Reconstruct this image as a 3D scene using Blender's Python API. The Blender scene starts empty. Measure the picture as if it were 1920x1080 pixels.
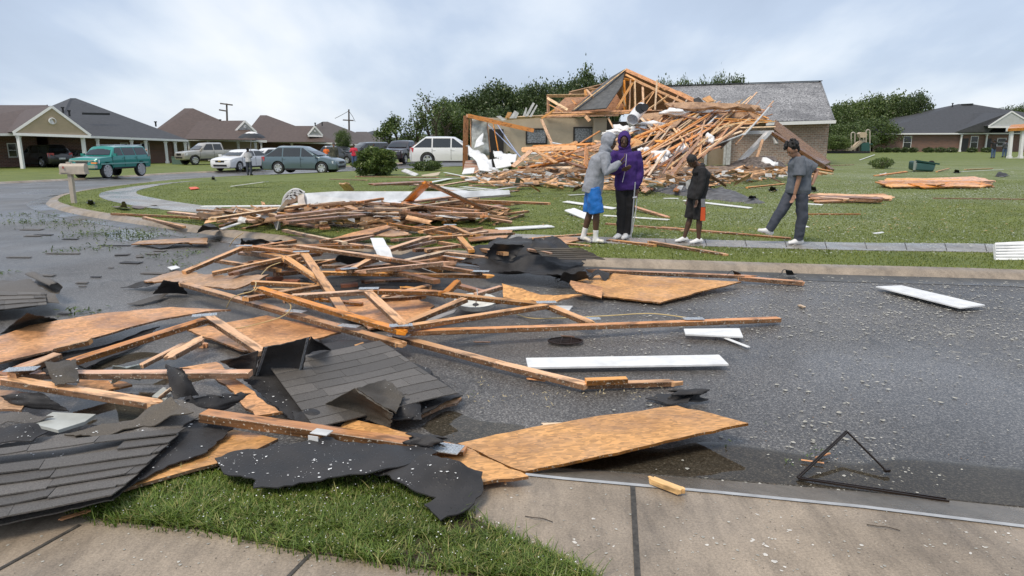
import bpy, bmesh, math, random
from mathutils import Vector, Matrix, noise
from mathutils.geometry import delaunay_2d_cdt
R = math.radians
random.seed(7)
scene = bpy.context.scene
col = scene.collection
# ------------------------------------------------------------------ camera, sky, sun, exposure
FPX, CX, CY, HZ, CAMZ = 1300.0, 960.0, 540.0, 264.0, 1.65
PITCH = math.atan((CY - HZ) / FPX)
camd = bpy.data.cameras.new('camera'); cam = bpy.data.objects.new('camera', camd); col.objects.link(cam)
cam.location = (0, 0, CAMZ); cam.rotation_euler = (math.pi / 2 - PITCH, 0, 0)
camd.sensor_width = 36; camd.lens = 36 * FPX / 1920; camd.clip_start = .1; camd.clip_end = 6000
scene.camera = cam
w = bpy.data.worlds.new('World'); scene.world = w; w.use_nodes = True
nt = w.node_tree; nt.nodes.clear()
def N(nt, t, **kw):
    n = nt.nodes.new(t)
    for k, v in kw.items(): setattr(n, k, v)
    return n
SUN_EL, SUN_ROT = R(58), R(215)
sky = N(nt, 'ShaderNodeTexSky', sky_type='NISHITA', sun_disc=False, sun_elevation=SUN_EL, sun_rotation=SUN_ROT)
bg = N(nt, 'ShaderNodeBackground'); out = N(nt, 'ShaderNodeOutputWorld')
tc = N(nt, 'ShaderNodeTexCoord'); sep = N(nt, 'ShaderNodeSeparateXYZ')
nt.links.new(tc.outputs['Generated'], sep.inputs[0])
# cloud layer: project the view direction on a high plane so clouds flatten towards the horizon
mx = N(nt, 'ShaderNodeMath', operation='ADD'); mx.inputs[1].default_value = .30
ab = N(nt, 'ShaderNodeMath', operation='ABSOLUTE'); nt.links.new(sep.outputs[2], ab.inputs[0]); nt.links.new(ab.outputs[0], mx.inputs[0])
dx = N(nt, 'ShaderNodeMath', operation='DIVIDE'); dy = N(nt, 'ShaderNodeMath', operation='DIVIDE')
nt.links.new(sep.outputs[0], dx.inputs[0]); nt.links.new(mx.outputs[0], dx.inputs[1])
nt.links.new(sep.outputs[1], dy.inputs[0]); nt.links.new(mx.outputs[0], dy.inputs[1])
cmb = N(nt, 'ShaderNodeCombineXYZ'); nt.links.new(dx.outputs[0], cmb.inputs[0]); nt.links.new(dy.outputs[0], cmb.inputs[1])
n1 = N(nt, 'ShaderNodeTexNoise'); n1.inputs['Scale'].default_value = 1.5; n1.inputs['Detail'].default_value = 8; n1.inputs['Roughness'].default_value = .48; n1.inputs['Distortion'].default_value = .15
mp = N(nt, 'ShaderNodeMapping'); mp.inputs['Location'].default_value = (3.1, 1.7, 0); mp.inputs['Scale'].default_value = (1, .5, 1)
nt.links.new(cmb.outputs[0], mp.inputs[0]); nt.links.new(mp.outputs[0], n1.inputs['Vector'])
cr = N(nt, 'ShaderNodeValToRGB'); e = cr.color_ramp.elements
e[0].position = .33; e[0].color = (2.5, 2.95, 3.75, 1); e[1].position = .68; e[1].color = (5.0, 5.15, 5.4, 1)
k = e.new(.46); k.color = (2.95, 3.45, 4.3, 1); k = e.new(.56); k.color = (3.95, 4.35, 4.95, 1)
nt.links.new(n1.outputs['Fac'], cr.inputs[0])
mix = N(nt, 'ShaderNodeMix', data_type='RGBA'); mix.inputs[0].default_value = .9
nt.links.new(sky.outputs[0], mix.inputs[6]); nt.links.new(cr.outputs[0], mix.inputs[7]); nt.links.new(mix.outputs[2], bg.inputs[0])
bg.inputs[1].default_value = .1; nt.links.new(bg.outputs[0], out.inputs[0])
sd = bpy.data.lights.new('sun', 'SUN'); sd.energy = 1.5; sd.angle = R(20); sd.color = (1, .88, .72)
sun = bpy.data.objects.new('sun', sd); col.objects.link(sun)
sun.rotation_euler = (R(90) - SUN_EL, 0, math.pi - SUN_ROT)
vs = scene.view_settings; scene.display_settings.display_device = 'sRGB'
vs.view_transform = 'Standard'; vs.look = 'None'; vs.exposure = .95; vs.gamma = 1; vs.use_curve_mapping = False
# ------------------------------------------------------------------ placing: photo pixel (1920x1080) -> point of the place
def sm(t): t = max(0., min(1., t)); return t * t * (3 - 2 * t)
def zt(x, y):                                        # the street falls away gently to the left
    return -.62 * sm((-x - 3) / 17) * sm((y - 20) / 30)
def ray(px, py):
    X = (px - CX) / FPX; Y = (CY - py) / FPX; c, s = math.cos(PITCH), math.sin(PITCH)
    return Vector((X, c + Y * s, -s + Y * c))
def P(px, py, z=0.):
    d = ray(px, py); t = (z - CAMZ) / d.z; return Vector((d.x * t, d.y * t, z))
def G(px, py, z=0.):
    q = P(px, py, z)
    for i in range(12): q = P(px, py, z + zt(q.x, q.y))
    return q
def D(px, py, y):
    d = ray(px, py); t = y / d.y; return Vector((d.x * t, y, CAMZ + d.z * t))
def V(*a): return Vector(a)
# ------------------------------------------------------------------ materials
def nodes(m):
    m.use_nodes = True; t = m.node_tree; b = t.nodes['Principled BSDF']; return t, b
def vec(t, kind='Object', scale=(1, 1, 1), rot=(0, 0, 0)):
    c = N(t, 'ShaderNodeTexCoord'); mp = N(t, 'ShaderNodeMapping'); mp.inputs['Scale'].default_value = scale; mp.inputs['Rotation'].default_value = rot
    if kind == 'World':
        g = N(t, 'ShaderNodeNewGeometry'); t.links.new(g.outputs['Position'], mp.inputs[0])
    else: t.links.new(c.outputs[kind], mp.inputs[0])
    return mp.outputs[0]
def noisef(t, v, scale, detail=4, rough=.55, dist=0):
    n = N(t, 'ShaderNodeTexNoise'); n.inputs['Scale'].default_value = scale; n.inputs['Detail'].default_value = detail
    n.inputs['Roughness'].default_value = rough; n.inputs['Distortion'].default_value = dist
    t.links.new(v, n.inputs['Vector']); return n.outputs['Fac']
def ramp(t, f, stops):
    r = N(t, 'ShaderNodeValToRGB'); e = r.color_ramp.elements
    for i, (p, c) in enumerate(stops):
        if isinstance(c, (int, float)): c = (c, c, c)
        k = e[i] if i < 2 else e.new(p)
        k.position = p; k.color = (c[0], c[1], c[2], 1)
    t.links.new(f, r.inputs[0]); return r.outputs[0]
def mixc(t, f, a, b, mode='MIX'):
    m = N(t, 'ShaderNodeMix', data_type='RGBA', blend_type=mode)
    for i, s in ((0, f), (6, a), (7, b)):
        if isinstance(s, (int, float)): m.inputs[i].default_value = s
        elif isinstance(s, tuple): m.inputs[i].default_value = (s[0], s[1], s[2], 1)
        else: t.links.new(s, m.inputs[i])
    return m.outputs[2]
def mth(t, op, a, b=None):
    m = N(t, 'ShaderNodeMath', operation=op)
    for i, s in enumerate((a, b)):
        if s is None: continue
        if isinstance(s, (int, float)): m.inputs[i].default_value = s
        else: t.links.new(s, m.inputs[i])
    return m.outputs[0]
def bump(t, b, f, strength=.3, dist=.01):
    n = N(t, 'ShaderNodeBump'); n.inputs['Strength'].default_value = strength; n.inputs['Distance'].default_value = dist
    t.links.new(f, n.inputs['Height']); t.links.new(n.outputs[0], b.inputs['Normal'])
def sc(c, k): return tuple(min(1, v * k) for v in c)
MATS = {}
def M(name, c, rough=.6, var=.12, scale=6, metal=0, bmp=0, bscale=40, coat=0, spec=.5, vs=(1, 1, 1), island=0, emit=None):
    if name in MATS: return MATS[name]
    m = bpy.data.materials.new(name); MATS[name] = m; t, b = nodes(m)
    v = vec(t, 'Object', vs); f = noisef(t, v, scale)
    cc = ramp(t, f, [(.3, sc(c, 1 - var)), (.7, sc(c, 1 + var))])
    if island:
        g = N(t, 'ShaderNodeNewGeometry'); mm = mth(t, 'MULTIPLY_ADD', g.outputs['Random Per Island'], island); mm.node.inputs[2].default_value = 1 - island / 2
        hs = N(t, 'ShaderNodeHueSaturation'); t.links.new(mm, hs.inputs['Value']); t.links.new(cc, hs.inputs['Color']); cc = hs.outputs[0]
    t.links.new(cc, b.inputs['Base Color']); b.inputs['Roughness'].default_value = rough; b.inputs['Metallic'].default_value = metal
    b.inputs['Coat Weight'].default_value = coat; b.inputs['Coat Roughness'].default_value = .05; b.inputs['Specular IOR Level'].default_value = spec
    if bmp: bump(t, b, noisef(t, v, bscale, 3), bmp)
    if emit: b.inputs['Emission Color'].default_value = (*emit, 1); b.inputs['Emission Strength'].default_value = 1
    return m
def wood(name, c, dark, rough=.42):
    m = bpy.data.materials.new(name); MATS[name] = m; t, b = nodes(m)
    v = vec(t, 'Object', (1.2, 22, 22)); f = noisef(t, v, 2.2, 5, .6, .6)
    c1 = ramp(t, f, [(.28, dark), (.46, c), (.72, sc(c, 1.22))])
    oi = N(t, 'ShaderNodeObjectInfo'); hs = N(t, 'ShaderNodeHueSaturation')
    k = mth(t, 'MULTIPLY_ADD', oi.outputs['Random'], .5); k.node.inputs[2].default_value = .84; t.links.new(k, hs.inputs['Value'])
    k = mth(t, 'MULTIPLY_ADD', mth(t, 'FRACT', mth(t, 'MULTIPLY', oi.outputs['Random'], 7.3)), -.4); k.node.inputs[2].default_value = 1.12; t.links.new(k, hs.inputs['Saturation'])
    # knots and dirt
    v2 = vec(t, 'Object', (1, 3, 3)); s = noisef(t, v2, 5.5, 3); dm = ramp(t, s, [(.53, 1.), (.66, .42)])
    c2 = mixc(t, 1., c1, dm, 'MULTIPLY'); t.links.new(c2, hs.inputs['Color'])
    t.links.new(hs.outputs[0], b.inputs['Base Color'])
    t.links.new(ramp(t, noisef(t, vec(t), 3), [(.4, rough - .16), (.6, rough + .15)]), b.inputs['Roughness'])
    bump(t, b, f, .35, .004); return m
WOODS = [wood('lumber orange', (.57, .245, .075), (.36, .135, .035)), wood('lumber tan', (.64, .33, .125), (.42, .19, .06)),
         wood('lumber brown', (.30, .125, .045), (.15, .055, .02)), wood('lumber pale', (.66, .44, .23), (.45, .27, .12))]
DIRTY = wood('lumber wet edge', (.17, .08, .03), (.06, .03, .014), .3)
def flecked(m, amt=.5, c=(.5, .46, .38)):
    t = m.node_tree; b = t.nodes['Principled BSDF']; l = b.inputs['Base Color'].links[0].from_socket
    t.links.new(mixc(t, mth(t, 'MULTIPLY', ramp(t, noisef(t, vec(t, 'World'), 55, 2, .8), [(.60, 0.), (.65, 1.)]), amt), l, c), b.inputs['Base Color'])
flecked(DIRTY, .8)
def osb(name, c, wet=.5):
    m = bpy.data.materials.new(name); MATS[name] = m; t, b = nodes(m)
    cols = []
    for rot, s in ((R(48), (22, 62, 22)), (R(-52), (25, 58, 25))):
        vo = N(t, 'ShaderNodeTexVoronoi'); vo.inputs['Scale'].default_value = 1.0
        t.links.new(vec(t, 'Object', s, (0, 0, rot)), vo.inputs['Vector'])
        sp = N(t, 'ShaderNodeSeparateColor'); t.links.new(vo.outputs['Color'], sp.inputs[0])
        cols.append(ramp(t, sp.outputs[0], [(.0, sc(c, .70)), (.5, c), (1., sc(c, 1.32))]))
    f = noisef(t, vec(t), 14, 2); cc = mixc(t, ramp(t, f, [(.47, 0.), (.53, 1.)]), cols[0], cols[1])
    stain = ramp(t, noisef(t, vec(t), 1.7, 5), [(.38, (.42, .36, .32)), (.55, (1, 1, 1))])
    cc = mixc(t, wet, cc, mixc(t, 1., cc, stain, 'MULTIPLY'))
    t.links.new(cc, b.inputs['Base Color'])
    t.links.new(ramp(t, noisef(t, vec(t), 4), [(.35, .3), (.65, .62)]), b.inputs['Roughness'])
    bump(t, b, f, .15, .004); return m
OSB = [osb('strand board', (.60, .315, .115)), osb('strand board pink', (.58, .30, .135), .7), osb('strand board grey', (.42, .26, .15), .8)]
def felt(name, c, rough):
    m = bpy.data.materials.new(name); MATS[name] = m; t, b = nodes(m)
    v = vec(t); f = noisef(t, v, 5, 5); t.links.new(ramp(t, f, [(.35, sc(c, .75)), (.65, sc(c, 1.35))]), b.inputs['Base Color'])
    # water drops
    vo = N(t, 'ShaderNodeTexVoronoi'); vo.inputs['Scale'].default_value = 46; t.links.new(v, vo.inputs['Vector'])
    dr = ramp(t, vo.outputs['Distance'], [(.12, 1.), (.30, 0.)])
    t.links.new(ramp(t, mth(t, 'ADD', f, mth(t, 'MULTIPLY', dr, -.3)), [(.2, rough * .35), (.6, rough)]), b.inputs['Roughness'])
    bump(t, b, mth(t, 'ADD', mth(t, 'MULTIPLY', dr, .6), noisef(t, v, 9, 3)), .45, .006); b.inputs['Specular IOR Level'].default_value = .28; return m
FELT = felt('roofing felt', (.034, .033, .034), .66)
def shingle_mat(name, c, isl=.5):
    m = bpy.data.materials.new(name); MATS[name] = m; t, b = nodes(m)
    v = vec(t); f = noisef(t, v, 160, 2, .7); cc = ramp(t, f, [(.3, sc(c, .55)), (.7, sc(c, 1.6))])
    g = N(t, 'ShaderNodeNewGeometry'); k = mth(t, 'MULTIPLY_ADD', g.outputs['Random Per Island'], isl); k.node.inputs[2].default_value = 1 - isl / 2
    hs = N(t, 'ShaderNodeHueSaturation'); t.links.new(k, hs.inputs['Value']); t.links.new(cc, hs.inputs['Color'])
    t.links.new(hs.outputs[0], b.inputs['Base Color']); b.inputs['Roughness'].default_value = .62
    bump(t, b, f, .5, .003); return m
SHIN = shingle_mat('asphalt shingle', (.098, .09, .082)); SHINB = shingle_mat('brown shingle', (.072, .06, .045))
def roof_far(name, c, white=0):
    m = bpy.data.materials.new(name); MATS[name] = m; t, b = nodes(m)
    v = vec(t, 'World'); f = noisef(t, v, 3.2, 5, .75); cc = ramp(t, f, [(.3, sc(c, .72)), (.7, sc(c, 1.3))])
    s = N(t, 'ShaderNodeSeparateXYZ'); t.links.new(v, s.inputs[0]); cs = mth(t, 'FRACT', mth(t, 'MULTIPLY', s.outputs[2], 6.5))
    cc = mixc(t, .5, cc, mixc(t, 1., cc, ramp(t, cs, [(.0, .5), (.25, 1.)]), 'MULTIPLY'))
    if white:
        wm = ramp(t, noisef(t, v, 9, 5, .8), [(.44, 0.), (.56, 1.)]); w2 = ramp(t, noisef(t, v, .35, 4, .7), [(.38, .30), (.62, .95)])
        cc = mixc(t, mth(t, 'MULTIPLY', wm, w2), cc, (.50, .50, .51))
    t.links.new(cc, b.inputs['Base Color']); b.inputs['Roughness'].default_value = .6; bump(t, b, cs, .3, .03); return m
ROOF_D = roof_far('dark roof', (.05, .052, .058)); ROOF_B = roof_far('brown roof', (.088, .062, .052)); ROOF_B2 = roof_far('grey brown roof', (.085, .07, .062))
ROOF_W = roof_far('littered roof', (.085, .085, .09), 1)
def brick_mat(name, c1, c2, mort, dirt=0):
    m = bpy.data.materials.new(name); MATS[name] = m; t, b = nodes(m)
    s = N(t, 'ShaderNodeSeparateXYZ'); t.links.new(vec(t), s.inputs[0]); cb = N(t, 'ShaderNodeCombineXYZ')
    t.links.new(mth(t, 'ADD', s.outputs[0], s.outputs[1]), cb.inputs[0]); t.links.new(s.outputs[2], cb.inputs[1])
    br = N(t, 'ShaderNodeTexBrick'); t.links.new(cb.outputs[0], br.inputs[0]); br.inputs['Scale'].default_value = 1
    br.inputs['Brick Width'].default_value = .34; br.inputs['Row Height'].default_value = .125; br.inputs['Mortar Size'].default_value = .014
    br.inputs['Color1'].default_value = (*c1, 1); br.inputs['Color2'].default_value = (*c2, 1); br.inputs['Mortar'].default_value = (*mort, 1)
    cc = br.outputs[0]
    if dirt:
        mm = ramp(t, noisef(t, vec(t), 7, 6, .8), [(.44, 0.), (.6, 1.)]); zz = ramp(t, mth(t, 'MULTIPLY', s.outputs[2], .33), [(.1, 1.), (.95, .25)])
        cc = mixc(t, mth(t, 'MULTIPLY', mth(t, 'MULTIPLY', mm, zz), .7), cc, (.50, .48, .44))
    t.links.new(cc, b.inputs['Base Color']); b.inputs['Roughness'].default_value = .8; bump(t, b, br.outputs['Fac'], -.4, .01); return m
BRICK = brick_mat('red brown brick', (.19, .085, .055), (.12, .06, .042), (.22, .19, .17)); BRICKP = brick_mat('pink grey brick', (.36, .21, .15), (.20, .12, .09), (.45, .39, .33), 1)
def siding(name, c, pitch=.13):
    m = bpy.data.materials.new(name); MATS[name] = m; t, b = nodes(m)
    s = N(t, 'ShaderNodeSeparateXYZ'); t.links.new(vec(t), s.inputs[0]); f = mth(t, 'FRACT', mth(t, 'DIVIDE', s.outputs[2], pitch))
    t.links.new(mixc(t, 1., c, ramp(t, noisef(t, vec(t), 3), [(.3, .9), (.7, 1.)]), 'MULTIPLY'), b.inputs['Base Color'])
    b.inputs['Roughness'].default_value = .5; bump(t, b, f, .9, .03); return m
SIDE_T = siding('tan siding', (.52, .41, .31)); SIDE_W = siding('pale siding', (.55, .56, .57), .2)
WHITE = M('white paint', (.74, .74, .74), .4, .05); TRIM = M('white trim vinyl', (.74, .75, .75), .36, .14, 7); OFFW = M('dirty white', (.55, .56, .56), .5, .25, 5)
DARK = M('dark glass', (.012, .014, .017), .06, .1, spec=.8); PLATE = M('galvanised plate', (.52, .56, .60), .38, .25, 60, metal=.55, bmp=.6, bscale=120)
INSUL = M('white insulation', (.78, .79, .80), .7, .1, 8, bmp=.7, bscale=14)
DRY = M('beige drywall', (.47, .40, .30), .75, .08, 2); BLACK = M('black plastic', (.015, .015, .016), .4)
# ------------------------------------------------------------------ objects
def tag(o, label=None, cat=None, group=None, kind=None):
    if label: o['label'] = label
    if cat: o['category'] = cat
    if group: o['group'] = group
    if kind: o['kind'] = kind
    return o
def empty(name, loc=(0, 0, 0), rz=0):
    o = bpy.data.objects.new(name, None); o.empty_display_size = .2; col.objects.link(o); o.matrix_basis = Matrix.Translation(loc) @ Matrix.Rotation(rz, 4, 'Z'); return o
def link(name, me, mats, parent=None, mw=None):
    """mw: world matrix of the object (identity if None); parent: put it under parent without moving it (parents are top-level or one below)"""
    if not isinstance(mats, (list, tuple)): mats = [mats]
    for m in mats: me.materials.append(m)
    o = bpy.data.objects.new(name, me); col.objects.link(o); mw = mw or Matrix()
    o['_'] = 0; del o['_']
    if parent is not None:
        o.parent = parent; pm = parent.matrix_basis.copy(); q = parent.parent
        while q is not None: pm = q.matrix_basis @ pm; q = q.parent
        o.matrix_basis = pm.inverted() @ mw
    else: o.matrix_basis = mw
    return o
def fromP(name, verts, faces, mats, parent=None, mw=None, smooth=False, fm=None):
    me = bpy.data.meshes.new(name); me.from_pydata([tuple(v) for v in verts], [], faces); me.update()
    if fm: me.polygons.foreach_set('material_index', fm)
    if smooth: me.shade_smooth()
    return link(name, me, mats, parent, mw)
def center(verts):
    c = Vector((0, 0, 0))
    for v in verts: c += v
    c /= len(verts); return c
class MB:
    """gathers simple shapes into one mesh"""
    def __init__(s): s.v = []; s.f = []; s.m = []
    def add(s, vs, fs, mi=0):
        n = len(s.v); s.v += [Vector(a) for a in vs]; s.f += [[n + i for i in f] for f in fs]; s.m += [mi] * len(fs)
    def box(s, c, d, mi=0, mat=None):
        c = Vector(c); vs = [Vector((x * d[0] / 2, y * d[1] / 2, z * d[2] / 2)) for x in (-1, 1) for y in (-1, 1) for z in (-1, 1)]
        if mat: vs = [mat @ a for a in vs]
        s.add([c + a for a in vs], [(0, 1, 3, 2), (4, 6, 7, 5), (0, 4, 5, 1), (2, 3, 7, 6), (0, 2, 6, 4), (1, 5, 7, 3)], mi)
    def bar(s, a, b, w=.04, t=None, mi=0, up=Vector((0, 0, 1))):
        a, b = Vector(a), Vector(b); t = t or w; d = (b - a); L = d.length; x = d.normalized()
        if abs(x.dot(up)) > .95: up = Vector((0, 1, 0))
        y = up.cross(x).normalized(); z = x.cross(y); vs = []
        for q in (a, b):
            for i, j in ((-1, -1), (1, -1), (1, 1), (-1, 1)): vs.append(q + y * (i * w / 2) + z * (j * t / 2))
        s.add(vs, [(0, 3, 2, 1), (4, 5, 6, 7), (0, 1, 5, 4), (1, 2, 6, 5), (2, 3, 7, 6), (3, 0, 4, 7)], mi)
    def tube(s, pts, r, n=8, mi=0, cap=True):
        pts = [Vector(p) for p in pts]; rs = r if isinstance(r, (list, tuple)) else [r] * len(pts); rings = []; base = len(s.v); up = None
        for i, p in enumerate(pts):
            t = (pts[min(i + 1, len(pts) - 1)] - pts[max(i - 1, 0)]).normalized()
            if up is None: up = Vector((0, 0, 1)) if abs(t.z) < .9 else Vector((1, 0, 0))
            e1 = (up - t * up.dot(t)).normalized(); up = e1; e2 = t.cross(e1)
            for k in range(n):
                a = 2 * math.pi * k / n; s.v.append(p + (e1 * math.cos(a) + e2 * math.sin(a)) * rs[i])
        for i in range(len(pts) - 1):
            for k in range(n):
                s.f.append([base + i * n + k, base + i * n + (k + 1) % n, base + (i + 1) * n + (k + 1) % n, base + (i + 1) * n + k]); s.m.append(mi)
        if cap:
            s.f.append([base + k for k in range(n)][::-1]); s.m.append(mi); s.f.append([base + (len(pts) - 1) * n + k for k in range(n)]); s.m.append(mi)
    def lathe(s, prof, n=24, mi=0, axis='Z', c=(0, 0, 0)):
        base = len(s.v); c = Vector(c)
        for r, h in prof:
            for k in range(n):
                a = 2 * math.pi * k / n; q = (r * math.cos(a), r * math.sin(a), h)
                if axis == 'Y': q = (q[0], q[2], q[1])
                if axis == 'X': q = (q[2], q[0], q[1])
                s.v.append(c + Vector(q))
        for i in range(len(prof) - 1):
            for k in range(n):
                s.f.append([base + i * n + k, base + i * n + (k + 1) % n, base + (i + 1) * n + (k + 1) % n, base + (i + 1) * n + k]); s.m.append(mi)
    def poly(s, pts, th=None, mi=0):
        pts = [Vector(p) for p in pts]; n = len(pts)
        if not th: s.add(pts, [list(range(n))], mi); return
        nn = Vector((0, 0, 0))
        for i in range(n): a, b = pts[i], pts[(i + 1) % n]; nn += a.cross(b)
        nn.normalize(); q = [p - nn * th for p in pts]
        s.add(pts + q, [list(range(n)), list(range(2 * n - 1, n - 1, -1))] + [[i, n + i, n + (i + 1) % n, (i + 1) % n] for i in range(n)], mi)
    def build(s, name, mats, parent=None, mw=None, smooth=None, loc=None):
        if loc is not None: mw = Matrix.Translation(loc)
        vs = s.v
        if mw is not None and loc is not None: inv = mw.inverted(); vs = [inv @ v for v in s.v]
        me = bpy.data.meshes.new(name); me.from_pydata([tuple(v) for v in vs], [], s.f); me.update()
        me.polygons.foreach_set('material_index', s.m)
        if smooth is not None: me.shade_smooth(); me.set_sharp_from_angle(angle=R(smooth))
        return link(name, me, mats, parent, mw)
rnd = random.uniform
# a plank: mesh along its own X, ends can be splintered
def board(name, a, b, w=.089, t=.038, m=None, parent=None, edge=False, splint=0., roll=None, dirty=False):
    a, b = Vector(a), Vector(b); d = b - a; L = d.length; x = d / L; up = Vector((0, 0, 1)) if abs(x.z) < .96 else Vector((0, 1, 0))
    y = up.cross(x).normalized(); z = x.cross(y)
    rl = roll if roll is not None else (math.pi / 2 if edge else 0) + rnd(-.06, .06)
    mw = Matrix((( x.x, y.x, z.x, 0), (x.y, y.y, z.y, 0), (x.z, y.z, z.z, 0), (0, 0, 0, 1))); mw = Matrix.Translation((a + b) / 2) @ mw @ Matrix.Rotation(rl, 4, 'X')
    n = max(1, min(10, int(L / .35))); vs = []; fs = []; bow = rnd(-.004, .004) * L; c = .003 if L < 8 and w < .2 else 0
    prof = [(-w / 2 + c, -t / 2), (w / 2 - c, -t / 2), (w / 2, -t / 2 + c), (w / 2, t / 2 - c), (w / 2 - c, t / 2), (-w / 2 + c, t / 2), (-w / 2, t / 2 - c), (-w / 2, -t / 2 + c)] if c else [(-w / 2, -t / 2), (w / 2, -t / 2), (w / 2, t / 2), (-w / 2, t / 2)]
    k = len(prof)
    for i in range(n + 1):
        u = i / n; X = (u - .5) * L; o = bow * math.sin(u * math.pi)
        for (yy, zz) in prof: vs.append((X, yy + o, zz))
    fm = []
    for i in range(n):
        for j in range(k):
            fs.append([i * k + j, i * k + (j + 1) % k, (i + 1) * k + (j + 1) % k, (i + 1) * k + j])
            lo = sum(prof[q][0] for q in (j, (j + 1) % k)); fm.append(1 if (dirty and abs(lo) > w * .9) else 0)
    def end(s):
        base = 0 if s < 0 else n * k
        idx = [base + j for j in range(k)]
        if splint <= 0: fs.append(idx[::-1] if s < 0 else idx); fm.append(0); return
        # splinters: strips across the width of uneven length
        q = 6; e = []
        for j in range(q + 1):
            yy = -w / 2 + w * j / q; ln = rnd(0, splint) if 0 < j < q else rnd(0, splint * .5)
            vs.append((s * L / 2 + s * ln, yy, t / 2 - rnd(0, .2) * t)); vs.append((s * L / 2 + s * ln * rnd(.3, 1), yy, -t / 2 + rnd(0, .2) * t)); e.append(len(vs) - 2)
        for j in range(q):
            a0, a1 = e[j], e[j + 1]; m0 = len(vs)
            vs.append((s * L / 2, -w / 2 + w * j / q, t / 2)); vs.append((s * L / 2, -w / 2 + w * (j + 1) / q, t / 2)); vs.append((s * L / 2, -w / 2 + w * (j + 1) / q, -t / 2)); vs.append((s * L / 2, -w / 2 + w * j / q, -t / 2))
            for f in ([m0, m0 + 1, a1, a0], [m0 + 3, m0 + 2, a1 + 1, a0 + 1], [a0, a1, a1 + 1, a0 + 1], [m0, a0, a0 + 1, m0 + 3], [m0 + 1, a1, a1 + 1, m0 + 2]): fs.append(f); fm.append(0)
    end(-1); end(1)
    m = m or random.choice(WOODS[:2]); return fromP(name, vs, fs, [m, DIRTY], parent, mw, fm=fm)
def inside(p, poly):
    x, y = p; c = False; n = len(poly); j = n - 1
    for i in range(n):
        xi, yi = poly[i]; xj, yj = poly[j]
        if (yi > y) != (yj > y) and x < (xj - xi) * (y - yi) / (yj - yi) + xi: c = not c
        j = i
    return c
def tess(out2, pts2):
    n = len(out2); vs = [Vector(p) for p in out2] + [Vector(p) for p in pts2]
    r = delaunay_2d_cdt(vs, [], [list(range(n))], 1, 1e-5)
    return r[0], r[2]
# a bent or stiff sheet whose outline is given point by point (world)
def sheet(name, outl, th, m, parent=None, fall=0, wav=0., ws=1.6, s=.12, jag=0., plane=False, seed=0, bumps=(), edge_m=None, humps=()):
    outl = [Vector(p) for p in outl]; n = len(outl); rs = random.Random(seed + 11); o3 = []
    for i in range(n):
        a, b = outl[i], outl[(i + 1) % n]; k = max(1, int((b - a).length / (s * (.45 if jag else 1)))); dd = (b - a).normalized(); nn = Vector((-dd.y, dd.x, 0))
        for j in range(k): q = a.lerp(b, j / k); o3.append(q + (nn * rs.uniform(-jag, jag) if j else Vector((0, 0, 0))))
    c = center(outl); A = None
    if plane:                                                # best plane z = px + qy + r by least squares
        sx = sy = sxx = syy = sxy = sxz = syz = 0
        for p in outl: x, y, z = p - c; sxx += x * x; syy += y * y; sxy += x * y; sxz += x * z; syz += y * z
        de = sxx * syy - sxy * sxy; A = ((sxz * syy - syz * sxy) / de, (syz * sxx - sxz * sxy) / de) if abs(de) > 1e-9 else (0, 0)
    SR = (.12 * max((p - c).length for p in outl)) ** 2
    def zf(x, y):
        if A: z = c.z + A[0] * (x - c.x) + A[1] * (y - c.y)
        else:
            sw = sz = 0
            for p in outl: d = (p.x - x) ** 2 + (p.y - y) ** 2 + SR; wq = 1 / d ** 1.6; sw += wq; sz += wq * p.z
            z = sz / sw
        if wav:
            nv_ = noise.noise(Vector((x * ws + seed * 3.7, y * ws * 1.3, seed * 1.3))); z += wav * (nv_ if wav < .1 else (.75 - 1.9 * abs(nv_)))
        fk = 1.
        if fall:
            dm = min(((Vector((x, y)) - (lambda a, b, t: a + (b - a) * t)(Vector(outl[i][:2]), Vector(outl[(i + 1) % n][:2]), max(0, min(1, (Vector((x, y)) - Vector(outl[i][:2])).dot(Vector(outl[(i + 1) % n][:2]) - Vector(outl[i][:2])) / (Vector(outl[(i + 1) % n][:2]) - Vector(outl[i][:2])).length_squared)))).length) for i in range(n)); fk = sm(dm / fall); z = c.z + (z - c.z) * fk - .06 * (1 - fk)
        for (hx, hy, hr, hh) in humps: z += fk * hh * math.exp(-((x - hx) ** 2 + (y - hy) ** 2) / (hr * hr))
        return z
    xs = [p.x for p in o3]; ys = [p.y for p in o3]; o2 = [(p.x, p.y) for p in o3]; pts = []
    if wav or humps or not A:
        y = min(ys) + s / 2
        while y < max(ys):
            x = min(xs) + s / 2
            while x < max(xs):
                q = (x + rs.uniform(-.3, .3) * s, y + rs.uniform(-.3, .3) * s)
                if inside(q, o2): pts.append(q)
                x += s
            y += s
    vv, ff = tess(o2, pts); nv = len(vv); top = [Vector((v.x, v.y, zf(v.x, v.y))) - c for v in vv]
    cnt = {}
    F = []
    for f in ff:
        F.append(list(f))
        for i in range(len(f)): e = (f[i], f[(i + 1) % len(f)]); cnt[e] = 1
    vs = top + [v - Vector((0, 0, th)) for v in top]; fs = list(F); fm = [0] * len(F)
    for f in F: fs.append([i + nv for i in f][::-1]); fm.append(0)
    for (a, b) in cnt:
        if (b, a) not in cnt: fs.append([b, a, a + nv, b + nv]); fm.append(1)
    o = fromP(name, vs, fs, [m, edge_m or m], parent, Matrix.Translation(c), fm=fm, smooth=bool(wav or humps))
    if wav or humps: o.data.set_sharp_from_angle(angle=R(50))
    return o
def osbp(name, outl, m=None, parent=None, **k):
    k.setdefault('jag', .012); k.setdefault('plane', True); return sheet(name, outl, .016, m or OSB[0], parent, edge_m=DIRTY, s=k.pop('s', .16), **k)
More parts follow.
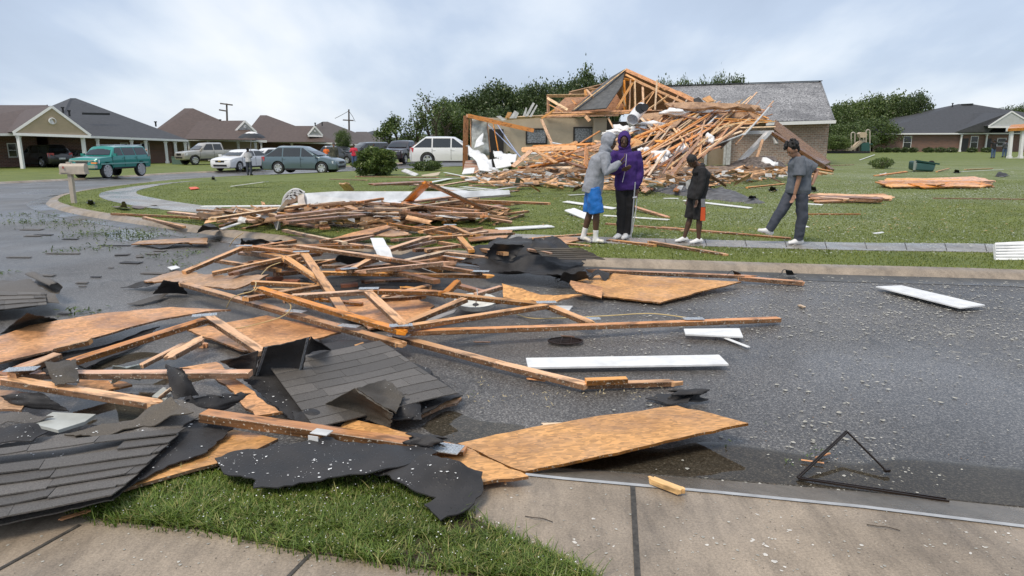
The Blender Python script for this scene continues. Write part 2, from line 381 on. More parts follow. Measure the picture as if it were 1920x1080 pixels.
# courses of shingles over a bilinear patch
def shingles(name, A, B, C, Dd, rows, tab, m, parent=None, zf=None, drop=.06, seed=1, lift=.012):
    rs = random.Random(seed); mb = MB(); A, B, C, Dd = map(Vector, (A, B, C, Dd))
    def q(u, v): 
        p = A.lerp(B, u).lerp(Dd.lerp(C, u), v)
        if zf: p.z += zf(p.x, p.y)
        return p
    L = ((B - A).length + (C - Dd).length) / 2
    for r in range(rows):
        v0, v1 = max(0, (r - .12) / rows), (r + 1) / rows; u = -rs.uniform(0, .5) * tab / L
        while u < 1:
            u1 = u + tab / L * rs.uniform(.55, 1.35); a, b = max(0, u), min(1, u1)
            ju = rs.uniform(-.012, .012); vv = v1 + rs.choice((0, 0, .12 / rows))
            if rs.random() > drop and b - a > .01:
                n = 3; top = []; 
                for i in range(n + 1):
                    uu = a + (b - a) * i / n * .992; z1 = lift * rs.uniform(.7, 1.2)
                    top.append((q(uu + ju * 0, v0), q(uu, min(1, vv)) + Vector((0, 0, z1))))
                vs = []
                for i in range(n + 1): vs += [top[i][0], top[i][1], top[i][1] - Vector((0, 0, .007)), top[i][0] - Vector((0, 0, .003))]
                fs = []
                for i in range(n):
                    k = i * 4; fs += [(k, k + 4, k + 5, k + 1), (k + 1, k + 5, k + 6, k + 2), (k + 2, k + 6, k + 7, k + 3)]
                fs += [(0, 1, 2, 3), (n * 4, n * 4 + 3, n * 4 + 2, n * 4 + 1)]
                mb.add(vs, fs)
            u = u1
    c = (A + B + C + Dd) / 4; return mb.build(name, m, parent, loc=c)
def bakeobj(mb_or_me, mods, name='tmp'):
    me = mb_or_me
    if isinstance(me, MB):
        m2 = bpy.data.meshes.new(name); m2.from_pydata([tuple(v) for v in me.v], [], me.f); m2.update(); me = m2
    o = bpy.data.objects.new(name, me); col.objects.link(o)
    for t, kw in mods:
        md = o.modifiers.new(t, t)
        for k, v in kw.items(): setattr(md, k, v)
    dg = bpy.context.evaluated_depsgraph_get(); dg.update(); r = bpy.data.meshes.new_from_object(o.evaluated_get(dg)); bpy.data.objects.remove(o); return r
def blob(name, c, r, m, parent=None, amp=.3, sub=3, seed=0, freq=1.6):
    bm = bmesh.new(); bmesh.ops.create_icosphere(bm, subdivisions=sub, radius=1)
    for v in bm.verts:
        k = 1 + amp * noise.noise(v.co * freq + Vector((seed * 5.1, seed, 2))) + amp * .5 * noise.noise(v.co * freq * 3 + Vector((seed, 7, seed)))
        v.co = Vector((v.co.x * r[0] * k, v.co.y * r[1] * k, v.co.z * r[2] * k))
    me = bpy.data.meshes.new(name); bm.to_mesh(me); bm.free(); me.shade_smooth(); return link(name, me, m, parent, Matrix.Translation(c))
# ================================================================== THE GROUND
RZ = -.09
def asphalt():
    m = bpy.data.materials.new('wet asphalt'); t, b = nodes(m); v = vec(t, 'World')
    f = noisef(t, v, 70, 3, .85); base = ramp(t, f, [(.34, (.036, .034, .033)), (.52, (.092, .087, .083)), (.66, (.29, .28, .265))])
    big = noisef(t, v, .45, 4, .6); base = mixc(t, .75, base, mixc(t, 1., base, ramp(t, big, [(.3, .55), (.7, 1.45)]), 'MULTIPLY'))
    # pale pulp washed over the road on the right
    g = N(t, 'ShaderNodeSeparateXYZ'); t.links.new(v, g.inputs[0])
    right = ramp(t, mth(t, 'MULTIPLY_ADD', g.outputs[0], .12), [(.0, 0.), (.55, 1.)]); right.node.inputs[0].links[0].from_node.inputs[2].default_value = .05
    pv = vec(t, 'World', (1, .8, 1)); p1 = ramp(t, noisef(t, pv, 11, 6, .72, .8), [(.585, 0.), (.64, 1.)]); p2 = ramp(t, noisef(t, v, .8, 3), [(.42, 0.), (.62, 1.)])
    pm = mth(t, 'MULTIPLY', mth(t, 'MULTIPLY', p1, p2), mth(t, 'MULTIPLY', right, .75)); base = mixc(t, pm, base, (.30, .29, .26))
    # cracks
    vo = N(t, 'ShaderNodeTexVoronoi', feature='DISTANCE_TO_EDGE'); vo.inputs['Scale'].default_value = .42
    wv = N(t, 'ShaderNodeVectorMath', operation='ADD'); nz = N(t, 'ShaderNodeTexNoise'); nz.inputs['Scale'].default_value = 2.5; t.links.new(v, nz.inputs['Vector'])
    t.links.new(v, wv.inputs[0]); t.links.new(nz.outputs['Color'], wv.inputs[1]); t.links.new(wv.outputs[0], vo.inputs['Vector'])
    ck = ramp(t, vo.outputs['Distance'], [(.0, .45), (.012, 1.)]); base = mixc(t, .7, base, mixc(t, 1., base, ck, 'MULTIPLY'))
    t.links.new(base, b.inputs['Base Color'])
    pud = noisef(t, v, .33, 3, .5, .5)
    t.links.new(mth(t, 'ADD', ramp(t, pud, [(.36, .26), (.6, .46)]), mth(t, 'MULTIPLY', pm, .4)), b.inputs['Roughness'])
    n = N(t, 'ShaderNodeBump'); n.inputs['Distance'].default_value = .006; t.links.new(f, n.inputs['Height'])
    t.links.new(ramp(t, pud, [(.38, .25), (.55, .7)]), n.inputs['Strength']); t.links.new(n.outputs[0], b.inputs['Normal']); return m
def concrete(name, c, wet=.35):
    m = bpy.data.materials.new(name); t, b = nodes(m); v = vec(t, 'World')
    a = ramp(t, noisef(t, v, 1.3, 6, .65), [(.32, sc(c, .62)), (.68, sc(c, 1.15))]); g = ramp(t, noisef(t, v, 90, 4, .85), [(.32, .62), (.62, 1.15)])
    st = ramp(t, noisef(t, vec(t, 'World', (1, .25, 1), (0, 0, .2)), 7, 6, .75), [(.35, .68), (.55, 1.)])
    cc = mixc(t, 1., mixc(t, 1., a, g, 'MULTIPLY'), st, 'MULTIPLY'); t.links.new(cc, b.inputs['Base Color'])
    t.links.new(ramp(t, noisef(t, v, .9, 3), [(.4, wet), (.6, wet + .3)]), b.inputs['Roughness']); bump(t, b, noisef(t, v, 60, 4), .25, .005); return m
def lawn():
    m = bpy.data.materials.new('lawn'); t, b = nodes(m); v = vec(t, 'World')
    a = ramp(t, noisef(t, v, .55, 6, .7), [(.3, (.088, .122, .02)), (.7, (.165, .195, .038))]); g = ramp(t, noisef(t, v, 26, 4, .85), [(.3, .5), (.7, 1.5)])
    cc = mixc(t, 1., a, g, 'MULTIPLY')
    s = N(t, 'ShaderNodeSeparateXYZ'); t.links.new(v, s.inputs[0])
    # pale grit blown over the grass in front of the broken house
    gx = ramp(t, mth(t, 'MULTIPLY', s.outputs[0], .1), [(.12, 0.), (.45, 1.)]); sp = ramp(t, noisef(t, v, 15, 5, .8), [(.5, 0.), (.6, 1.)]); br = ramp(t, noisef(t, v, .22, 3), [(.40, .15), (.6, .8)])
    far = ramp(t, mth(t, 'MULTIPLY', s.outputs[1], .0125), [(.12, 0.), (.2, 1.), (.62, 1.), (.8, 0.)])
    cc = mixc(t, mth(t, 'MULTIPLY', mth(t, 'MULTIPLY', sp, br), mth(t, 'MULTIPLY', gx, far)), cc, (.40, .42, .36))
    t.links.new(cc, b.inputs['Base Color']); b.inputs['Roughness'].default_value = .75; bump(t, b, noisef(t, v, 22, 4), .8, .05); return m
ASPH, CONC, CONCW, LAWN = asphalt(), concrete('concrete', (.36, .295, .225)), concrete('wet concrete', (.20, .175, .145), .16), lawn()
SOIL = M('soil', (.05, .035, .022), .8, .3, 12, bmp=.6)
def ground_sheet(name, poly, zoff, m, skirt=0, ymax=400, dens=1.12, parent=None, zfun=zt):
    o2 = []; n = len(poly)
    for i in range(n):
        a, b = Vector(poly[i][:2]), Vector(poly[(i + 1) % n][:2]); dist = max(3, min(a.length, b.length)); k = max(1, min(60, int((b - a).length / (dist * .12))))
        for j in range(k): q = a.lerp(b, j / k); o2.append((q.x, q.y))
    pts = []; r = 3.
    while r < ymax:
        k = int(math.pi * 2 / .1)
        for j in range(k):
            an = 2 * math.pi * j / k; q = (r * math.cos(an), r * math.sin(an))
            if inside(q, o2): pts.append(q)
        r *= dens
    vv, ff = tess(o2, pts); vs = [(p.x, p.y, zfun(p.x, p.y) + zoff) for p in vv]; nv = len(vs); fs = [list(f) for f in ff]
    if skirt:
        ed = {}
        for f in ff:
            for i in range(len(f)): ed[(f[i], f[(i + 1) % len(f)])] = 1
        vs = vs + [(x, y, z - skirt) for x, y, z in vs]
        for (a, b) in ed:
            if (b, a) not in ed: fs.append([b, a, a + nv, b + nv])
    o = fromP(name, vs, fs, m, parent)
    if not parent: o['kind'] = 'structure'
    return o
def crom(pts, k=5):
    pts = [Vector(p) for p in pts]; o = []
    for i in range(len(pts) - 1):
        p0, p1, p2, p3 = pts[max(i - 1, 0)], pts[i], pts[i + 1], pts[min(i + 2, len(pts) - 1)]
        for j in range(k):
            t = j / k; o.append(.5 * ((2 * p1) + (p2 - p0) * t + (2 * p0 - 5 * p1 + 4 * p2 - p3) * t * t + (3 * p1 - p0 - 3 * p2 + p3) * t ** 3))
    return o + [pts[-1]]
S = 3000
# base ground to the horizon, and the road sheet over it
bmg = [(-S, -S), (S, -S), (S, S), (-S, S)]
ground_sheet('ground', bmg, -.3, LAWN, ymax=2500, dens=1.35)
ground_sheet('road', [(-160, -20), (60, -20), (60, 120), (-160, 160)], RZ, ASPH, ymax=180)
# the lawn with the broken house: its kerb runs from the right, round the corner at the left and away up the side street
K1 = crom([G(*p) for p in [(2900, 556), (2300, 530), (1920, 507), (1560, 497), (1330, 490), (1130, 484), (900, 473), (700, 458), (560, 445), (430, 431), (330, 418), (235, 405), (160, 393), (118, 382), (108, 374), (128, 364), (180, 354), (260, 344), (340, 336), (440, 330), (560, 325), (700, 319), (850, 312)]] + [V(8, 54, 0), V(14, 62, 0)], 4)
isl1 = [(p.x, p.y) for p in K1] + [(14, 500), (500, 500), (500, 14)]
lawn1 = ground_sheet('lawn', isl1, 0, LAWN, .3)
# lawn across the side street, in front of the standing houses
K2 = crom([G(*p) for p in [(-900, 372), (-400, 362), (0, 341), (150, 334), (300, 325), (420, 320), (560, 314), (700, 308)]] + [V(2, 66, 0), V(12, 80, 0)], 4)
ground_sheet('lawn', [(p.x, p.y) for p in K2] + [(12, 500), (-500, 500), (-500, 20)], 0, LAWN, .3)
def kerb(name, path, out=1, pan=.45, m=CONC, mp=CONCW):
    """rolled kerb with its gutter pan; 'out' is the side of the path the road lies on"""
    mb = MB(); n = len(path); prof = [(.0, .006), (.17, .004), (.24, -.02), (.30, RZ + .012), (.30 + pan, RZ + .004)]; r = []
    for i, p in enumerate(path):
        t = (path[min(i + 1, n - 1)] - path[max(i - 1, 0)]); t.z = 0; t.normalize(); nn = Vector((t.y, -t.x, 0)) * out
        for (o, h) in prof: q = p + nn * (o - .02); mb.v.append(Vector((q.x, q.y, zt(p.x, p.y) + h)))
    k = len(prof)
    for i in range(n - 1):
        for j in range(k - 1): mb.f.append([i * k + j, i * k + j + 1, (i + 1) * k + j + 1, (i + 1) * k + j]); mb.m.append(1 if j == k - 2 else 0)
    o = mb.build(name, [m, mp], smooth=60); o['kind'] = 'structure'; return o
kerb('kerb', K1, -1, mp=concrete('wet gutter', (.10, .093, .08), .1)); kerb('kerb', K2, 1, .3)
# footpath across the lawn: runs along the kerb and turns up the side street
def band(name, a, b, zoff, m):
    A = crom([G(*p) for p in a], 5); B = crom([G(*p) for p in b], 5); mb = MB(); n = min(len(A), len(B))
    for i in range(n):
        for q in (A[i], B[i]): mb.v.append(Vector((q.x, q.y, zt(q.x, q.y) + zoff)))
    for i in range(n - 1): mb.f.append([2 * i, 2 * i + 1, 2 * i + 3, 2 * i + 2]); mb.m.append(0)
    for p in ([2 * i for i in range(n)], [2 * i + 1 for i in range(n)]):
        for i in range(n - 1):
            a0, a1 = p[i], p[i + 1]; m0 = len(mb.v); mb.v += [mb.v[a0] - V(0, 0, .05), mb.v[a1] - V(0, 0, .05)]; mb.f.append([a0, a1, m0 + 1, m0]); mb.m.append(0)
    o = mb.build(name, m); o['kind'] = 'structure'; return o
band('footpath', [(2600, 505), (1920, 476), (1600, 470), (1300, 462), (1090, 455), (900, 446), (700, 432), (560, 418), (430, 405), (330, 396), (250, 386), (196, 374), (186, 366), (200, 359), (260, 349), (340, 341), (450, 333)],
     [(2600, 486), (1920, 460), (1600, 456), (1300, 450), (1090, 444), (900, 436), (700, 421), (560, 405), (430, 392), (350, 382), (300, 374), (262, 366), (256, 360), (268, 355), (310, 346), (370, 339), (460, 332)], .012, concrete('wet footpath', (.30, .28, .25), .1))
# near corner: footpath slab, verge and the driveway apron
near = [G(*p) for p in [(-900, 950), (-300, 962), (0, 948), (240, 893), (450, 874), (700, 876), (900, 884), (1060, 898), (1340, 922), (1620, 950), (1920, 987), (2700, 1090)]]
dr_ = (near[-1] - near[-2]).normalized(); near.append(near[-1] + dr_ * 14)
ground_sheet('pavement', [(p.x, p.y) for p in near] + [(14, -12), (-8, -12)], 0, CONC, .3)
# gutter in front of the apron, sloping down to the road
gp = [[G(*p) for p in [(900, 884), (1060, 898), (1340, 922), (1620, 950), (1920, 987), (2700, 1090)]], [P(p[0], p[1], RZ + .004) for p in [(930, 868), (1070, 879), (1345, 900), (1620, 922), (1920, 952), (2700, 1040)]]]
gp[0].append(near[-1]); gp[1].append(gp[1][-1] + dr_ * 14)
mb = MB()
for i in range(7): mb.v += [gp[0][i] + V(0, 0, .001), gp[1][i]]
for i in range(6): mb.f.append([2 * i, 2 * i + 2, 2 * i + 3, 2 * i + 1]); mb.m.append(0)
mb.build('gutter', CONCW)['kind'] = 'structure'
JO = M('joint filler', (.055, .05, .043), .7, .5, 30); JW = M('pale joint sealant', (.36, .37, .38), .5, .2, 10)
mb = MB()
def strip(mb, pts, w, z, mi=0):
    for a, b in zip(pts[:-1], pts[1:]): 
        a, b = G(*a), G(*b); d = (b - a).normalized(); n = V(-d.y, d.x, 0) * w / 2; mb.add([a + n + V(0, 0, z), a - n + V(0, 0, z), b - n + V(0, 0, z), b + n + V(0, 0, z)], [(0, 1, 2, 3)], mi)
strip(mb, [(1186, 911), (1190, 985), (1196, 1095)], .024, .005); strip(mb, [(150, 985), (0, 1068), (-80, 1110)], .016, .005); strip(mb, [(582, 1040), (538, 1085)], .016, .005)
strip(mb, [(985, 891), (1060, 899), (1340, 924), (1620, 952), (1930, 990), (2700, 1094)], .026, .006, 1)
for i in range(14):
    x = 2000 - i * 75; strip(mb, [(x, 476 - i * 1.6), (x - 4, 461 - i * 1.3)], .012, .016)
mb.build('pavement_joint', [JO, JW])['kind'] = 'structure'
# the small verge: soil sheet, then real blades
verge_px = [(128, 952), (240, 922), (420, 876), (620, 890), (800, 893), (880, 970), (950, 1005), (1030, 1040), (1125, 1095), (1000, 1100), (850, 1076), (560, 1035), (380, 995), (190, 978)]
VG = [G(*p) for p in verge_px]
ground_sheet('verge', [(p.x, p.y) for p in VG], .008, SOIL, 0, 30)
def grass_mat(name, stops, isl=.9):
    m = bpy.data.materials.new(name); t, b = nodes(m); g = N(t, 'ShaderNodeNewGeometry')
    c = ramp(t, g.outputs['Random Per Island'], stops)
    c = mixc(t, 1., c, ramp(t, noisef(t, vec(t, 'World'), 1.1, 4), [(.3, .75), (.7, 1.25)]), 'MULTIPLY')
    t.links.new(c, b.inputs['Base Color']); b.inputs['Roughness'].default_value = .42
    tr = N(t, 'ShaderNodeBsdfTranslucent'); t.links.new(c, tr.inputs[0]); mx = N(t, 'ShaderNodeMixShader'); mx.inputs[0].default_value = .3
    t.links.new(b.outputs[0], mx.inputs[1]); t.links.new(tr.outputs[0], mx.inputs[2]); t.links.new(mx.outputs[0], t.nodes['Material Output'].inputs[0]); return m
GRASS = grass_mat('grass blade', [(.0, (.05, .09, .012)), (.4, (.115, .185, .024)), (.8, (.20, .27, .05)), (1., (.42, .36, .16))])
GRASS2 = grass_mat('lawn blade', [(.0, (.085, .125, .018)), (.5, (.165, .205, .032)), (1., (.27, .29, .08))])
def blades(name, pts, hfun, wid, m, seg=3, zoff=0., lean=.6):
    vs = []; fs = []
    for (x, y, sc_) in pts:
        z = zt(x, y) + zoff; h = hfun() * sc_; a = rnd(0, 6.283); l = rnd(.1, 1) * lean * h; wx, wy = math.cos(a + 1.57) * wid * rnd(.6, 1.2), math.sin(a + 1.57) * wid * rnd(.6, 1.2); k = len(vs)
        for i in range(seg):
            u = i / seg; q = u * u * l; vs += [(x + math.cos(a) * q - wx * (1 - u * .6), y + math.sin(a) * q - wy * (1 - u * .6), z + h * (u - .25 * u * u)), (x + math.cos(a) * q + wx * (1 - u * .6), y + math.sin(a) * q + wy * (1 - u * .6), z + h * (u - .25 * u * u))]
        vs.append((x + math.cos(a) * l, y + math.sin(a) * l, z + h * .78))
        for i in range(seg - 1): fs.append((k + 2 * i, k + 2 * i + 1, k + 2 * i + 3, k + 2 * i + 2))
        fs.append((k + 2 * seg - 2, k + 2 * seg - 1, k + 2 * seg))
    o = fromP(name, vs, fs, m); o['kind'] = 'stuff'; return o
pv = [(p.x, p.y) for p in VG]; xs = [p[0] for p in pv]; ys = [p[1] for p in pv]; pts = []; BS = G(872, 985)
while len(pts) < 42000:
    x, y = rnd(min(xs), max(xs)), rnd(min(ys), max(ys))
    if inside((x, y), pv):
        k = noise.noise(V(x * 2.3, y * 2.3, 0)); c = noise.noise(V(x * 13, y * 13, 5))
        if k + c * .6 < rnd(-1.2, .35): continue
        if (x - BS.x) ** 2 + (y - BS.y) ** 2 < .012 and random.random() < .85: continue
        if noise.noise(V(x * 4.1, y * 4.1, 9)) > .28 and random.random() < .6: continue
        pts.append((x, y, .75 + .5 * k + .4 * c + .15))
b = []
for i in range(len(VG)):
    p, q = VG[i], VG[(i + 1) % len(VG)]
    for j in range(int((q - p).length * 260)): u = random.random(); r = p.lerp(q, u); b.append((r.x + rnd(-.05, .03), r.y + rnd(-.04, .04), rnd(.9, 1.9)))
for i in range(900):
    x, y = rnd(min(xs), max(xs)), rnd(min(ys), max(ys))
    if inside((x, y), pv): b.append((x, y, rnd(1.3, 2.)))
tag(blades('grass', pts + b, lambda: rnd(.022, .062), .0030, GRASS, 3, .0, 1.35), 'short green grass of the near verge between the pavement slab and the roofing debris', 'grass')
# lawn blades, thinning with distance; none on the footpath
fa = [G(*p) for p in [(2600, 505), (1920, 476), (1600, 470), (1300, 462), (1090, 455), (900, 446), (700, 432), (560, 418), (430, 405), (330, 396), (250, 386), (196, 374), (186, 366), (200, 359), (260, 349), (340, 341), (450, 333)]]
fb = [G(*p) for p in [(2600, 486), (1920, 460), (1600, 456), (1300, 450), (1090, 444), (900, 436), (700, 421), (560, 405), (430, 392), (350, 382), (300, 374), (262, 366), (256, 360), (268, 355), (310, 346), (370, 339), (460, 332)]]
FP = [(p.x, p.y) for p in crom(fa, 3) + crom(fb, 3)[::-1]]
L1 = [(p[0], p[1]) for p in isl1]; pts = []
while len(pts) < 150000:
    px = rnd(-60, 2000); u = random.random(); y = 8.3 * (30 / 8.3) ** (u ** .85); x = (px - CX) / FPX * y
    if inside((x, y), L1) and not inside((x, y), FP): pts.append((x, y, 1))
tag(blades('lawn_grass', pts, lambda: rnd(.02, .05), .006, GRASS2, 2, -.004, .8), 'short green grass over the lawn round the collapsed house', 'grass')
# standing water
WATER = bpy.data.materials.new('puddle water'); t_, b_ = nodes(WATER); b_.inputs['Base Color'].default_value = (.10, .085, .06, 1); b_.inputs['Roughness'].default_value = .02; b_.inputs['IOR'].default_value = 1.33
tr_ = N(t_, 'ShaderNodeBsdfTransparent'); tr_.inputs[0].default_value = (.78, .75, .68, 1); gl_ = N(t_, 'ShaderNodeBsdfGlossy'); gl_.inputs['Roughness'].default_value = .03; fr_ = N(t_, 'ShaderNodeFresnel'); fr_.inputs[0].default_value = 1.33; m1_ = N(t_, 'ShaderNodeMixShader'); m1_.inputs[0].default_value = .12; t_.links.new(tr_.outputs[0], m1_.inputs[1]); t_.links.new(b_.outputs[0], m1_.inputs[2])
m2_ = N(t_, 'ShaderNodeMixShader'); t_.links.new(fr_.outputs[0], m2_.inputs[0]); t_.links.new(m1_.outputs[0], m2_.inputs[1]); t_.links.new(gl_.outputs[0], m2_.inputs[2]); t_.links.new(m2_.outputs[0], t_.nodes['Material Output'].inputs[0])

def puddle(pxs, z=.002, zt_=None):
    q = crom([P(a, b, RZ + z) for a, b in pxs] + [P(*pxs[0], RZ + z)], 5)[:-1]; ar = sum(q[i].x * q[(i + 1) % len(q)].y - q[(i + 1) % len(q)].x * q[i].y for i in range(len(q))); q = q if ar > 0 else q[::-1]; mb = MB(); mb.v = q; mb.f = [list(range(len(q)))]; mb.m = [0]; o = mb.build('puddle', WATER); o['kind'] = 'structure'
puddle([(900, 866), (1070, 877), (1345, 898), (1620, 920), (1925, 950), (2300, 980), (2200, 900), (1920, 878), (1700, 858), (1600, 868), (1500, 850), (1330, 828), (1250, 842), (1180, 838), (1000, 858)], .006)
puddle([(790, 800), (840, 770), (900, 788), (985, 800), (900, 830), (840, 828)])
puddle([(150, 748), (240, 735), (330, 745), (300, 792), (200, 800), (130, 780)]); puddle([(170, 690), (260, 660), (340, 672), (400, 700), (330, 720), (200, 715)])
puddle([(190, 440), (250, 428), (300, 436), (275, 450), (220, 452)])
puddle([(20, 640), (90, 610), (140, 640), (70, 672)])
# ================================================================== BUILDINGS
def wallseg(name, a, b, z0, z1, m, parent, th=.15):
    a, b = Vector((a[0], a[1], 0)), Vector((b[0], b[1], 0)); d = b - a; L = d.length; an = math.atan2(d.y, d.x); mb = MB(); mb.box((L / 2, th / 2, (z1 - z0) / 2), (L, th, z1 - z0))
    return mb.build(name, m, parent, Matrix.Translation((a.x, a.y, z0)) @ Matrix.Rotation(an, 4, 'Z'))
def win(a, b, u0, u1, z0, z1, parent, fm=WHITE, gm=DARK, bars=True, prj=.03):
    """window let into wall a-b between fractions u0,u1"""
    a, b = Vector((a[0], a[1], 0)), Vector((b[0], b[1], 0)); d = (b - a); an = math.atan2(d.y, d.x); L = d.length; w = (u1 - u0) * L; h = z1 - z0; mw = Matrix.Translation((a.x + d.x * u0, a.y + d.y * u0, z0)) @ Matrix.Rotation(an, 4, 'Z')
    mb = MB(); e = .08
    mb.box((w / 2, -prj / 2, -e / 2), (w + 2 * e, prj, e)); mb.box((w / 2, -prj / 2, h + e / 2), (w + 2 * e, prj, e)); mb.box((-e / 2, -prj / 2, h / 2), (e, prj, h)); mb.box((w + e / 2, -prj / 2, h / 2), (e, prj, h))
    if bars: mb.box((w / 2, -prj / 2, h / 2), (w, prj * .8, .05))
    f = mb.build('window', fm, parent, mw); mb = MB(); mb.box((w / 2, -.006, h / 2), (w - .002, .01, h - .002)); mb.build('pane', gm, f, mw); return f
def house(name, label, A, B, P1, P2, depth, roofm, wallm, posts=(), wings=(), wins=(), doors=(), wallin=1.6, group=None, loc=None):
    """A,B eave corners (world, eave height); P1,P2 ridge ends; back corners follow"""
    A, B, P1, P2 = map(Vector, (A, B, P1, P2)); d = (B - A); d.z = 0; L = d.length; dn = d.normalized(); n = Vector((-dn.y, dn.x, 0)); C_, D_ = B + n * depth, A + n * depth
    g0 = zt((A.x + B.x) / 2, (A.y + B.y) / 2); root = empty(name, ((A.x + B.x) / 2, (A.y + B.y) / 2, g0)); tag(root, label, 'house', group)
    mb = MB(); mb.poly([A, B, P2, P1], .1); mb.poly([B, C_, P2], .1); mb.poly([C_, D_, P1, P2], .1); mb.poly([D_, A, P1], .1)
    rf = mb.build('roof', roofm, root)
    mb = MB(); o = n * -.03
    for a, b in ((A, B), (B, C_), (D_, A)): mb.bar(a - V(0, 0, .1) + o, b - V(0, 0, .1) + o, .05, .2)
    mb.build('fascia', WHITE, root)
    mb = MB(); mb.poly([A - V(0, 0, .21), B - V(0, 0, .21), C_ - V(0, 0, .21), D_ - V(0, 0, .21)]); mb.build('soffit', OFFW, root)
    a2, b2 = A + n * wallin + dn * .4, B + n * wallin - dn * .4; c2, d2 = C_ - n * .4 - dn * .4, D_ - n * .4 + dn * .4
    z0, z1 = g0 - .3, A.z - .22
    wallseg('wall', a2, b2, z0, z1, wallm, root); wallseg('wall', b2, c2, z0, B.z - .22, wallm, root); wallseg('wall', c2, d2, z0, z1, wallm, root); wallseg('wall', d2, a2, z0, z1, wallm, root)
    for (u0, u1, h0, h1) in wins: win(a2, b2, u0, u1, g0 + h0, g0 + h1, root)
    for (u0, u1) in doors:
        q = a2.lerp(b2, u0); r = a2.lerp(b2, u1); mb = MB(); mb.bar(V(q.x, q.y, g0 + 1) - n * .04, V(r.x, r.y, g0 + 1) - n * .04, .06, 2.0); mb.build('door', BLACK, root)
    for u in posts:
        q = A.lerp(B, u) + n * .25; mb = MB(); mb.box((q.x, q.y, (g0 - .2 + q.z - .2) / 2), (.2, .2, q.z - g0), 0); mb.box((q.x, q.y, q.z - .35), (.28, .28, .12)); mb.box((q.x, q.y, g0 + .12), (.28, .28, .24)); mb.build('post', WHITE, root)
    return root, n, dn
def gable(root, Lf, Ap, Rt, back, roofm, facem, vent=True):
    """front gable: left foot, apex, right foot; back: vector the roof runs back"""
    Lf, Ap, Rt, back = map(Vector, (Lf, Ap, Rt, back)); bn = back.normalized()
    mb = MB(); mb.poly([Lf, Ap, Ap + back, Lf + back][::-1], .1); mb.poly([Ap, Rt, Rt + back, Ap + back][::-1], .1); mb.build('gable_roof', roofm, root)
    mb = MB(); i = bn * .12; mb.poly([Lf + i + V(0, 0, -.05), Rt + i + V(0, 0, -.05), Ap + i + V(0, 0, -.1)], -.08); mb.build('gable_face', facem, root)
    mb = MB(); o = -bn * .03; mb.bar(Lf + o, Ap + o, .06, .2); mb.bar(Ap + o, Rt + o, .06, .2); mb.bar(Lf + o - V(0, 0, .1), Rt + o - V(0, 0, .1), .08, .22); mb.build('gable_trim', WHITE, root)
    if vent:
        c = (Lf + Rt + Ap * 2) / 4 + i * .3 - bn * .02 + V(0, 0, -.05); r = (Ap.z - Lf.z) * .13; s_ = MB(); s_.lathe([(0, 0), (r, 0), (r, .1), (r * .8, .12)], 20)
        an = math.atan2(bn.y, bn.x); s_.build('vent', WHITE, root, Matrix.Translation(c) @ Matrix.Rotation(an, 4, 'Z') @ Matrix.Rotation(-R(90), 4, 'Y'))
def roofbits(root, pts, m=BLACK):
    for (px, py, d) in pts:
        q = D(px, py, d); mb = MB(); mb.tube([q - V(0, 0, .25), q + V(0, 0, .25)], .09, 8); mb.tube([q + V(0, 0, .2), q + V(0, 0, .32)], .16, 8); mb.build('roof_vent', m, root)
# the two joined fronts nearest on the left
r, n, dn = house('brick_house', 'low house with brown roof and carport gable at the left edge', D(-190, 248, 54.3), D(98, 251, 61.4), D(-150, 197, 66.1), D(90, 197, 70.8), 14, ROOF_B, BRICK, (0, .2, .4), wallin=4, doors=((.5, .56),), wins=((.6, .66, .9, 2.0), (.76, .82, .9, 2.)))
gable(r, D(24, 249, 58.3), D(97, 200, 59.6), D(170, 254, 61.1), n * 9, ROOF_B, SIDE_T)
g0 = zt(-35, 60)
for px, py, d in ((38, 280, 58.6), (158, 282, 61.2), (92, 275, 67)):
    q = D(px, py, d); mb = MB(); top = D(px, 252, d).z; mb.box((q.x, q.y, (g0 - .1 + top) / 2), (.24 if d < 65 else .18, .24, top - g0 + .2)); mb.box((q.x, q.y, top - .2), (.3, .3, .1)); mb.build('post', WHITE, r)
r, n, dn = house('brick_house', 'house with dark grey hipped roof and white porch posts behind the turquoise SUV', D(100, 252, 63.7), D(352, 262, 74.3), D(132, 184, 75.5), D(142, 184, 76.7), 16, ROOF_D, BRICK, (.3, .55, .66, .82, .9, .985), wins=((.55, .6, .5, 2.0), (.72, .78, .5, 2.)), doors=((.66, .7),), wallin=2.2)
roofbits(r, [(118, 207, 68.4), (130, 213, 67.3)])
q = D(178, 213, 68.4); mb = MB(); mb.bar(D(155, 213, 69.0), D(205, 214, 71.4), .2, .2); mb.build('ridge_vent', BLACK, r)
r, n, dn = house('brick_house', 'brown roofed house behind the silver pickup, with a small white gable', D(272, 259, 78), D(500, 263, 84), D(346, 203, 88), D(362, 203, 88), 18, ROOF_B, SIDE_T, (.34, .5, .75, .9), wins=((.5, .6, .6, 1.9),), wallin=3.5)
mb = MB(); mb.poly([D(372, 226.5, 82.5), D(457, 226, 83), D(480, 262, 77.5), D(345, 260.5, 77)][::-1], .1); mb.build('wing_roof', ROOF_B, r)
gable(r, D(440, 247, 80), D(459, 227, 80), D(481, 248, 80.5), n * 6, ROOF_B, SIDE_W); roofbits(r, [(292, 233, 79), (413, 229, 83)])
r, n, dn = house('brick_house', 'third brown roofed house, behind the white sedan and the man with the umbrella', D(450, 263, 92), D(640, 268, 96), D(488, 216, 104), D(500, 216, 104), 18, ROOF_B, BRICK, (.1, .2, .5, .9), wallin=2.5)
mb = MB(); mb.poly([D(517, 236, 98), D(588, 236, 98), D(612, 266, 92), D(500, 266, 92)][::-1], .1); mb.build('wing_roof', ROOF_B, r)
gable(r, D(577, 253, 93), D(590, 237, 93), D(605, 254, 93.5), n * 6, ROOF_B, SIDE_W)
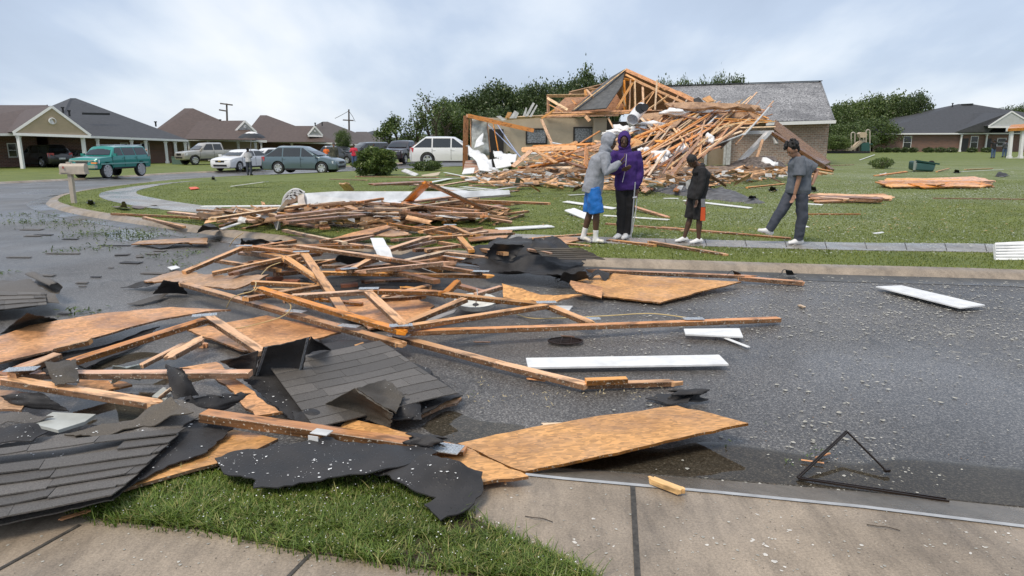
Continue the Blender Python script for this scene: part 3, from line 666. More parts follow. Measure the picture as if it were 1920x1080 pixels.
r, n, dn = house('brick_house', 'grey brown roofed house behind the small round tree on the side street', D(560, 269, 104), D(725, 271, 110), D(605, 228, 118), D(614, 228, 118), 18, ROOF_B2, SIDE_T, (.5, .8, .95), wallin=1.5); roofbits(r, [(604, 233, 114), (591, 234, 110)])
mb = MB(); mb.poly([D(668, 247, 116), D(688, 247, 116), D(728, 271, 108), D(640, 270, 108)][::-1], .1); mb.build('wing_roof', ROOF_B2, r)
r, n, dn = house('brick_house', 'farthest house of the row, dark hipped roof with a white arched gable', D(650, 271, 122), D(775, 274, 128), D(700, 245, 134), D(708, 245, 134), 18, ROOF_D, SIDE_T, (.5, .65, .8, .95), wallin=2.5)
gable(r, D(703, 267, 124), D(712, 257, 124), D(727, 267, 124.5), n * 5, ROOF_D, SIDE_W)
r, n, dn = house('brick_house', 'far house with brown roof just behind the white SUV', D(785, 262, 105), D(900, 262, 105), D(838, 243, 112), D(860, 243, 112), 14, ROOF_B, BRICK, ())
mb = MB(); mb.bar(D(838, 248, 104), D(852, 246, 104), .2, .5); mb.bar(D(853, 247, 104), D(856, 240, 104), .25, .25); mb.build('torn_trim', WHITE, r)
# right: brick house beyond the lawn
r, n, dn = house('brick_house', 'red brown brick house with dark hipped roof and white columns at far right', D(1636, 250, 108), D(2150, 248, 108), D(1797, 195, 118), D(1822, 195, 118), 22, ROOF_D, BRICK, (.33, .423), wins=((.118, .145, .5, 2.3), (.37, .395, .6, 2.3), (.47, .50, .9, 2.)), doors=((.33, .36), (.425, .445)), wallin=.6)
gable(r, D(1853, 237, 106), D(1897, 209, 106), D(1945, 237, 106), n * 10, ROOF_D, SIDE_W, False); roofbits(r, [(1786, 197, 117)])
mb = MB(); mb.poly([D(1846, 211, 112), D(1897, 209, 106), D(1853, 247, 106.8), D(1790, 248, 108)][::-1], .1); mb.build('wing_roof', ROOF_D, r)
mb = MB(); mb.bar(D(1803, 196, 117.6), D(1824, 195, 117.6), .3, .2); mb.build('ridge_cap', BLACK, r)
# torn porch at the right edge
root = empty('broken_porch', G(1900, 300)); tag(root, 'broken white porch with a torn orange timber roof edge at the right edge', 'porch')
for px in (1893, 1914):
    mb = MB(); a = G(px - 1, 297); b = D(px + 4, 243, a.y); mb.bar(a, b, .26, .26); mb.bar(a, a + V(0, 0, .2), .36, .36); mb.build('column', WHITE, root)
y = G(1893, 297).y
mb = MB(); mb.bar(D(1888, 243, y), D(1990, 240, y), .3, .35); mb.build('beam', WHITE, root)
mb = MB(); mb.poly([D(1890, 241, y - .4), D(1990, 236, y - .4), D(1990, 228, y + 2), D(1896, 234, y + 2)], .25); mb.build('torn_roof_edge', WOODS[0], root)
mb = MB(); mb.bar(D(1898, 297, y + .5), D(1912, 296, y + .5), .1, .1); mb.build('rail', WHITE, root)
# ------------------------------------------------------------------ the collapsed house
W = empty('collapsed_house', G(1200, 305)); tag(W, 'brick house torn open by the storm, its roof trusses fallen into a heap', 'house')
def wboard(p, q, w=.11, m=None, name='rafter', par=W, t=.05): return board(name, D(*p), D(*q), w, t, m or random.choice((WOODS[0], WOODS[1], WOODS[1], WOODS[3])), par, roll=rnd(0, 3))
a, b = D(900, 300, 44), D(1118, 300, 45.5)
wl = wallseg('wall', a, b, -.1, D(1000, 221, 44.6).z, DRY, W)
wallseg('wall', D(1112, 300, 44.9), D(1136, 300, 45.1), -.1, D(1125, 221, 45).z, DRY, W, .2)
ART = M('window glass with curtain pattern', (.25, .27, .29), .12, .75, 16, vs=(1, 1, 1)); FR = M('dark window frame', (.02, .018, .016), .4)  # mottled grey of the panes stands for patterned curtains
for (x0, x1, y0, y1) in ((986, 1021, 243, 268), (1075, 1111, 240, 266)):
    u0 = (x0 - 900) / 218.; u1 = (x1 - 900) / 218.; win(a, b, u0, u1, D(x0, y1, 44.6).z, D(x0, y0, 44.6).z, W, FR, ART, False, .08)
mb = MB(); q0, q1 = D(917, 242, 43.9), D(944, 242, 44.05); mb.poly([V(q0.x, q0.y, 0), V(q1.x, q1.y, 0), q1, q0], -.05); mb.build('door', FR, W)
mb = MB()
for i in range(6): mb.bar(D(947, 244 + i * 4, 44), D(955, 244 + i * 4, 44.05), .03, .03)
mb.build('rung', DRY, W)
# broken left end
for p, q, w_ in (((872, 328, 40), (874, 217, 40), .3), ((884, 290, 40.2), (882, 219, 40.2), .2), ((918, 285, 40.4), (911, 224, 40.4), .25), ((874, 217, 40), (925, 226, 40.3), .2), ((878, 217, 40), (1001, 245, 39.6), .22)):
    wboard(p, q, w_, WOODS[0] if w_ < .3 else WOODS[2], 'stud')
FOIL = M('torn foil sheathing', (.42, .44, .43), .35, .5, 3, bmp=.8, bscale=5)
def vsheet(name, pts, m, par, wav=.25, seed=1, n=12):
    """bilinear hanging sheet from four corner points"""
    A, B, C_, D_ = map(Vector, pts); vs = []; fs = []
    for i in range(n + 1):
        for j in range(n + 1):
            u, v = i / n, j / n; p = A.lerp(B, u).lerp(D_.lerp(C_, u), v); k = noise.noise(p * .9 + V(seed, 0, 0)); k2 = noise.noise(p * 2.6 + V(0, seed, 0)); vs.append(p + V(k2 * .3, k, k2 * .6) * wav)
    for i in range(n):
        for j in range(n): k = i * (n + 1) + j; fs.append((k, k + 1, k + n + 2, k + n + 1))
    me = bpy.data.meshes.new(name); me.from_pydata([tuple(v) for v in vs], [], fs); me.update(); me = bakeobj(me, [('SOLIDIFY', dict(thickness=.03))], name); me.shade_smooth()
    return link(name, me, m, par)
vsheet('foil_sheathing', [D(885, 222, 40.2), D(913, 225, 40.3), D(918, 290, 40.2), D(884, 296, 40)], FOIL, W, .2, 2)
BRF = brick_mat('fallen brick panel', (.36, .2, .14), (.25, .14, .1), (.4, .35, .3))
vsheet('fallen_brick_panel', [D(873, 300, 39), D(905, 298, 38.4), D(903, 328, 36), D(866, 329, 36)], BRF, W, .15, 5)
sheet1 = []
for i, pts in enumerate(([(872, 275, 38.6), (900, 283, 38.2), (935, 318, 36), (905, 320, 36)], [(925, 282, 38.8), (967, 292, 38.2), (968, 307, 37.4), (938, 305, 37)], [(893, 262, 39.5), (905, 250, 39.8), (908, 272, 39.2), (890, 275, 39)])):
    o = vsheet('foil_sheathing', [D(*p) for p in pts], M('white sheathing', (.7, .72, .74), .4, .12, 4), W, .35, i * 3)
# brick wing on the right with its littered roof
ea, eb = D(1366, 300, 50), D(1549, 300, 50.6); zt_w = D(1500, 231, 50.2).z
wallseg('wall', ea, eb, -.1, zt_w, BRICKP, W, .3); wallseg('wall', eb, eb + V(-1.2, 12, 0), -.1, zt_w, BRICKP, W, .3)
E0, E1, R0, R1 = D(1436, 229, 49.3), D(1566, 225, 49.6), D(1240, 162, 57), D(1540, 153, 57.5)
mb = MB(); mb.poly([D(1290, 229, 49.2), E1, R1, R0], .12); mb.poly([E1, E1 + V(-.6, 15, .0), R1], .12); mb.poly([R0, R1, R1 + V(0, 8, -3.5), R0 + V(0, 8, -3.5)], .12); mb.build('roof', ROOF_W, W)
mb = MB(); mb.bar(E0 - V(0, .06, .12), E1 - V(0, .06, .12), .05, .22); mb.bar(E1 + V(.05, 0, -.12), E1 + V(-.6, 15, -.12), .05, .22); mb.build('fascia', WHITE, W)
mb = MB(); mb.bar(R0 + V(0, -.05, .05), R1 + V(0, -.05, .05), .3, .06); mb.build('ridge_cap', ROOF_D, W)
wallseg('wall', D(1300, 300, 49.4), D(1362, 300, 49.7), -.1, zt_w, SIDE_T, W); 
for px in (1322, 1357, 1364): mb = MB(); q = D(px, 310, 49.3); mb.box((q.x, q.y - .02, 1.5), (.16 if px < 1360 else .3, .08, 3)); mb.build('trim_board', OFFW, W)
wallseg('wall', D(1136, 300, 47), D(1300, 300, 49), -.1, 2.9, M('painted shade interior wall', (.09, .075, .06), .8), W)  # dark base colour stands in for the shade inside the wreck
# fallen porch post and beam
board('porch_post', D(1376, 315, 42), D(1440, 249, 43.5), .3, .22, WHITE, W); board('porch_beam', D(1375, 249, 44.5), D(1450, 248, 44.5), .2, .2, WHITE, W)
board('broken_post', D(1450, 250, 44), D(1456, 270, 43.6), .2, .15, OFFW, W); board('prop', D(1413, 316, 41), D(1430, 262, 43), .16, .09, WOODS[1], W)
mb = MB(); pts = [D(1452, 232, 46), D(1460, 238, 45.5), D(1556, 312, 40.5), D(1545, 318, 39.5), D(1500, 292, 42), D(1450, 250, 45)]; mb.poly(pts, .3); mb.build('fallen_eave', [DIRTY], W); board('eave_tail', D(1450, 250, 44), D(1560, 320, 39.4), .3, .18, DIRTY, W)
# standing half of the main roof
pk = D(1173, 132, 47)
mb = MB(); mb.poly([D(1172, 131, 47), D(1146, 146, 47.6), D(1098, 186, 46), D(1072, 209, 45), D(1137, 204, 43.5), D(1167, 160, 45.5)][::-1], .06); mb.build('roof_felt', M('weathered felt roof', (.085, .088, .09), .6, .3, 4, bmp=.5, bscale=6), W)
mb = MB(); mb.poly([D(1173, 130, 47.4), D(1245, 162, 50), D(1330, 198, 52), D(1330, 215, 52), D(1180, 215, 50.5), D(1140, 150, 49)][::-1], .05); mb.poly([D(1072, 170, 51), D(1170, 152, 51), D(1170, 215, 50), D(1028, 215, 50)][::-1], .05); mb.build('roof_deck', WOODS[2], W)
mb = MB(); mb.poly([D(1066, 172, 46.5), D(1132, 156, 48.5), D(1136, 152, 49), D(1104, 172, 48), D(1078, 178, 47)], .06); mb.build('torn_deck', OSB[2], W)
for p, q, w_ in (((1173, 131, 46.8), (1305, 190, 45.5), .22), ((1173, 140, 46.6), (1240, 175, 45.6), .14), ((1172, 131, 46.8), (1075, 206, 44.6), .2), ((1168, 148, 46.4), (1190, 152, 46), .14), ((1190, 150, 46), (1290, 196, 45), .16), ((1170, 150, 46), (1172, 208, 45.4), .16), ((1182, 150, 46), (1180, 210, 45), .14), ((1190, 152, 46), (1191, 210, 45.2), .14), ((1205, 158, 46), (1206, 205, 45.2), .14), ((1172, 200, 45.2), (1166, 165, 46), .12), ((1186, 155, 45.6), (1156, 204, 44.4), .14), ((1228, 170, 45.8), (1208, 200, 45), .14), ((1230, 172, 45.8), (1252, 196, 45), .14), ((1252, 180, 45.4), (1216, 205, 44.8), .12), ((1232, 150, 45), (1228, 206, 44.6), .13), ((1180, 210, 45), (1240, 160, 47), .12), ((1025, 180, 45.6), (1096, 179, 46.2), .2), ((1026, 184, 45.4), (1064, 206, 45), .18), ((1030, 196, 45.4), (1056, 210, 45), .14), ((1028, 181, 45.6), (1028, 213, 45.4), .2), ((1100, 168, 46), (1112, 183, 45.4), .14), ((1074, 188, 45.6), (1080, 196, 45.2), .2), ((1098, 168, 46.4), (1099, 180, 46), .2), ((1104, 166, 47), (1126, 170, 47), .16), ((1022, 214, 44.6), (1242, 209, 45), .24), ((1016, 218, 44.4), (1180, 211, 44.8), .14), ((1072, 212, 44.2), (1222, 206, 44.4), .12), ((1015, 220, 44.2), (1160, 216, 44.4), .1), ((1015, 222, 44), (1040, 206, 44), .12), ((1015, 224, 43.8), (1036, 273, 43), .2), ((1098, 218, 43.8), (1106, 227, 43.5), .2), ((1140, 221, 44), (1150, 240, 43.4), .1), ((950, 222, 44), (1018, 218, 44.2), .2), ((925, 232, 41), (935, 286, 39), .08)):
    wboard(p, q, w_)
mb = MB(); mb.poly([D(947, 221, 43.9), D(952, 210, 43.9), D(960, 211, 43.9), D(955, 222, 43.9)], .04); mb.build('torn_sheathing', OSB[0], W)
for pts in (([(955, 222), (965, 207), (973, 212), (968, 222)]), ([(984, 219), (999, 192), (1003, 194), (990, 218)]), ([(992, 219), (1006, 196), (1008, 198), (997, 219)]), ([(980, 218), (986, 201), (988, 203), (986, 216)]), ([(930, 218), (938, 217), (949, 225), (942, 226)])):
    mb = MB(); mb.poly([D(x, y, 43.8) for x, y in pts], .05); mb.build('bent_siding', OFFW, W)
mb = MB(); mb.poly([D(1246, 193, 44.6), D(1300, 191, 44.4), D(1330, 192, 44.2), D(1400, 195, 43.8), D(1424, 198, 43.6), D(1428, 206, 43.4), D(1421, 201, 43.4), D(1416, 207, 43.4), D(1408, 200, 43.4), D(1402, 205, 43.6), D(1384, 199, 43.2), D(1360, 204, 43.2), D(1340, 199, 43.2), D(1305, 206, 43.6), D(1260, 201, 44)][::-1], .12); mb.build('torn_deck', OSB[2], W)
mb = MB(); mb.poly([D(1232, 160, 48.8), D(1245, 161, 49), D(1259, 170, 48.6), D(1246, 170, 48.4)], .05); mb.poly([D(1262, 170, 48), D(1275, 172, 48), D(1306, 188, 46.6), D(1295, 189, 46.4)], .05); mb.poly([D(1316, 186, 46.4), D(1330, 180, 47), D(1339, 190, 46.4), D(1327, 193, 46)], .05); mb.build('decking_edge', OSB[0], W)
mb = MB(); mb.poly([D(1300, 188, 45), D(1310, 184, 45), D(1318, 192, 44.6), D(1312, 202, 44.4), D(1303, 200, 44.4)], .1); mb.build('felt_rag', FELT, W)
for pts in ([(1300, 214, 44.5), (1396, 208, 44.8), (1436, 224, 44.4), (1418, 230, 44.2), (1330, 222, 44)], [(1395, 203, 45.2), (1428, 214, 45), (1440, 228, 44.6), (1412, 222, 44.8)], [(1200, 216, 44), (1240, 212, 44.2), (1262, 205, 44.4), (1236, 240, 43), (1210, 236, 43)], [(1340, 262, 40.5), (1372, 240, 42), (1390, 244, 42), (1352, 280, 40)]):
    mb = MB(); mb.poly([D(*p) for p in pts], .08); mb.build('torn_deck', (DIRTY, OSB[2])[len(pts) % 2], W)
# ceiling sheets and panels hanging in the heap
for pts, m in (([(1225, 245, 41), (1283, 222, 42), (1268, 238, 40.5), (1232, 252, 40)], OSB[2]), ([(1180, 262, 38), (1192, 261, 38), (1206, 268, 37.6), (1196, 276, 37), (1176, 277, 37)], OSB[0]), ([(1120, 268, 38.5), (1160, 262, 39), (1160, 282, 37), (1110, 285, 37)], OSB[2]), ([(1080, 286, 37.5), (1100, 286, 37.5), (1110, 310, 36), (1085, 312, 36)], OSB[2]), ([(1020, 282, 38.2), (1070, 285, 38), (1068, 300, 37), (1015, 305, 37)], WOODS[2]),
               ([(1220, 240, 42.4), (1262, 196, 43), (1264, 204, 43), (1226, 246, 42.2)], WOODS[2]), ([(1330, 318, 35), (1375, 316, 35), (1345, 330, 33.6), (1328, 330, 33.6)], OSB[0]), ([(1350, 314, 36), (1372, 316, 36), (1352, 323, 35), (1330, 322, 35)], OSB[0]), ([(1250, 325, 33), (1290, 318, 33), (1300, 350, 30.6), (1272, 345, 30.6)], OSB[1])):
    mb = MB(); mb.poly([D(*p) for p in pts], .05); o = mb.build('board_panel', m); tag(o, 'torn board panel hanging in the collapsed roof heap', 'panel', 'panels in the collapsed roof heap')
for i, (px, py, d, rx, rz_) in enumerate(((1222, 234, 41.5, .8, .2), (1196, 246, 41, .7, .25), (1262, 211, 42.5, .7, .2), (1186, 226, 41.5, .3, .3), (1330, 262, 38, .25, .3), (1236, 294, 35, .5, .3), (1242, 308, 34, .35, .4), (1150, 250, 40, .6, .2), (1165, 244, 41, .5, .3), (1280, 282, 36, .3, .3), (1208, 282, 36, .3, .15), (1442, 318, 39, .5, .5), (1262, 330, 32, .3, .3))):
    o = blob('insulation', D(px, py, d), (rx, .4, rz_), INSUL, amp=.6, seed=i); o['label'] = 'white fibre insulation spilling from the collapsed roof heap'; o['category'] = 'insulation'; o['group'] = 'insulation in the roof heap'
# two flexible ducts
mb = MB(); mb.tube([D(1204, 202, 41), D(1196, 210, 40.6), D(1186, 224, 40)], .33, 14, cap=False); o = mb.build('air_duct', M('silver duct', (.72, .73, .75), .35, .15, 5, bmp=.8, bscale=9), smooth=60); tag(o, 'round white insulated air duct poking from the roof heap', 'duct')
mb = MB(); mb.tube([D(1200, 204, 40.2), D(1201, 203, 40.1)], .28, 14); mb.tube([D(1208, 202, 40.2), D(1209, 201, 40.1)], .22, 14); mb.build('duct_mouth', BLACK, o)
for i, (p0, p1, p2) in enumerate(((D(911, 230, 41), D(965, 280, 39), D(1012, 332, 33)), (D(930, 230, 41), D(975, 290, 38), D(1018, 333, 33)))):
    mb = MB(); mb.tube(crom([p0, p1 - V(0, 0, .1), p2], 8), .028, 6); o = mb.build('cable', M('blue white cable', (.35, .42, .62), .4)); tag(o, ('upper', 'lower')[1 - i] + ' of two blue white cables hanging from the broken end wall', 'cable')
# ================================================================== VEHICLES
TYRE = M('tyre rubber', (.02, .02, .021), .7, .15, 20, bmp=.3); RIM = M('alloy rim', (.62, .63, .65), .25, .08, 4, metal=.8); CHROME = M('chrome', (.75, .76, .78), .12, .05, metal=.95)
GLASS = M('car glass', (.02, .024, .028), .05, .1, spec=.8); LAMP = M('head lamp', (.62, .65, .68), .12, .1, 20, coat=1); TAIL = M('tail lamp', (.45, .02, .02), .15, .1, coat=1); AMB = M('amber lamp', (.75, .28, .08), .2, .1, coat=1); UNDER = M('dark underbody', (.012, .012, .013), .7)
def paint(n, c, metal=.25): return M('paint ' + n, c, .28, .03, 1.5, metal=metal, coat=.9)
def wheel(root, x, y, r, wdt, spokes=5, rimr=.66, rim=RIM, big=False):
    s = 1 if y > 0 else -1; mw = root.matrix_basis @ Matrix.Translation((x, y, r))
    mb = MB(); R_ = r; h = wdt / 2; mb.lathe([(r * rimr, -h), (r * .93, -h), (r, -h * .7), (r, h * .7), (r * .93, h), (r * rimr, h), (r * rimr, -h)], 28, axis='Y'); w_ = mb.build('wheel', TYRE, root, mw, smooth=40)
    mb = MB(); q = r * rimr; mb.lathe([(q * 1.02, s * h * .98), (q * .93, s * h * 1.03), (q * .86, s * h * .9), (q * .84, s * h * .4)], 28, axis='Y')
    for k in range(spokes):
        a = 2 * math.pi * k / spokes + .3; e = V(math.cos(a), 0, math.sin(a)); p = V(-e.z, 0, e.x)
        for d_ in ((-.05, .05) if not big else (0,)): mb.bar(e * q * .12 + p * d_ * q + V(0, s * h * .8, 0), e * q * .93 + p * d_ * 2.4 * q + V(0, s * h * .86, 0), .075 * r / .35, .05, up=V(0, 1, 0))
    mb.lathe([(q * .2, s * h * .7), (q * .18, s * h * .98), (0, s * h)], 12, axis='Y'); mb.build('rim', rim, w_, mw, smooth=40)
    mb = MB(); mb.lathe([(q * .9, s * h * .42), (0, s * h * .42)], 20, axis='Y'); mb.build('hub_shade', UNDER, w_, mw)  # dark disc painted as the shade behind the spokes
def car(name, label, cat, px, py, phi, pm, L=4.7, Wd=1.85, H=1.5, cl=.2, belt=.95, hood=.92, nose=.72, gh=None, wb=None, wr=.34, style='sedan', scale=1., spokes=5, grille=BLACK, rimr=.66, tail=TAIL, lower=None, group=None, bigw=False, z=0, at=None):
    g = at or G(px, py); u = V(-g.x, -g.y, 0).normalized(); lf = V(-g.y, g.x, 0).normalized()
    if lf.x > 0: lf = -lf
    a = R(phi); hd = u * math.cos(a) + lf * math.sin(a); an = math.atan2(hd.y, hd.x)
    root = empty(name, (g.x, g.y, g.z + RZ * 0 + z), an); root.matrix_basis = root.matrix_basis @ Matrix.Scale(scale, 4); root['label'] = label; tag(root, label, cat, group)
    mw = root.matrix_basis; hx = L / 2; wb = wb or L * .57; w = Wd / 2; rb, rt, ft, fb = gh       # rear base, rear top, front top, front base (x from the tail)
    X = lambda v: v - hx; fa, ra = hx - (L - wb) * .46, hx - (L - wb) * .46 - wb
    # stations: x, low z, belt z, roof z, width factor
    st = [(0, cl + .18, belt * .78, belt * .80, .84), (.05, cl + .06, belt * .92, belt * .94, .92), (.16, cl, belt, belt + .02, .97)]
    bt = belt
    for i in range(1, 8): st.append((None,) * 5)
    st = st[:3]
    def add(x, zb, zr, wf=1.): st.append((x, cl, zb, zr, wf))
    if rb > .3: add(rb - .05, bt, bt + .02)
    add(rb, bt, bt + .03)
    n = 4
    for i in range(1, n + 1): u_ = i / n; add(rb + (rt - rb) * u_, bt, bt + (H - bt) * (u_ ** .9))
    for i in range(1, 5): u_ = i / 4; add(rt + (ft - rt) * u_, bt - .01 * u_, H - .02 * (2 * u_ - 1) ** 2 if u_ < 1 else H - .03)
    for i in range(1, n + 1): u_ = i / n; add(ft + (fb - ft) * u_, bt - (bt - hood) * u_, (H - .03) + (hood + .03 - H + .03) * (u_ ** 1.08))
    m_ = 4
    for i in range(1, m_ + 1): u_ = i / m_; add(fb + (L - .16 - fb) * u_, hood - (hood - nose) * u_ ** 1.8, hood + .03 - (hood - nose) * u_ ** 1.8, 1 - .05 * u_)
    st.append((L - .05, cl + .04, nose * .9, nose * .93, .90)); st.append((L, cl + .14, nose * .74, nose * .78, .80))
    st.sort(key=lambda q: q[0]); mb = MB(); ring = None
    for (x, z0, zb, zr, wf) in st:
        ww = w * wf; up = zr - zb; g_ = min(1, up / (H - bt)) if up > .05 else 0; re = ww * (.93 - .17 * g_); rc = ww * (.80 - .20 * g_)
        half = [(ww * .80, z0), (ww * .965, z0 + .07), (ww * 1.0, z0 + (zb - z0) * .45), (ww * .995, z0 + (zb - z0) * .75), (ww * .965, zb - .015), (re, zb + max(up - .055, .006)), (rc, zb + up * 1.0 if up > .02 else zb + .02), (rc * .5, zr + .022)]
        vs = [(X(x), y, z_) for y, z_ in half] + [(X(x), 0, zr + .03)] + [(X(x), -y, z_) for y, z_ in half[::-1]]; k = len(vs)
        b0 = len(mb.v); mb.v += [V(*q) for q in vs]
        if ring is not None:
            for j in range(k): mb.f.append([ring + j, ring + (j + 1) % k, b0 + (j + 1) % k, b0 + j][::-1]); mb.m.append(0)
        else: mb.f.append(list(range(b0, b0 + k))); mb.m.append(0)
        ring = b0
    mb.f.append(list(range(ring, ring + k))[::-1]); mb.m.append(0)
    cut = MB()
    for xx in (fa, ra):
        for s in (-1, 1):
            c2 = []; 
            cut.lathe([(0, s * (w + .2)), (wr * 1.17, s * (w + .2)), (wr * 1.17, s * (w - .32)), (0, s * (w - .32))][::(1 if s > 0 else -1)], 24, axis='Y', c=(xx, 0, wr * 1.02))
    cm = bpy.data.meshes.new('cut'); cm.from_pydata([tuple(v) for v in cut.v], [], cut.f); bm = bmesh.new(); bm.from_mesh(cm); bmesh.ops.remove_doubles(bm, verts=bm.verts, dist=1e-5); bmesh.ops.recalc_face_normals(bm, faces=bm.faces); bm.to_mesh(cm); bm.free()
    co = bpy.data.objects.new('cut', cm); col.objects.link(co)
    bmsh = bpy.data.meshes.new('b'); bmsh.from_pydata([tuple(v) for v in mb.v], [], mb.f); bm = bmesh.new(); bm.from_mesh(bmsh); bmesh.ops.recalc_face_normals(bm, faces=bm.faces); bm.to_mesh(bmsh); bm.free()
    try: me = bakeobj(bmsh, [('BOOLEAN', dict(object=co, operation='DIFFERENCE', solver='EXACT'))], 'body')
    except Exception: me = bmsh
    bpy.data.objects.remove(co)
    me.shade_smooth(); me.set_sharp_from_angle(angle=R(28)); body = link('body', me, pm, root, mw)
    mb = MB(); mb.box((0, 0, cl + .16), (L * .93, Wd * .62, .3)); mb.build('underbody', UNDER, root, mw)
    for xx in (fa, ra):
        for s in (-1, 1): wheel(root, xx, s * (w - .13), wr, .24, spokes, rimr, big=bigw)
    def yb(x, z_):   # half width of glasshouse at height z_
        t = (z_ - bt + .015) / (H - .055 - bt + .015); return w * (.965 + (.76 - .965) * max(0, min(1, t))) 
    def side(pts, nm, m, off=.008, th=.0):
        for s in (-1, 1):
            mb = MB(); mb.poly([V(X(x), s * (yb(x, z_) + off), z_) for x, z_ in pts][::s]); mb.build(nm, m, root, mw)
    zt0, zt1 = bt + .03, H - .1; fx = lambda x0, x1, z_: x0 + (x1 - x0) * (z_ - bt) / (H - bt)
    rearx = lambda z_: fx(rb, rt, z_) + .14; frontx = lambda z_: fx(fb, ft, z_) - .13
    nd = {'sedan': [.5], 'suv': [.36, .68], 'cab': [.42], 'wagon': [.34, .66]}[style]; x0, x1 = rb, fb; ed = [None] + nd + [None]
    for i in range(len(nd) + 1):
        lo0 = rearx(zt0) if i == 0 else x0 + (x1 - x0) * nd[i - 1] + .04; lo1 = rearx(zt1) if i == 0 else lo0; hi0 = frontx(zt0) if i == len(nd) else x0 + (x1 - x0) * nd[i] - .04; hi1 = frontx(zt1) if i == len(nd) else hi0
        if i == len(nd): hi0 -= .12
        side([(lo0, zt0), (hi0, zt0), (max(hi1, lo1 + .1), zt1), (lo1, zt1)], 'side_window', GLASS)
    # wind screen and rear screen lie just over the shell
    def screen(xb, xt, zb_, nm, s):
        a0 = V(X(xb), 0, zb_ + .05); a1 = V(X(xt), 0, H - .07); d = (a1 - a0); nn = V(-d.z, 0, d.x) * (1 if s > 0 else -1); nn.normalize(); nn = V(abs(nn.x) * s, 0, abs(nn.z)); mb = MB(); k0, k1 = .06, .93; vs = []; m = 6
        for i in range(m + 1):
            t = k0 + (k1 - k0) * i / m; p = a0.lerp(a1, t) + nn * .05; hw = w * (.83 + (.63 - .83) * t)
            for j in range(7): y = -1 + 2 * j / 6; vs.append(V(p.x - s * .03 * y * y, y * hw, p.z - .02 * y * y * (t)))
        fs = [(i * 7 + j, i * 7 + j + 1, (i + 1) * 7 + j + 1, (i + 1) * 7 + j) for i in range(m) for j in range(6)]; mb.add(vs, fs); mb.build(nm, GLASS, root, mw, smooth=60)
    screen(fb, ft, hood, 'windscreen', 1)
    screen(rb, rt, bt, 'rear_window', -1)
    nz = nose
    for s in (-1, 1):
        mb = MB(); xq = X(L) - .03; mb.add([V(xq, s * w * .42, nz * .74), V(xq + .035, s * w * .42, nz * .92), V(X(L - .07), s * w * .86, nz * .96), V(X(L - .3), s * w * .985, nz * .96), V(X(L - .26), s * w * .985, nz * .78), V(X(L - .04), s * w * .84, nz * .74)], [(0, 1, 2, 5), (5, 2, 3, 4)]); mb.build('headlight', LAMP, root, mw)
        mb = MB(); zl, zh = (bt * .68, bt * .9) if style in ('sedan', 'wagon') else (bt * .74, bt * 1.02); mb.add([V(X(0) - .02 + .03, s * w * .60, zl), V(X(0) + .01, s * w * .60, zh), V(X(.06), s * w * .93, zh), V(X(.3), s * w * .99, zh), V(X(.26), s * w * .99, zl + .03), V(X(.05), s * w * .93, zl)], [(0, 1, 2, 5), (5, 2, 3, 4)]); mb.build('tail_light', tail, root, mw)
        mb = MB(); mb.box((X(fb - .55) + .35, s * (w + .10), bt + .08), (.14, .2, .15)); mb.build('mirror', pm if style != 'sedan' else pm, root, mw)
        for i, dxx in enumerate([x0 + (x1 - x0) * n_ + .12 for n_ in nd][-2:]):
            mb = MB(); mb.box((X(dxx) , s * (w * .985), bt - .14), (.17, .04, .035)); mb.build('door_handle', pm if pm is not UNDER else CHROME, root, mw)
        mb = MB()
        for n_ in nd + [(.98)]:
            q = x0 + (x1 - x0) * n_; mb.box((X(q), s * (w * 1.0), (cl + bt) / 2 + .08), (.014, .014, bt - cl - .22))
        mb.box((X((ra + hx + fa + hx) / 2), s * w * .985, cl + .06), (wb - wr * 2.5, .05, .1)); mb.build('door_seam', UNDER, root, mw)
    mb = MB(); mb.box((X(L) - .005, 0, nz * .83), (.03, w * .78, nz * .16)); mb.build('grille', grille, root, mw)
    mb = MB(); mb.box((X(L) - .0, 0, cl + .2), (.03, w * 1.2, .13)); mb.build('lower_grille', UNDER, root, mw)
    mb = MB(); mb.box((X(0) - .003, 0, bt * .62), (.03, .5, .14)); mb.build('number_plate', OFFW, root, mw)
    return root, mw, X, w
# turquoise SUV on tall rims
TEAL = paint('turquoise', (.01, .235, .20))
t, mw, X, w_ = car('parked_car', 'turquoise SUV on oversized spoked chrome rims rolling down the side street', 'car', 212, 332, 38, TEAL, L=4.9, Wd=1.95, H=1.88, cl=.52, belt=1.30, hood=1.26, nose=1.16, gh=(.12, .36, 3.05, 3.62), wb=3.0, wr=.44, style='suv', scale=1.0, spokes=8, grille=M('dark grille', (.06, .06, .06), .3), rimr=.80, z=.0)
mb = MB(); mb.box((X(4.9) + .05, 0, .72), (.2, 1.9, .17)); mb.build('bumper', CHROME, t, mw); mb = MB(); mb.box((X(4.9) + .02, 0, 1.06), (.04, 1.5, .06)); mb.build('grille_bar', CHROME, t, mw)
for s in (-1, 1):
    mb = MB(); mb.box((X(2.45), s * .985, .86), (4.2, .02, .07)); mb.build('side_moulding', M('pale moulding', (.2, .4, .38), .3), t, mw)
    mb = MB(); mb.box((X(4.86), s * .78, .93), (.1, .34, .1)); mb.build('indicator', AMB, t, mw)
    mb = MB(); mb.tube([(X(.3), s * .6, 1.93), (X(2.8), s * .6, 1.93)], .025, 6); mb.build('roof_rack', CHROME, t, mw)
mb = MB(); mb.box((X(3.2), .0, .0), (.01, .01, .01)); 
BLK = paint('black', (.012, .012, .013), 0); SILV = paint('champagne silver', (.42, .40, .36), .4); WHT = paint('white', (.72, .73, .74), 0); GRY = paint('slate blue', (.105, .155, .18), .35); DGR = paint('dark grey', (.045, .048, .055)); RAMC = paint('black plum', (.02, .015, .02), .1)
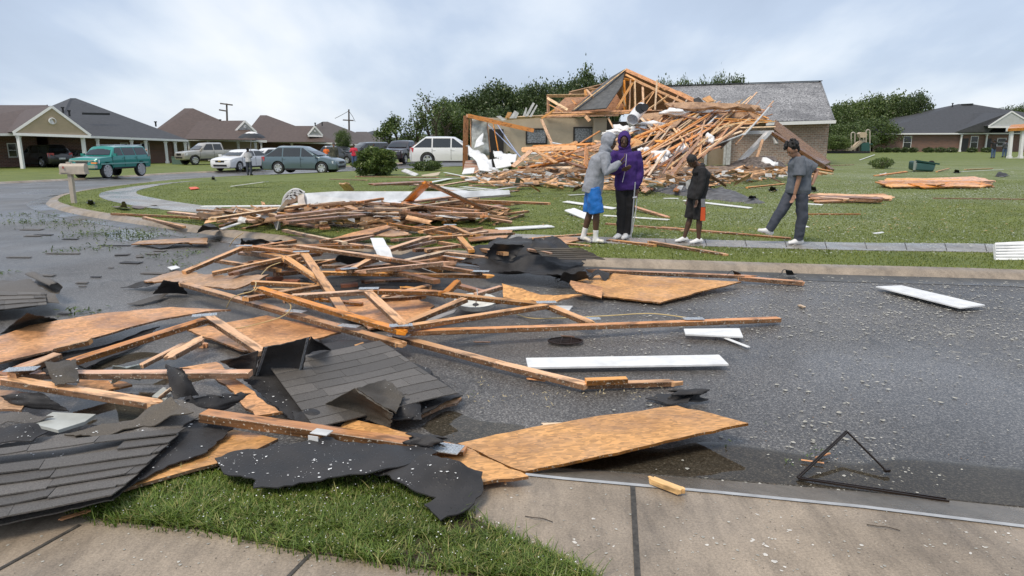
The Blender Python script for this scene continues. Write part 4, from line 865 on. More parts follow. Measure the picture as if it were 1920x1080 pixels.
car('parked_car', 'black SUV parked under the carport on the left', 'car', 100, 307, 150, BLK, L=4.9, Wd=1.9, H=1.72, cl=.22, belt=1.08, hood=1.05, nose=.85, gh=(.15, .75, 2.9, 3.7), wr=.37, style='suv', scale=1.12, at=V((96 - 960) / 1300 * 63, 63, zt(-40, 63)))
car('parked_car', 'dark car deep in the carport, right of the black SUV', 'car', 152, 300, 30, DGR, L=4.6, gh=(.9, 1.5, 2.6, 3.4), H=1.45, at=V((150 - 960) / 1300 * 66, 66, zt(-40, 66)))
r, mw, X, w_ = car('pickup_truck', 'champagne silver extended cab pickup parked on a driveway', 'pickup truck', 396, 308, 62, SILV, L=5.6, Wd=1.95, H=1.85, cl=.42, belt=1.22, hood=1.18, nose=1.06, gh=(2.0, 2.1, 3.5, 4.25), wb=3.6, wr=.40, style='cab', scale=1.12, spokes=6)
mb = MB(); mb.box((X(1.05), 0, 1.235), (1.7, 1.6, .03)); mb.build('truck_bed', UNDER, r, mw)
car('parked_car', 'white car half hidden behind the silver pickup', 'car', 352, 298, 60, WHT, L=4.5, gh=(.6, 1.4, 2.7, 3.5), H=1.42, at=G(352, 300) + V(0, 2, 0))
r, mw, X, w_ = car('parked_car', 'white sedan with a wide grille facing the camera beside the man with the umbrella', 'car', 456, 319, 38, WHT, L=4.75, Wd=1.83, H=1.45, cl=.2, belt=.98, hood=.96, nose=.82, gh=(.55, 1.35, 2.75, 3.6), wr=.32, scale=1.1, spokes=5)
mb = MB(); mb.box((X(4.75) + .03, 0, .70), (.03, .2, .06)); mb.build('badge', M('gold badge', (.7, .45, .1), .3, metal=.6), r, mw)
car('parked_car', 'second white car, mostly behind the slate blue SUV', 'car', 500, 308, 60, WHT, L=4.6, gh=(.5, 1.3, 2.7, 3.6), H=1.5, scale=1.05, at=G(505, 309))
car('parked_car', 'slate blue grey crossover SUV seen side on by the lawn', 'car', 572, 325, -66, GRY, L=5.05, Wd=1.93, H=1.72, cl=.24, belt=1.06, hood=1.05, nose=.86, gh=(.12, 1.15, 2.7, 3.9), wb=2.9, wr=.38, style='suv', scale=.97, spokes=6, lower=1)
car('parked_car', 'dark SUV directly behind the slate blue crossover', 'car', 640, 307, -50, DGR, L=4.8, gh=(.2, .8, 2.8, 3.7), H=1.7, belt=1.05, hood=1.03, nose=.85, wr=.36, style='suv')
car('parked_car', 'grey SUV parked behind the man in the red shirt', 'car', 690, 302, 60, DGR, L=4.8, gh=(.2, .6, 2.9, 3.7), H=1.75, belt=1.08, hood=1.05, nose=.9, wr=.36, style='suv', scale=1.15)
r, mw, X, w_ = car('pickup_truck', 'black pickup facing the camera beside the white SUV', 'pickup truck', 756, 306, 22, RAMC, L=5.6, Wd=2., H=1.85, cl=.4, belt=1.25, hood=1.22, nose=1.1, gh=(2.0, 2.15, 3.3, 4.1), wb=3.5, wr=.4, style='cab', scale=1.0)
mb = MB(); mb.box((X(5.6) + .03, 0, .95), (.03, .05, .3)); mb.box((X(5.6) + .03, 0, .95), (.03, .9, .05)); mb.build('grille_cross', M('dark chrome', (.1, .1, .1), .2), r, mw)
car('parked_car', 'white SUV parked left of the collapsed house, tail to the left', 'car', 836, 306, -82, WHT, L=5.0, Wd=1.96, H=1.77, cl=.22, belt=1.1, hood=1.08, nose=.9, gh=(.12, 1.0, 2.7, 3.75), wb=2.9, wr=.40, style='suv', scale=1.08, spokes=5, at=V(-4.05, 47.5, .0))
# ================================================================== STREET FURNITURE
rt_ = empty('mailbox', G(139, 381)); g = G(139, 381); tag(rt_, 'tan metal mailbox with a small red mark on a square post at the kerb', 'mailbox')
s_ = g.y / FPX; PT = M('tan mailbox paint', (.42, .37, .31), .5, .1, 10)
mb = MB(); mb.box((g.x, g.y, g.z + .55), (.105, .105, 1.1)); mb.build('post', PT, rt_)
top = D(139, 318, g.y).z; xa, xb = D(116, 310, g.y), D(159, 310, g.y); prof = []; h = .24
for k in range(13): a = math.pi * k / 12; prof.append((math.cos(a) * .10, .14 + math.sin(a) * .10))
prof = [(.10, 0)] + prof + [(-.10, 0)]; mb = MB(); vs = []; n = len(prof)
zb = g.z + 1.0; zb = D(139, 325, g.y).z
for x in (xa.x, xb.x):
    for (y, z_) in prof: vs.append(V(x, g.y + y + (.04 if x == xb.x else -.04), zb + z_ + .02))
mb.add(vs, [list(range(n))[::-1], list(range(n, 2 * n))] + [[i, (i + 1) % n, n + (i + 1) % n, n + i] for i in range(n)]); mb.build('box', PT, rt_, smooth=40)
mb = MB(); mb.box((xa.x + .12, g.y - .155, zb + .16), (.035, .01, .06)); mb.build('red_mark', M('faded red', (.35, .05, .04), .5), rt_)
mb = MB(); mb.box(((xa.x + xb.x) / 2, g.y, zb), (.7, .2, .04)); mb.build('base_plate', PT, rt_)
def pole(name, label, px, py0, py1, d, arms, wires=()):
    a, b = D(px, py0, d), D(px, py1, d); rt_ = empty(name, (a.x, a.y, zt(a.x, a.y))); tag(rt_, label, 'utility pole'); m = M('weathered pole wood', (.10, .085, .075), .8)
    mb = MB(); mb.tube([V(a.x, a.y, zt(a.x, a.y)), b], [.2, .13], 8); mb.build('pole', m, rt_)
    for (x0, y0, x1, y1) in arms: mb = MB(); mb.bar(D(x0, y0, d - .2), D(x1, y1, d - .2), .2, .2); mb.build('cross_arm', m, rt_)
    for ws in wires: mb = MB(); mb.tube([D(*q) for q in ws], .04, 4); mb.build('wire', m, rt_)
pole('utility_pole', 'utility pole with cross arm above the brown roofed house', 425, 262, 194, 110, [(413, 194, 436, 197), (411, 206, 423, 208)])
pole('utility_pole', 'taller utility pole with a low cross arm at mid picture', 654, 262, 205, 125, [(643, 225, 663, 226)], [[(654, 208, 125), (640, 216, 125), (628, 222, 126)], [(654, 208, 125), (661, 218, 125), (666, 228, 126)]])
# tipped wheelie bin
g = G(1736, 322); rt_ = empty('rubbish_bin', g); tag(rt_, 'dark green wheeled rubbish bin lying on its side on the lawn', 'bin'); GB = M('dark green plastic', (.012, .055, .045), .4)
d = g.y; mb = MB(); F = [D(1717, 302, d), D(1757, 307, d), D(1752, 322, d - .2), D(1715, 320, d - .2)]; B_ = [p + V(.1, .9, .02) for p in F]; mb.add(F + B_, [(0, 1, 2, 3), (7, 6, 5, 4), (0, 4, 5, 1), (1, 5, 6, 2), (2, 6, 7, 3), (3, 7, 4, 0)]); me = bpy.data.meshes.new('q'); me.from_pydata([tuple(v) for v in mb.v], [], mb.f); me = bakeobj(me, [('BEVEL', dict(width=.12, segments=4))]); me.shade_smooth(); link('bin_body', me, GB, rt_)
mb = MB(); mb.bar(F[0] - V(.05, .03, 0), F[3] - V(.05, .03, 0), .12, .12); mb.bar(F[1] + V(.12, 0, -.02), F[0] + V(0, 0, .03), .1, .08); mb.build('rim', GB, rt_)
for q in (F[1], F[2]): mb = MB(); mb.lathe([(0, -.05), (.16, -.05), (.16, .05), (0, .05)], 14, axis='Y'); mb.build('wheel', TYRE, rt_, Matrix.Translation(q + V(-.02, .5, 0)))
# green utility box and bits left of the pickup
rt_ = empty('utility_box', G(336, 307)); tag(rt_, 'low green utility cabinet between the porch and the silver pickup', 'utility box'); g = G(336, 308); mb = MB(); mb.box((g.x, g.y, g.z + .35), (1.0, .8, .7)); mb.build('cabinet', M('pale green metal', (.09, .15, .12), .5), rt_); mb = MB(); mb.box((g.x, g.y, g.z + .73), (1.06, .86, .06)); mb.build('lid', M('pale green metal', (.09, .15, .12), .5), rt_)
# playground
g = G(1605, 285); dd = 96; rt_ = empty('playground', D(1605, 287, dd)); tag(rt_, 'small playground with a double tan slide beside the tree line', 'playground'); PT2 = M('tan slide plastic', (.46, .37, .26), .4); PM = M('tan play tube', (.42, .38, .32), .4); GP = M('green play panel', (.02, .08, .07), .5)
for o in (0, 1):
    mb = MB(); pts = [D(1614 + o * 5, 265, dd + o * .5), D(1608 + o * 4, 268, dd - .3), D(1596 + o * 3, 279, dd - 1), D(1584 + o * 3, 282, dd - 1.5)]
    c = crom(pts, 4)
    for a, b in zip(c[:-1], c[1:]): mb.bar(a, b, .55, .12); mb.bar(a + V(0, -.3, .1), b + V(0, -.3, .1), .08, .25)
    mb.build('slide', PT2, rt_)
for (x0, y0, x1, y1) in ((1596, 283, 1596, 250), (1603, 283, 1603, 250), (1624, 284, 1624, 245), (1631, 284, 1631, 245), (1612, 284, 1612, 248), (1619, 284, 1619, 248)):
    mb = MB(); mb.tube([D(x0, y0, dd + .5), D(x1, y1, dd + .5)], .09, 6); mb.build('post', PM, rt_)
for (x0, x1, y) in ((1596, 1603, 250), (1624, 1631, 245)): mb = MB(); mb.tube([D(x0, y, dd + .5), D((x0 + x1) / 2, y - 2, dd + .5), D(x1, y, dd + .5)], .09, 6); mb.build('arch', PM, rt_)
mb = MB(); mb.poly([D(1606, 251, dd), D(1609, 248, dd), D(1618, 248, dd), D(1621, 252, dd), D(1618, 258, dd), D(1608, 258, dd)], .8); mb.build('roof_panel', PT2, rt_)
mb = MB(); mb.bar(D(1611, 270, dd + .8), D(1631, 270, dd + .8), 1.5, .15); mb.poly([D(1612, 283, dd), D(1612, 269, dd), D(1626, 267, dd), D(1628, 283, dd)], .5); mb.build('play_panel', GP, rt_)
mb = MB(); mb.bar(D(1550, 285.5, dd - 1), D(1630, 286, dd - 1), .3, .35); mb.build('border', BLACK, rt_)
# ================================================================== TREES
LEAF = {}
def leafmat(n, a, b_):
    m = grass_mat('leaf ' + n, [(.0, sc(a, .7)), (.5, a), (1., b_)]); LEAF[n] = m; return m
LD = leafmat('dark oak', (.055, .088, .028), (.115, .16, .05)); LM = leafmat('mid green', (.08, .125, .035), (.15, .2, .06)); LL = leafmat('light green', (.09, .14, .035), (.17, .215, .06)); BARK = M('bark', (.07, .055, .042), .85, .3, 8, bmp=.7)
def crown_mesh(seed, rx, ry, rz, nclump, per, leaf, openk=0., trunk=None):
    rs = random.Random(seed); vs = []; fs = []
    for c in range(nclump):
        u = rs.gauss(0, 1), rs.gauss(0, 1), rs.gauss(0, 1); L_ = math.sqrt(sum(k * k for k in u)) or 1; rr = rs.uniform(.45, 1) ** .6
        k = 1 + .28 * noise.noise(V(u[0] / L_ * 1.7 + seed, u[1] / L_ * 1.7, u[2] / L_ * 1.7)); cc = V(u[0] / L_ * rx * rr * k, u[1] / L_ * ry * rr * k, u[2] / L_ * rz * rr * k)
        if cc.z < -rz * .75 : cc.z *= .7
        cr_ = rs.uniform(.09, .2) * rx * (1 - openk * .4)
        for i in range(per):
            p = cc + V(rs.gauss(0, 1) * cr_, rs.gauss(0, 1) * cr_, rs.gauss(0, 1) * cr_ * .7); a = V(rs.gauss(0, 1), rs.gauss(0, 1), rs.gauss(0, 1)).normalized(); b_ = a.cross(V(rs.gauss(0, 1), rs.gauss(0, 1), rs.gauss(0, 1))).normalized(); l = leaf * rs.uniform(.6, 1.3); n = len(vs)
            vs += [p - a * l, p + b_ * l * .55, p + a * l, p - b_ * l * .55]; fs.append((n, n + 1, n + 2, n + 3))
    me = bpy.data.meshes.new('crown'); me.from_pydata([tuple(v) for v in vs], [], fs); return me
def trunk_mb(h, r, seed, spread):
    rs = random.Random(seed); mb = MB(); mb.tube([V(0, 0, -.3), V(rs.uniform(-.2, .2), 0, h * .5), V(rs.uniform(-.4, .4), 0, h)], [r, r * .75, r * .4], 7)
    for i in range(6): a = rs.uniform(0, 6.28); z = h * rs.uniform(.5, .9); e = V(math.cos(a) * spread * .7, math.sin(a) * spread * .7, z + spread * rs.uniform(.3, .7)); mb.tube([V(0, 0, z), V(0, 0, z).lerp(e, .5) + V(0, 0, .3), e], [r * .4, r * .25, r * .08], 5)
    return mb
CR = [(lambda s: (crown_mesh(s, 1, 1, .85, 190, 46, .05)))(s) for s in range(5)]
for me in CR: pass
def tree(label, px, py_top, py_bot, d, wpx, lm, group='trees beyond the houses', name='leafy_tree', k=None, full=False):
    w = wpx / FPX * d / 2 * 1.05; top, bot = D(px, py_top, d), D(px, py_bot, d); g = zt(top.x, d); H_ = top.z - g; rt_ = empty(name, (top.x, d, g)); tag(rt_, label, 'tree', group)
    rz_ = (H_ * .5) if full else max(min(H_ * .42, (top.z - max(bot.z, g)) / 2), w * .5); me = random.choice(CR).copy() if k is None else CR[k].copy(); me.name = 'crown'
    me.materials.clear(); me.materials.append(lm); cz = H_ - rz_ * .95; o = bpy.data.objects.new('crown', me); col.objects.link(o); o.parent = rt_; o.matrix_basis = Matrix.Translation((0, 0, cz)) @ Matrix.Rotation(rnd(0, 6), 4, 'Z') @ Matrix.Diagonal((w, w, rz_ / .85, 1))
    trunk_mb(cz, .035 * H_ / 2 + .1, int(px), w * .7).build('trunk', BARK, rt_, Matrix.Translation((top.x, d, g)))
# tree line behind the broken house (px, top, depth, width, tone)
for (px, tp, d, wd, mt, lb) in ((725, 226, 100, 0, 0, ''), (842, 192, 120, 70, LM, 'pale tree at the left end of the line behind the collapsed house'), (872, 182, 125, 75, LD, 'dark round tree above the white SUV'), (905, 172, 122, 80, LD, 'dark tree above the broken left end wall'), (945, 163, 118, 85, LD, 'broad dark oak above the beige wall'), (985, 170, 124, 70, LM, 'oak left of the three upright siding strips'), (1018, 158, 120, 75, LD, 'oak whose crown rises just left of the fallen roof'), (1055, 152, 126, 70, LD, 'tree between the two tallest oaks behind the roof'), (1097, 138, 110, 64, LD, 'tallest dark oak left of the roof peak'), (1135, 152, 118, 50, LD, 'dark tree touching the roof peak on its left'), (860, 215, 105, 90, LM, 'lower green tree in front of the line, left of the beige wall'), (930, 208, 105, 90, LD, 'low bushy tree behind the beige wall'), (1000, 205, 106, 80, LD, 'low tree behind the middle of the beige wall'), (1060, 200, 108, 80, LD, 'low tree hidden behind the fallen trusses'), (1245, 152, 122, 40, LM, 'tree top peeping over the fallen rafters'), (1285, 151, 124, 46, LM, 'small tree top above the left end of the littered roof'), (1345, 150, 122, 40, LM, 'faint tree top above the middle of the littered roof'), (1378, 142, 118, 48, LD, 'round tree top above the ridge of the littered roof'), (1320, 154, 125, 40, LM, 'low tree top over the roof ridge')):
    if wd: tree(lb, px, tp, 280, d, wd, mt, 'oaks behind the collapsed house')
for (px, tp, d, wd, mt, lb) in ((1575, 198, 116, 60, LM, 'tree just right of the littered roof gable'), (1600, 192, 124, 70, LL, 'light green tree behind the playground'), (1640, 184, 126, 75, LM, 'tree above the playground slide'), (1680, 178, 128, 70, LL, 'broad light green tree left of the brick house roof'), (1718, 180, 122, 62, LD, 'darkest tree at the right end of the group'), (1590, 232, 106, 60, LM, 'bushy tree low beside the brick wall corner'), (1640, 225, 110, 80, LM, 'bushy tree directly behind the slide'), (1690, 222, 126, 70, LL, 'low tree behind the brick house eave'), (1566, 255, 95, 46, LL, 'pale shrubby tree at the foot of the brick wall corner'), (1612, 250, 100, 50, LM, 'dark shrubby tree touching the playground')):
    tree(lb, px, tp, 285, d, wd, mt, 'trees beyond the playground')
for (px, tp, d, wd, mt, lb) in ((1885, 205, 150, 40, LD, 'far tree over the brick house wing'), (1915, 203, 148, 50, LM, 'far tree at the right edge above the gable'), (1948, 204, 148, 50, LM, 'far tree beyond the right edge')): tree(lb, px, tp, 285, d, wd, mt, 'far trees right')
# storm stripped trees left of the line
def bare(label, px, tp, d, wpx, seed, leaves, lm):
    w = wpx / FPX * d / 2; top = D(px, tp, d); g = zt(top.x, d); H_ = top.z - g; rt_ = empty('stripped_tree', (top.x, d, g)); tag(rt_, label, 'tree', 'storm stripped trees'); rs = random.Random(seed); mb = MB(); tips = []
    def br(p, dirn, L_, r, lev):
        q = p + dirn * L_ * .5 + V(rs.gauss(0, .06), rs.gauss(0, .06), 0) * L_; e = q + (dirn + V(rs.gauss(0, .25), rs.gauss(0, .25), rs.gauss(0, .1))) * L_ * .5; mb.tube([p, q, e], [r, r * .75, r * .5], 5, cap=False)
        if lev == 0: tips.append(e); tips.append(q); return
        for i in range(3): t_ = rs.uniform(.35, 1); nd = (dirn + V(rs.gauss(0, .75) * w / H_ * 2.2, rs.gauss(0, .5), rs.gauss(.05, .35))).normalized(); br(p.lerp(e, t_), nd, L_ * .62, r * .5, lev - 1)
    for i in range(2): br(V(rs.uniform(-.6, .6), 0, 0), V(rs.uniform(-.15, .15), 0, 1).normalized(), H_ * .5, .2, 4)
    M0 = Matrix.Translation((top.x, d, g)); mb.build('trunk', BARK, rt_, M0); vs = []; fs = []
    for t_ in tips:
        if rs.random() > leaves: continue
        for i in range(8): p = t_ + V(rs.gauss(0, .35), rs.gauss(0, .35), rs.gauss(0, .3)); a = V(rs.gauss(0, 1), rs.gauss(0, 1), rs.gauss(0, 1)).normalized() * .17; b_ = a.cross(V(rs.gauss(0, 1), rs.gauss(0, 1), 1)).normalized() * .12; n = len(vs); vs += [p - a, p + b_, p + a, p - b_]; fs.append((n, n + 1, n + 2, n + 3))
    fromP('crown', vs, fs, lm, rt_, M0)
bare('thin stripped tree with a leafy clump, left of the others', 738, 218, 96, 50, 3, .5, LM); bare('tall tree stripped to crooked limbs above the white SUV', 812, 180, 98, 60, 5, .22, LM); bare('half stripped tree between the two thin ones', 775, 215, 97, 60, 8, .3, LM); bare('ragged tree against the dark line', 840, 196, 100, 50, 13, .5, LM)
for px, tp, wd in ((725, 262, 50), (765, 256, 56), (800, 252, 60), (835, 246, 56)): tree('low scrubby tree under the stripped trees above the %s' % {725: 'white arched gable', 765: 'black pickup', 800: 'tail of the white SUV', 835: 'roof of the white SUV'}[px], px, tp, 275, 110, wd, LM, 'scrub under the stripped trees')
tree('small round tree in front of the grey brown house', 641, 246, 283, 70, 27, LM, 'small garden trees')
# shrubs
def shrub(label, px, py, wpx, hpx, lm, group, n=2600, leaf=.05, name='shrub', dark=True):
    g = G(px, py); d = g.y; w = wpx / FPX * d / 2; h = hpx / FPX * d; rs = random.Random(int(px)); rt_ = empty(name, g); tag(rt_, label, 'shrub', group); vs = []; fs = []
    for i in range(n):
        u = V(rs.gauss(0, 1), rs.gauss(0, 1), rs.gauss(0, 1)).normalized(); rr = rs.uniform(.72, 1.0); k = 1 + .42 * noise.noise(u * 2.4 + V(px, 0, 0)); p = V(u.x * w * rr * k, u.y * w * .9 * rr * k, h * .5 + u.z * h * .5 * rr * k)
        a = (u + V(rs.gauss(0, .7), rs.gauss(0, .7), rs.gauss(0, .7))).normalized() * leaf; b_ = a.cross(V(rs.gauss(0, 1), rs.gauss(0, 1), rs.gauss(0, 1))).normalized() * leaf * .5; q = len(vs); vs += [p - a, p + b_, p + a, p - b_]; fs.append((q, q + 1, q + 2, q + 3))
    fromP('foliage', vs, fs, lm, rt_, Matrix.Translation(g)); mb = MB()
    for i in range(5): a = rs.uniform(0, 6.28); mb.tube([V(0, 0, -.05), V(math.cos(a) * w * .3, math.sin(a) * w * .3, h * .4), V(math.cos(a) * w * .6, math.sin(a) * w * .6, h * .8)], [.04, .03, .01], 5)
    mb.build('stem', BARK, rt_, Matrix.Translation(g)); return rt_
shrub('large round glossy green bush on the lawn in front of the parked cars', 706, 329, 76, 50, LL, 'garden shrubs', 5200, .085)
shrub('low dark shrub under the tail of the white SUV', 800, 320, 56, 18, LM, 'garden shrubs', 1800, .06); shrub('flattened bush on the lawn left of the tipped bin', 1652, 316, 40, 20, LL, 'garden shrubs', 1500, .05); shrub('dark shrub behind the fallen door in the wreck', 957, 318, 24, 32, LM, 'garden shrubs', 900, .06)
for i, (px, w_) in enumerate(((1648, 16), (1664, 14), (1680, 16), (1696, 14), (1712, 16), (1740, 20), (1762, 22), (1784, 22), (1822, 18), (1850, 20))): shrub('clipped shrub below the brick wall, %s' % ('nearest the playground', 'second from the playground', 'third from the playground', 'left of the tall window', 'under the tall window', 'just right of the tall window', 'midway to the first white column', 'at the left foot of the first column', 'between the two white columns', 'right of the second column')[i], px, 286, w_, 9, LD, 'clipped shrubs along the brick house', 500, .12)
# ================================================================== PEOPLE
SKIN = M('dark brown skin', (.085, .045, .028), .5, .08, 12); SKIN2 = M('light brown skin', (.33, .18, .115), .5, .08, 12); HAIR = M('black hair', (.008, .007, .007), .6, .3, 60, bmp=1, bscale=90)
def loft(mb, pts, rad, side=V(1, 0, 0), n=14):
    """closed tube; rad: r or (r across, r deep); the ring frame is carried along the path"""
    pts = [Vector(p) for p in pts]; b0 = len(mb.v); e1 = Vector(side)
    for i, p in enumerate(pts):
        t = (pts[min(i + 1, len(pts) - 1)] - pts[max(i - 1, 0)]).normalized(); q = e1 - t * e1.dot(t)
        if q.length < .15: q = V(t.y, -t.x, .01) if abs(t.z) < .8 else V(1, 0, 0); q = q - t * q.dot(t)
        e1 = q.normalized(); e2 = t.cross(e1); r = rad[i]; ra, rb = r if isinstance(r, tuple) else (r, r)
        for k in range(n): a = 2 * math.pi * k / n; mb.v.append(p + e1 * math.cos(a) * ra + e2 * math.sin(a) * rb)
    for i in range(len(pts) - 1):
        for k in range(n): mb.f.append([b0 + i * n + k, b0 + i * n + (k + 1) % n, b0 + (i + 1) * n + (k + 1) % n, b0 + (i + 1) * n + k]); mb.m.append(0)
    mb.f.append([b0 + k for k in range(n)][::-1]); mb.m.append(0); mb.f.append([b0 + (len(pts) - 1) * n + k for k in range(n)]); mb.m.append(0)
def ell(mb, c, r, M3=None, n=16):
    pts = [V(0, 0, math.sin(math.pi * (i / 10 - .5))) for i in range(11)]; b0 = len(mb.v)
    for i in range(11):
        z = math.sin(math.pi * (i / 10 - .5)); q = max(math.cos(math.pi * (i / 10 - .5)), .02)
        for k in range(n):
            a = 2 * math.pi * k / n; v = V(math.cos(a) * q * r[0], math.sin(a) * q * r[1], z * r[2]); mb.v.append(Vector(c) + (M3 @ v if M3 else v))
    for i in range(10):
        for k in range(n): mb.f.append([b0 + i * n + k, b0 + i * n + (k + 1) % n, b0 + (i + 1) * n + (k + 1) % n, b0 + (i + 1) * n + k]); mb.m.append(0)
    mb.f.append([b0 + k for k in range(n)][::-1]); mb.m.append(0); mb.f.append([b0 + 10 * n + k for k in range(n)]); mb.m.append(0)
def solid(mb, vox, sm_=2, fold=0., fs=9., seed=0, dec=None):
    me = bpy.data.meshes.new('s'); me.from_pydata([tuple(v) for v in mb.v], [], mb.f); bm = bmesh.new(); bm.from_mesh(me); bmesh.ops.recalc_face_normals(bm, faces=bm.faces); bm.to_mesh(me); bm.free()
    me = bakeobj(me, [('REMESH', dict(mode='VOXEL', voxel_size=vox)), ('SMOOTH', dict(iterations=sm_, factor=.5))])
    if fold:
        for v in me.vertices: c = v.co; k = noise.noise(V(c.x * fs, c.y * fs, c.z * fs * 1.6 + seed)) + .5 * noise.noise(V(c.x * fs * 2.3 + seed, c.y * fs * 2.3, c.z * fs * 2)); v.co = c + v.normal * k * fold
    me.shade_smooth(); return me
def person(label, loc, h, face, headdir, spine, head, arms, legs, top=None, bottom=None, shoes=None, skin=SKIN, hair='short', hood=None, socks=None, vox=.009, female=.0, build=1., group=None, sandals=False, stripe=None):
    """joints in metres for a 1.75 m figure: x image right, y away, z up, from the ground under the figure"""
    k = h / 1.75; rt_ = empty('person', loc); tag(rt_, label, 'person', group); mw = Matrix.Translation(loc) @ Matrix.Scale(k, 4)
    F = Vector(face).normalized(); Sd = V(-F.y, F.x, 0).normalized(); pel, wai, che, nec = [Vector(p) for p in spine]; hc = Vector(head); HF = Vector(headdir).normalized(); B = build
    body = MB()
    loft(body, [pel - V(0, 0, .09), pel, wai, che, nec - V(0, 0, .09), nec - V(0, 0, .02)], [(.12 * B, .095 * B), (.15 * B, .11 * B), (.13 * B, .095 * B), (.15 * B, .108 * B), (.13 * B, .085 * B), (.065, .06)], Sd)
    loft(body, [nec - V(0, 0, .05), nec, nec.lerp(hc, .55), hc], [.06, .055, .053, .05], Sd, 12)
    up = V(0, 0, 1); HS = HF.cross(up).normalized(); HU = HS.cross(HF).normalized(); M3 = Matrix((HS, HF, HU)).transposed()
    ell(body, hc + HU * .02, (.076, .094, .105), M3); ell(body, hc + HF * .025 - HU * .055, (.056, .066, .062), M3); ell(body, hc + HF * .045 - HU * .085, (.032, .04, .028), M3, 10)
    loft(body, [hc + HF * .088 + HU * .015, hc + HF * .103 - HU * .022, hc + HF * .086 - HU * .03], [.010, .017, .014], HS, 8)
    for s in (-1, 1): ell(body, hc + HS * s * .077 - HU * .01 - HF * .005, (.012, .022, .033), M3, 8)
    ell(body, hc + HF * .084 - HU * .055, (.026, .013, .011), M3, 8)
    A = []
    for (sh, el, wr, hd) in arms:
        sh, el, wr = map(Vector, (sh, el, wr)); hd = Vector(hd).normalized(); A.append((sh, el, wr))
        loft(body, [che.lerp(sh, .55) + V(0, 0, .02), sh, sh.lerp(el, .5), el, el.lerp(wr, .35), wr], [.05, .052 * B, .046 * B, .038, .037, .025], F, 12)
        ps = hd.cross(Sd)
        ps = ps.normalized() if ps.length > .1 else V(0, 0, 1); side_ = hd.cross(ps).normalized()
        loft(body, [wr - hd * .01, wr + hd * .035, wr + hd * .085], [(.024, .019), (.036, .015), (.04, .014)], side_, 12)
        if vox < .012:
            for j in range(4):
                o = side_ * (-.029 + .0195 * j); ln = (.062, .074, .069, .052)[j]; cur = ps * .5; p0 = wr + hd * .08 + o; p1 = p0 + (hd + cur * .3).normalized() * ln * .5; p2 = p1 + (hd + cur * 1.6).normalized() * ln * .45; p3 = p2 + (hd * .4 + cur * 2.).normalized() * ln * .3; loft(body, [p0, p1, p2, p3], [.0095, .009, .008, .006], side_, 8)
            t0 = wr + hd * .025 - side_ * .028; t1 = t0 + (hd * .6 - side_ * .6 + ps * .3).normalized() * .038; t2 = t1 + (hd * .9 + ps * .5).normalized() * .03; loft(body, [t0, t1, t2], [.013, .0105, .008], hd, 8)
        else: loft(body, [wr + hd * .07, wr + hd * .15], [(.036, .014), (.02, .012)], side_, 8)
    Lg = []
    for (hp, kn, an_, td) in legs:
        hp, kn, an_ = map(Vector, (hp, kn, an_)); td = Vector(td).normalized(); Lg.append((hp, kn, an_, td))
        loft(body, [hp + V(0, 0, .04), hp.lerp(kn, .15), hp.lerp(kn, .55), kn, kn.lerp(an_, .3), kn.lerp(an_, .7), an_], [.085 * B, .09 * B, .072 * B, .055, .058, .042, .036], Sd, 14)
        loft(body, [an_ - td * .04 - V(0, 0, .03), an_ + td * .02 - V(0, 0, .035), an_ + td * .12 - V(0, 0, .06)], [(.035, .03), (.04, .035), (.04, .02)], td.cross(up), 10)
    me = solid(body, vox, 2); link('body', me, skin, rt_, mw)
    # face
    if vox < .012:
        e = MB()
        for s in (-1, 1): ell(e, hc + HF * .083 + HS * s * .03 + HU * .008, (.013, .008, .007), M3, 8)
        eo = e.build('eye_white', M('eye white', (.22, .18, .15), .5), rt_, mw, smooth=80); e = MB()
        for s in (-1, 1): ell(e, hc + HF * .0895 + HS * s * .03 + HU * .007, (.006, .005, .006), M3, 8); e.bar(hc + HF * .092 + HS * s * .016 + HU * .027, hc + HF * .086 + HS * s * .045 + HU * .026, .006, .007)
        e.build('pupil_and_brow', HAIR, rt_, mw)
        e = MB(); ell(e, hc + HF * .09 - HU * .055, (.022, .01, .007), M3, 8); e.build('lips', M('lips ' + skin.name, sc(skin_c(skin), .75), .4), rt_, mw, smooth=80)
    if hair:
        hb = MB()
        if hair == 'short': ell(hb, hc + HU * .036 - HF * .016, (.086, .101, .104), M3)
        elif hair == 'curly':
            rs = random.Random(4); ell(hb, hc + HU * .05 - HF * .03, (.092, .10, .10), M3); ell(hb, hc - HU * .01 - HF * .055, (.08, .06, .085), M3)
            for i in range(90):
                u = V(rs.gauss(0, 1), rs.gauss(0, 1), rs.gauss(0, 1)).normalized()
                if u.z < -.45 or (u.y > .3 and u.z < .3) or (u.z < 0 and u.y > -.2): continue
                ell(hb, hc + HU * .06 - HF * .015 + M3 @ V(u.x * .10, u.y * .115, u.z * .115), (rs.uniform(.018, .03),) * 3, M3, 6)
        elif hair == 'cap': ell(hb, hc + HU * .045, (.084, .1, .085), M3); loft(hb, [hc + HU * .05 + HF * .05, hc + HU * .045 + HF * .16], [(.07, .012), (.05, .006)], HS, 10)
        me = solid(hb, .010 if vox < .012 else .02, 1, .006 if hair == 'curly' else .002, 60)
        if hair == 'short':   # keep the scalp only: cut away what would cover the face
            bm = bmesh.new(); bm.from_mesh(me); dl = [v for v in bm.verts if ((v.co - hc).dot(HU) < .035 and (v.co - hc).dot(HF) > .03) or (v.co - hc).dot(HU) < -.055]; bmesh.ops.delete(bm, geom=dl, context='VERTS'); bm.to_mesh(me); bm.free()
        hm = HAIR if hair != 'cap' else (hood or WHITE); link('hair' if hair != 'cap' else 'cap', me, hm, rt_, mw)
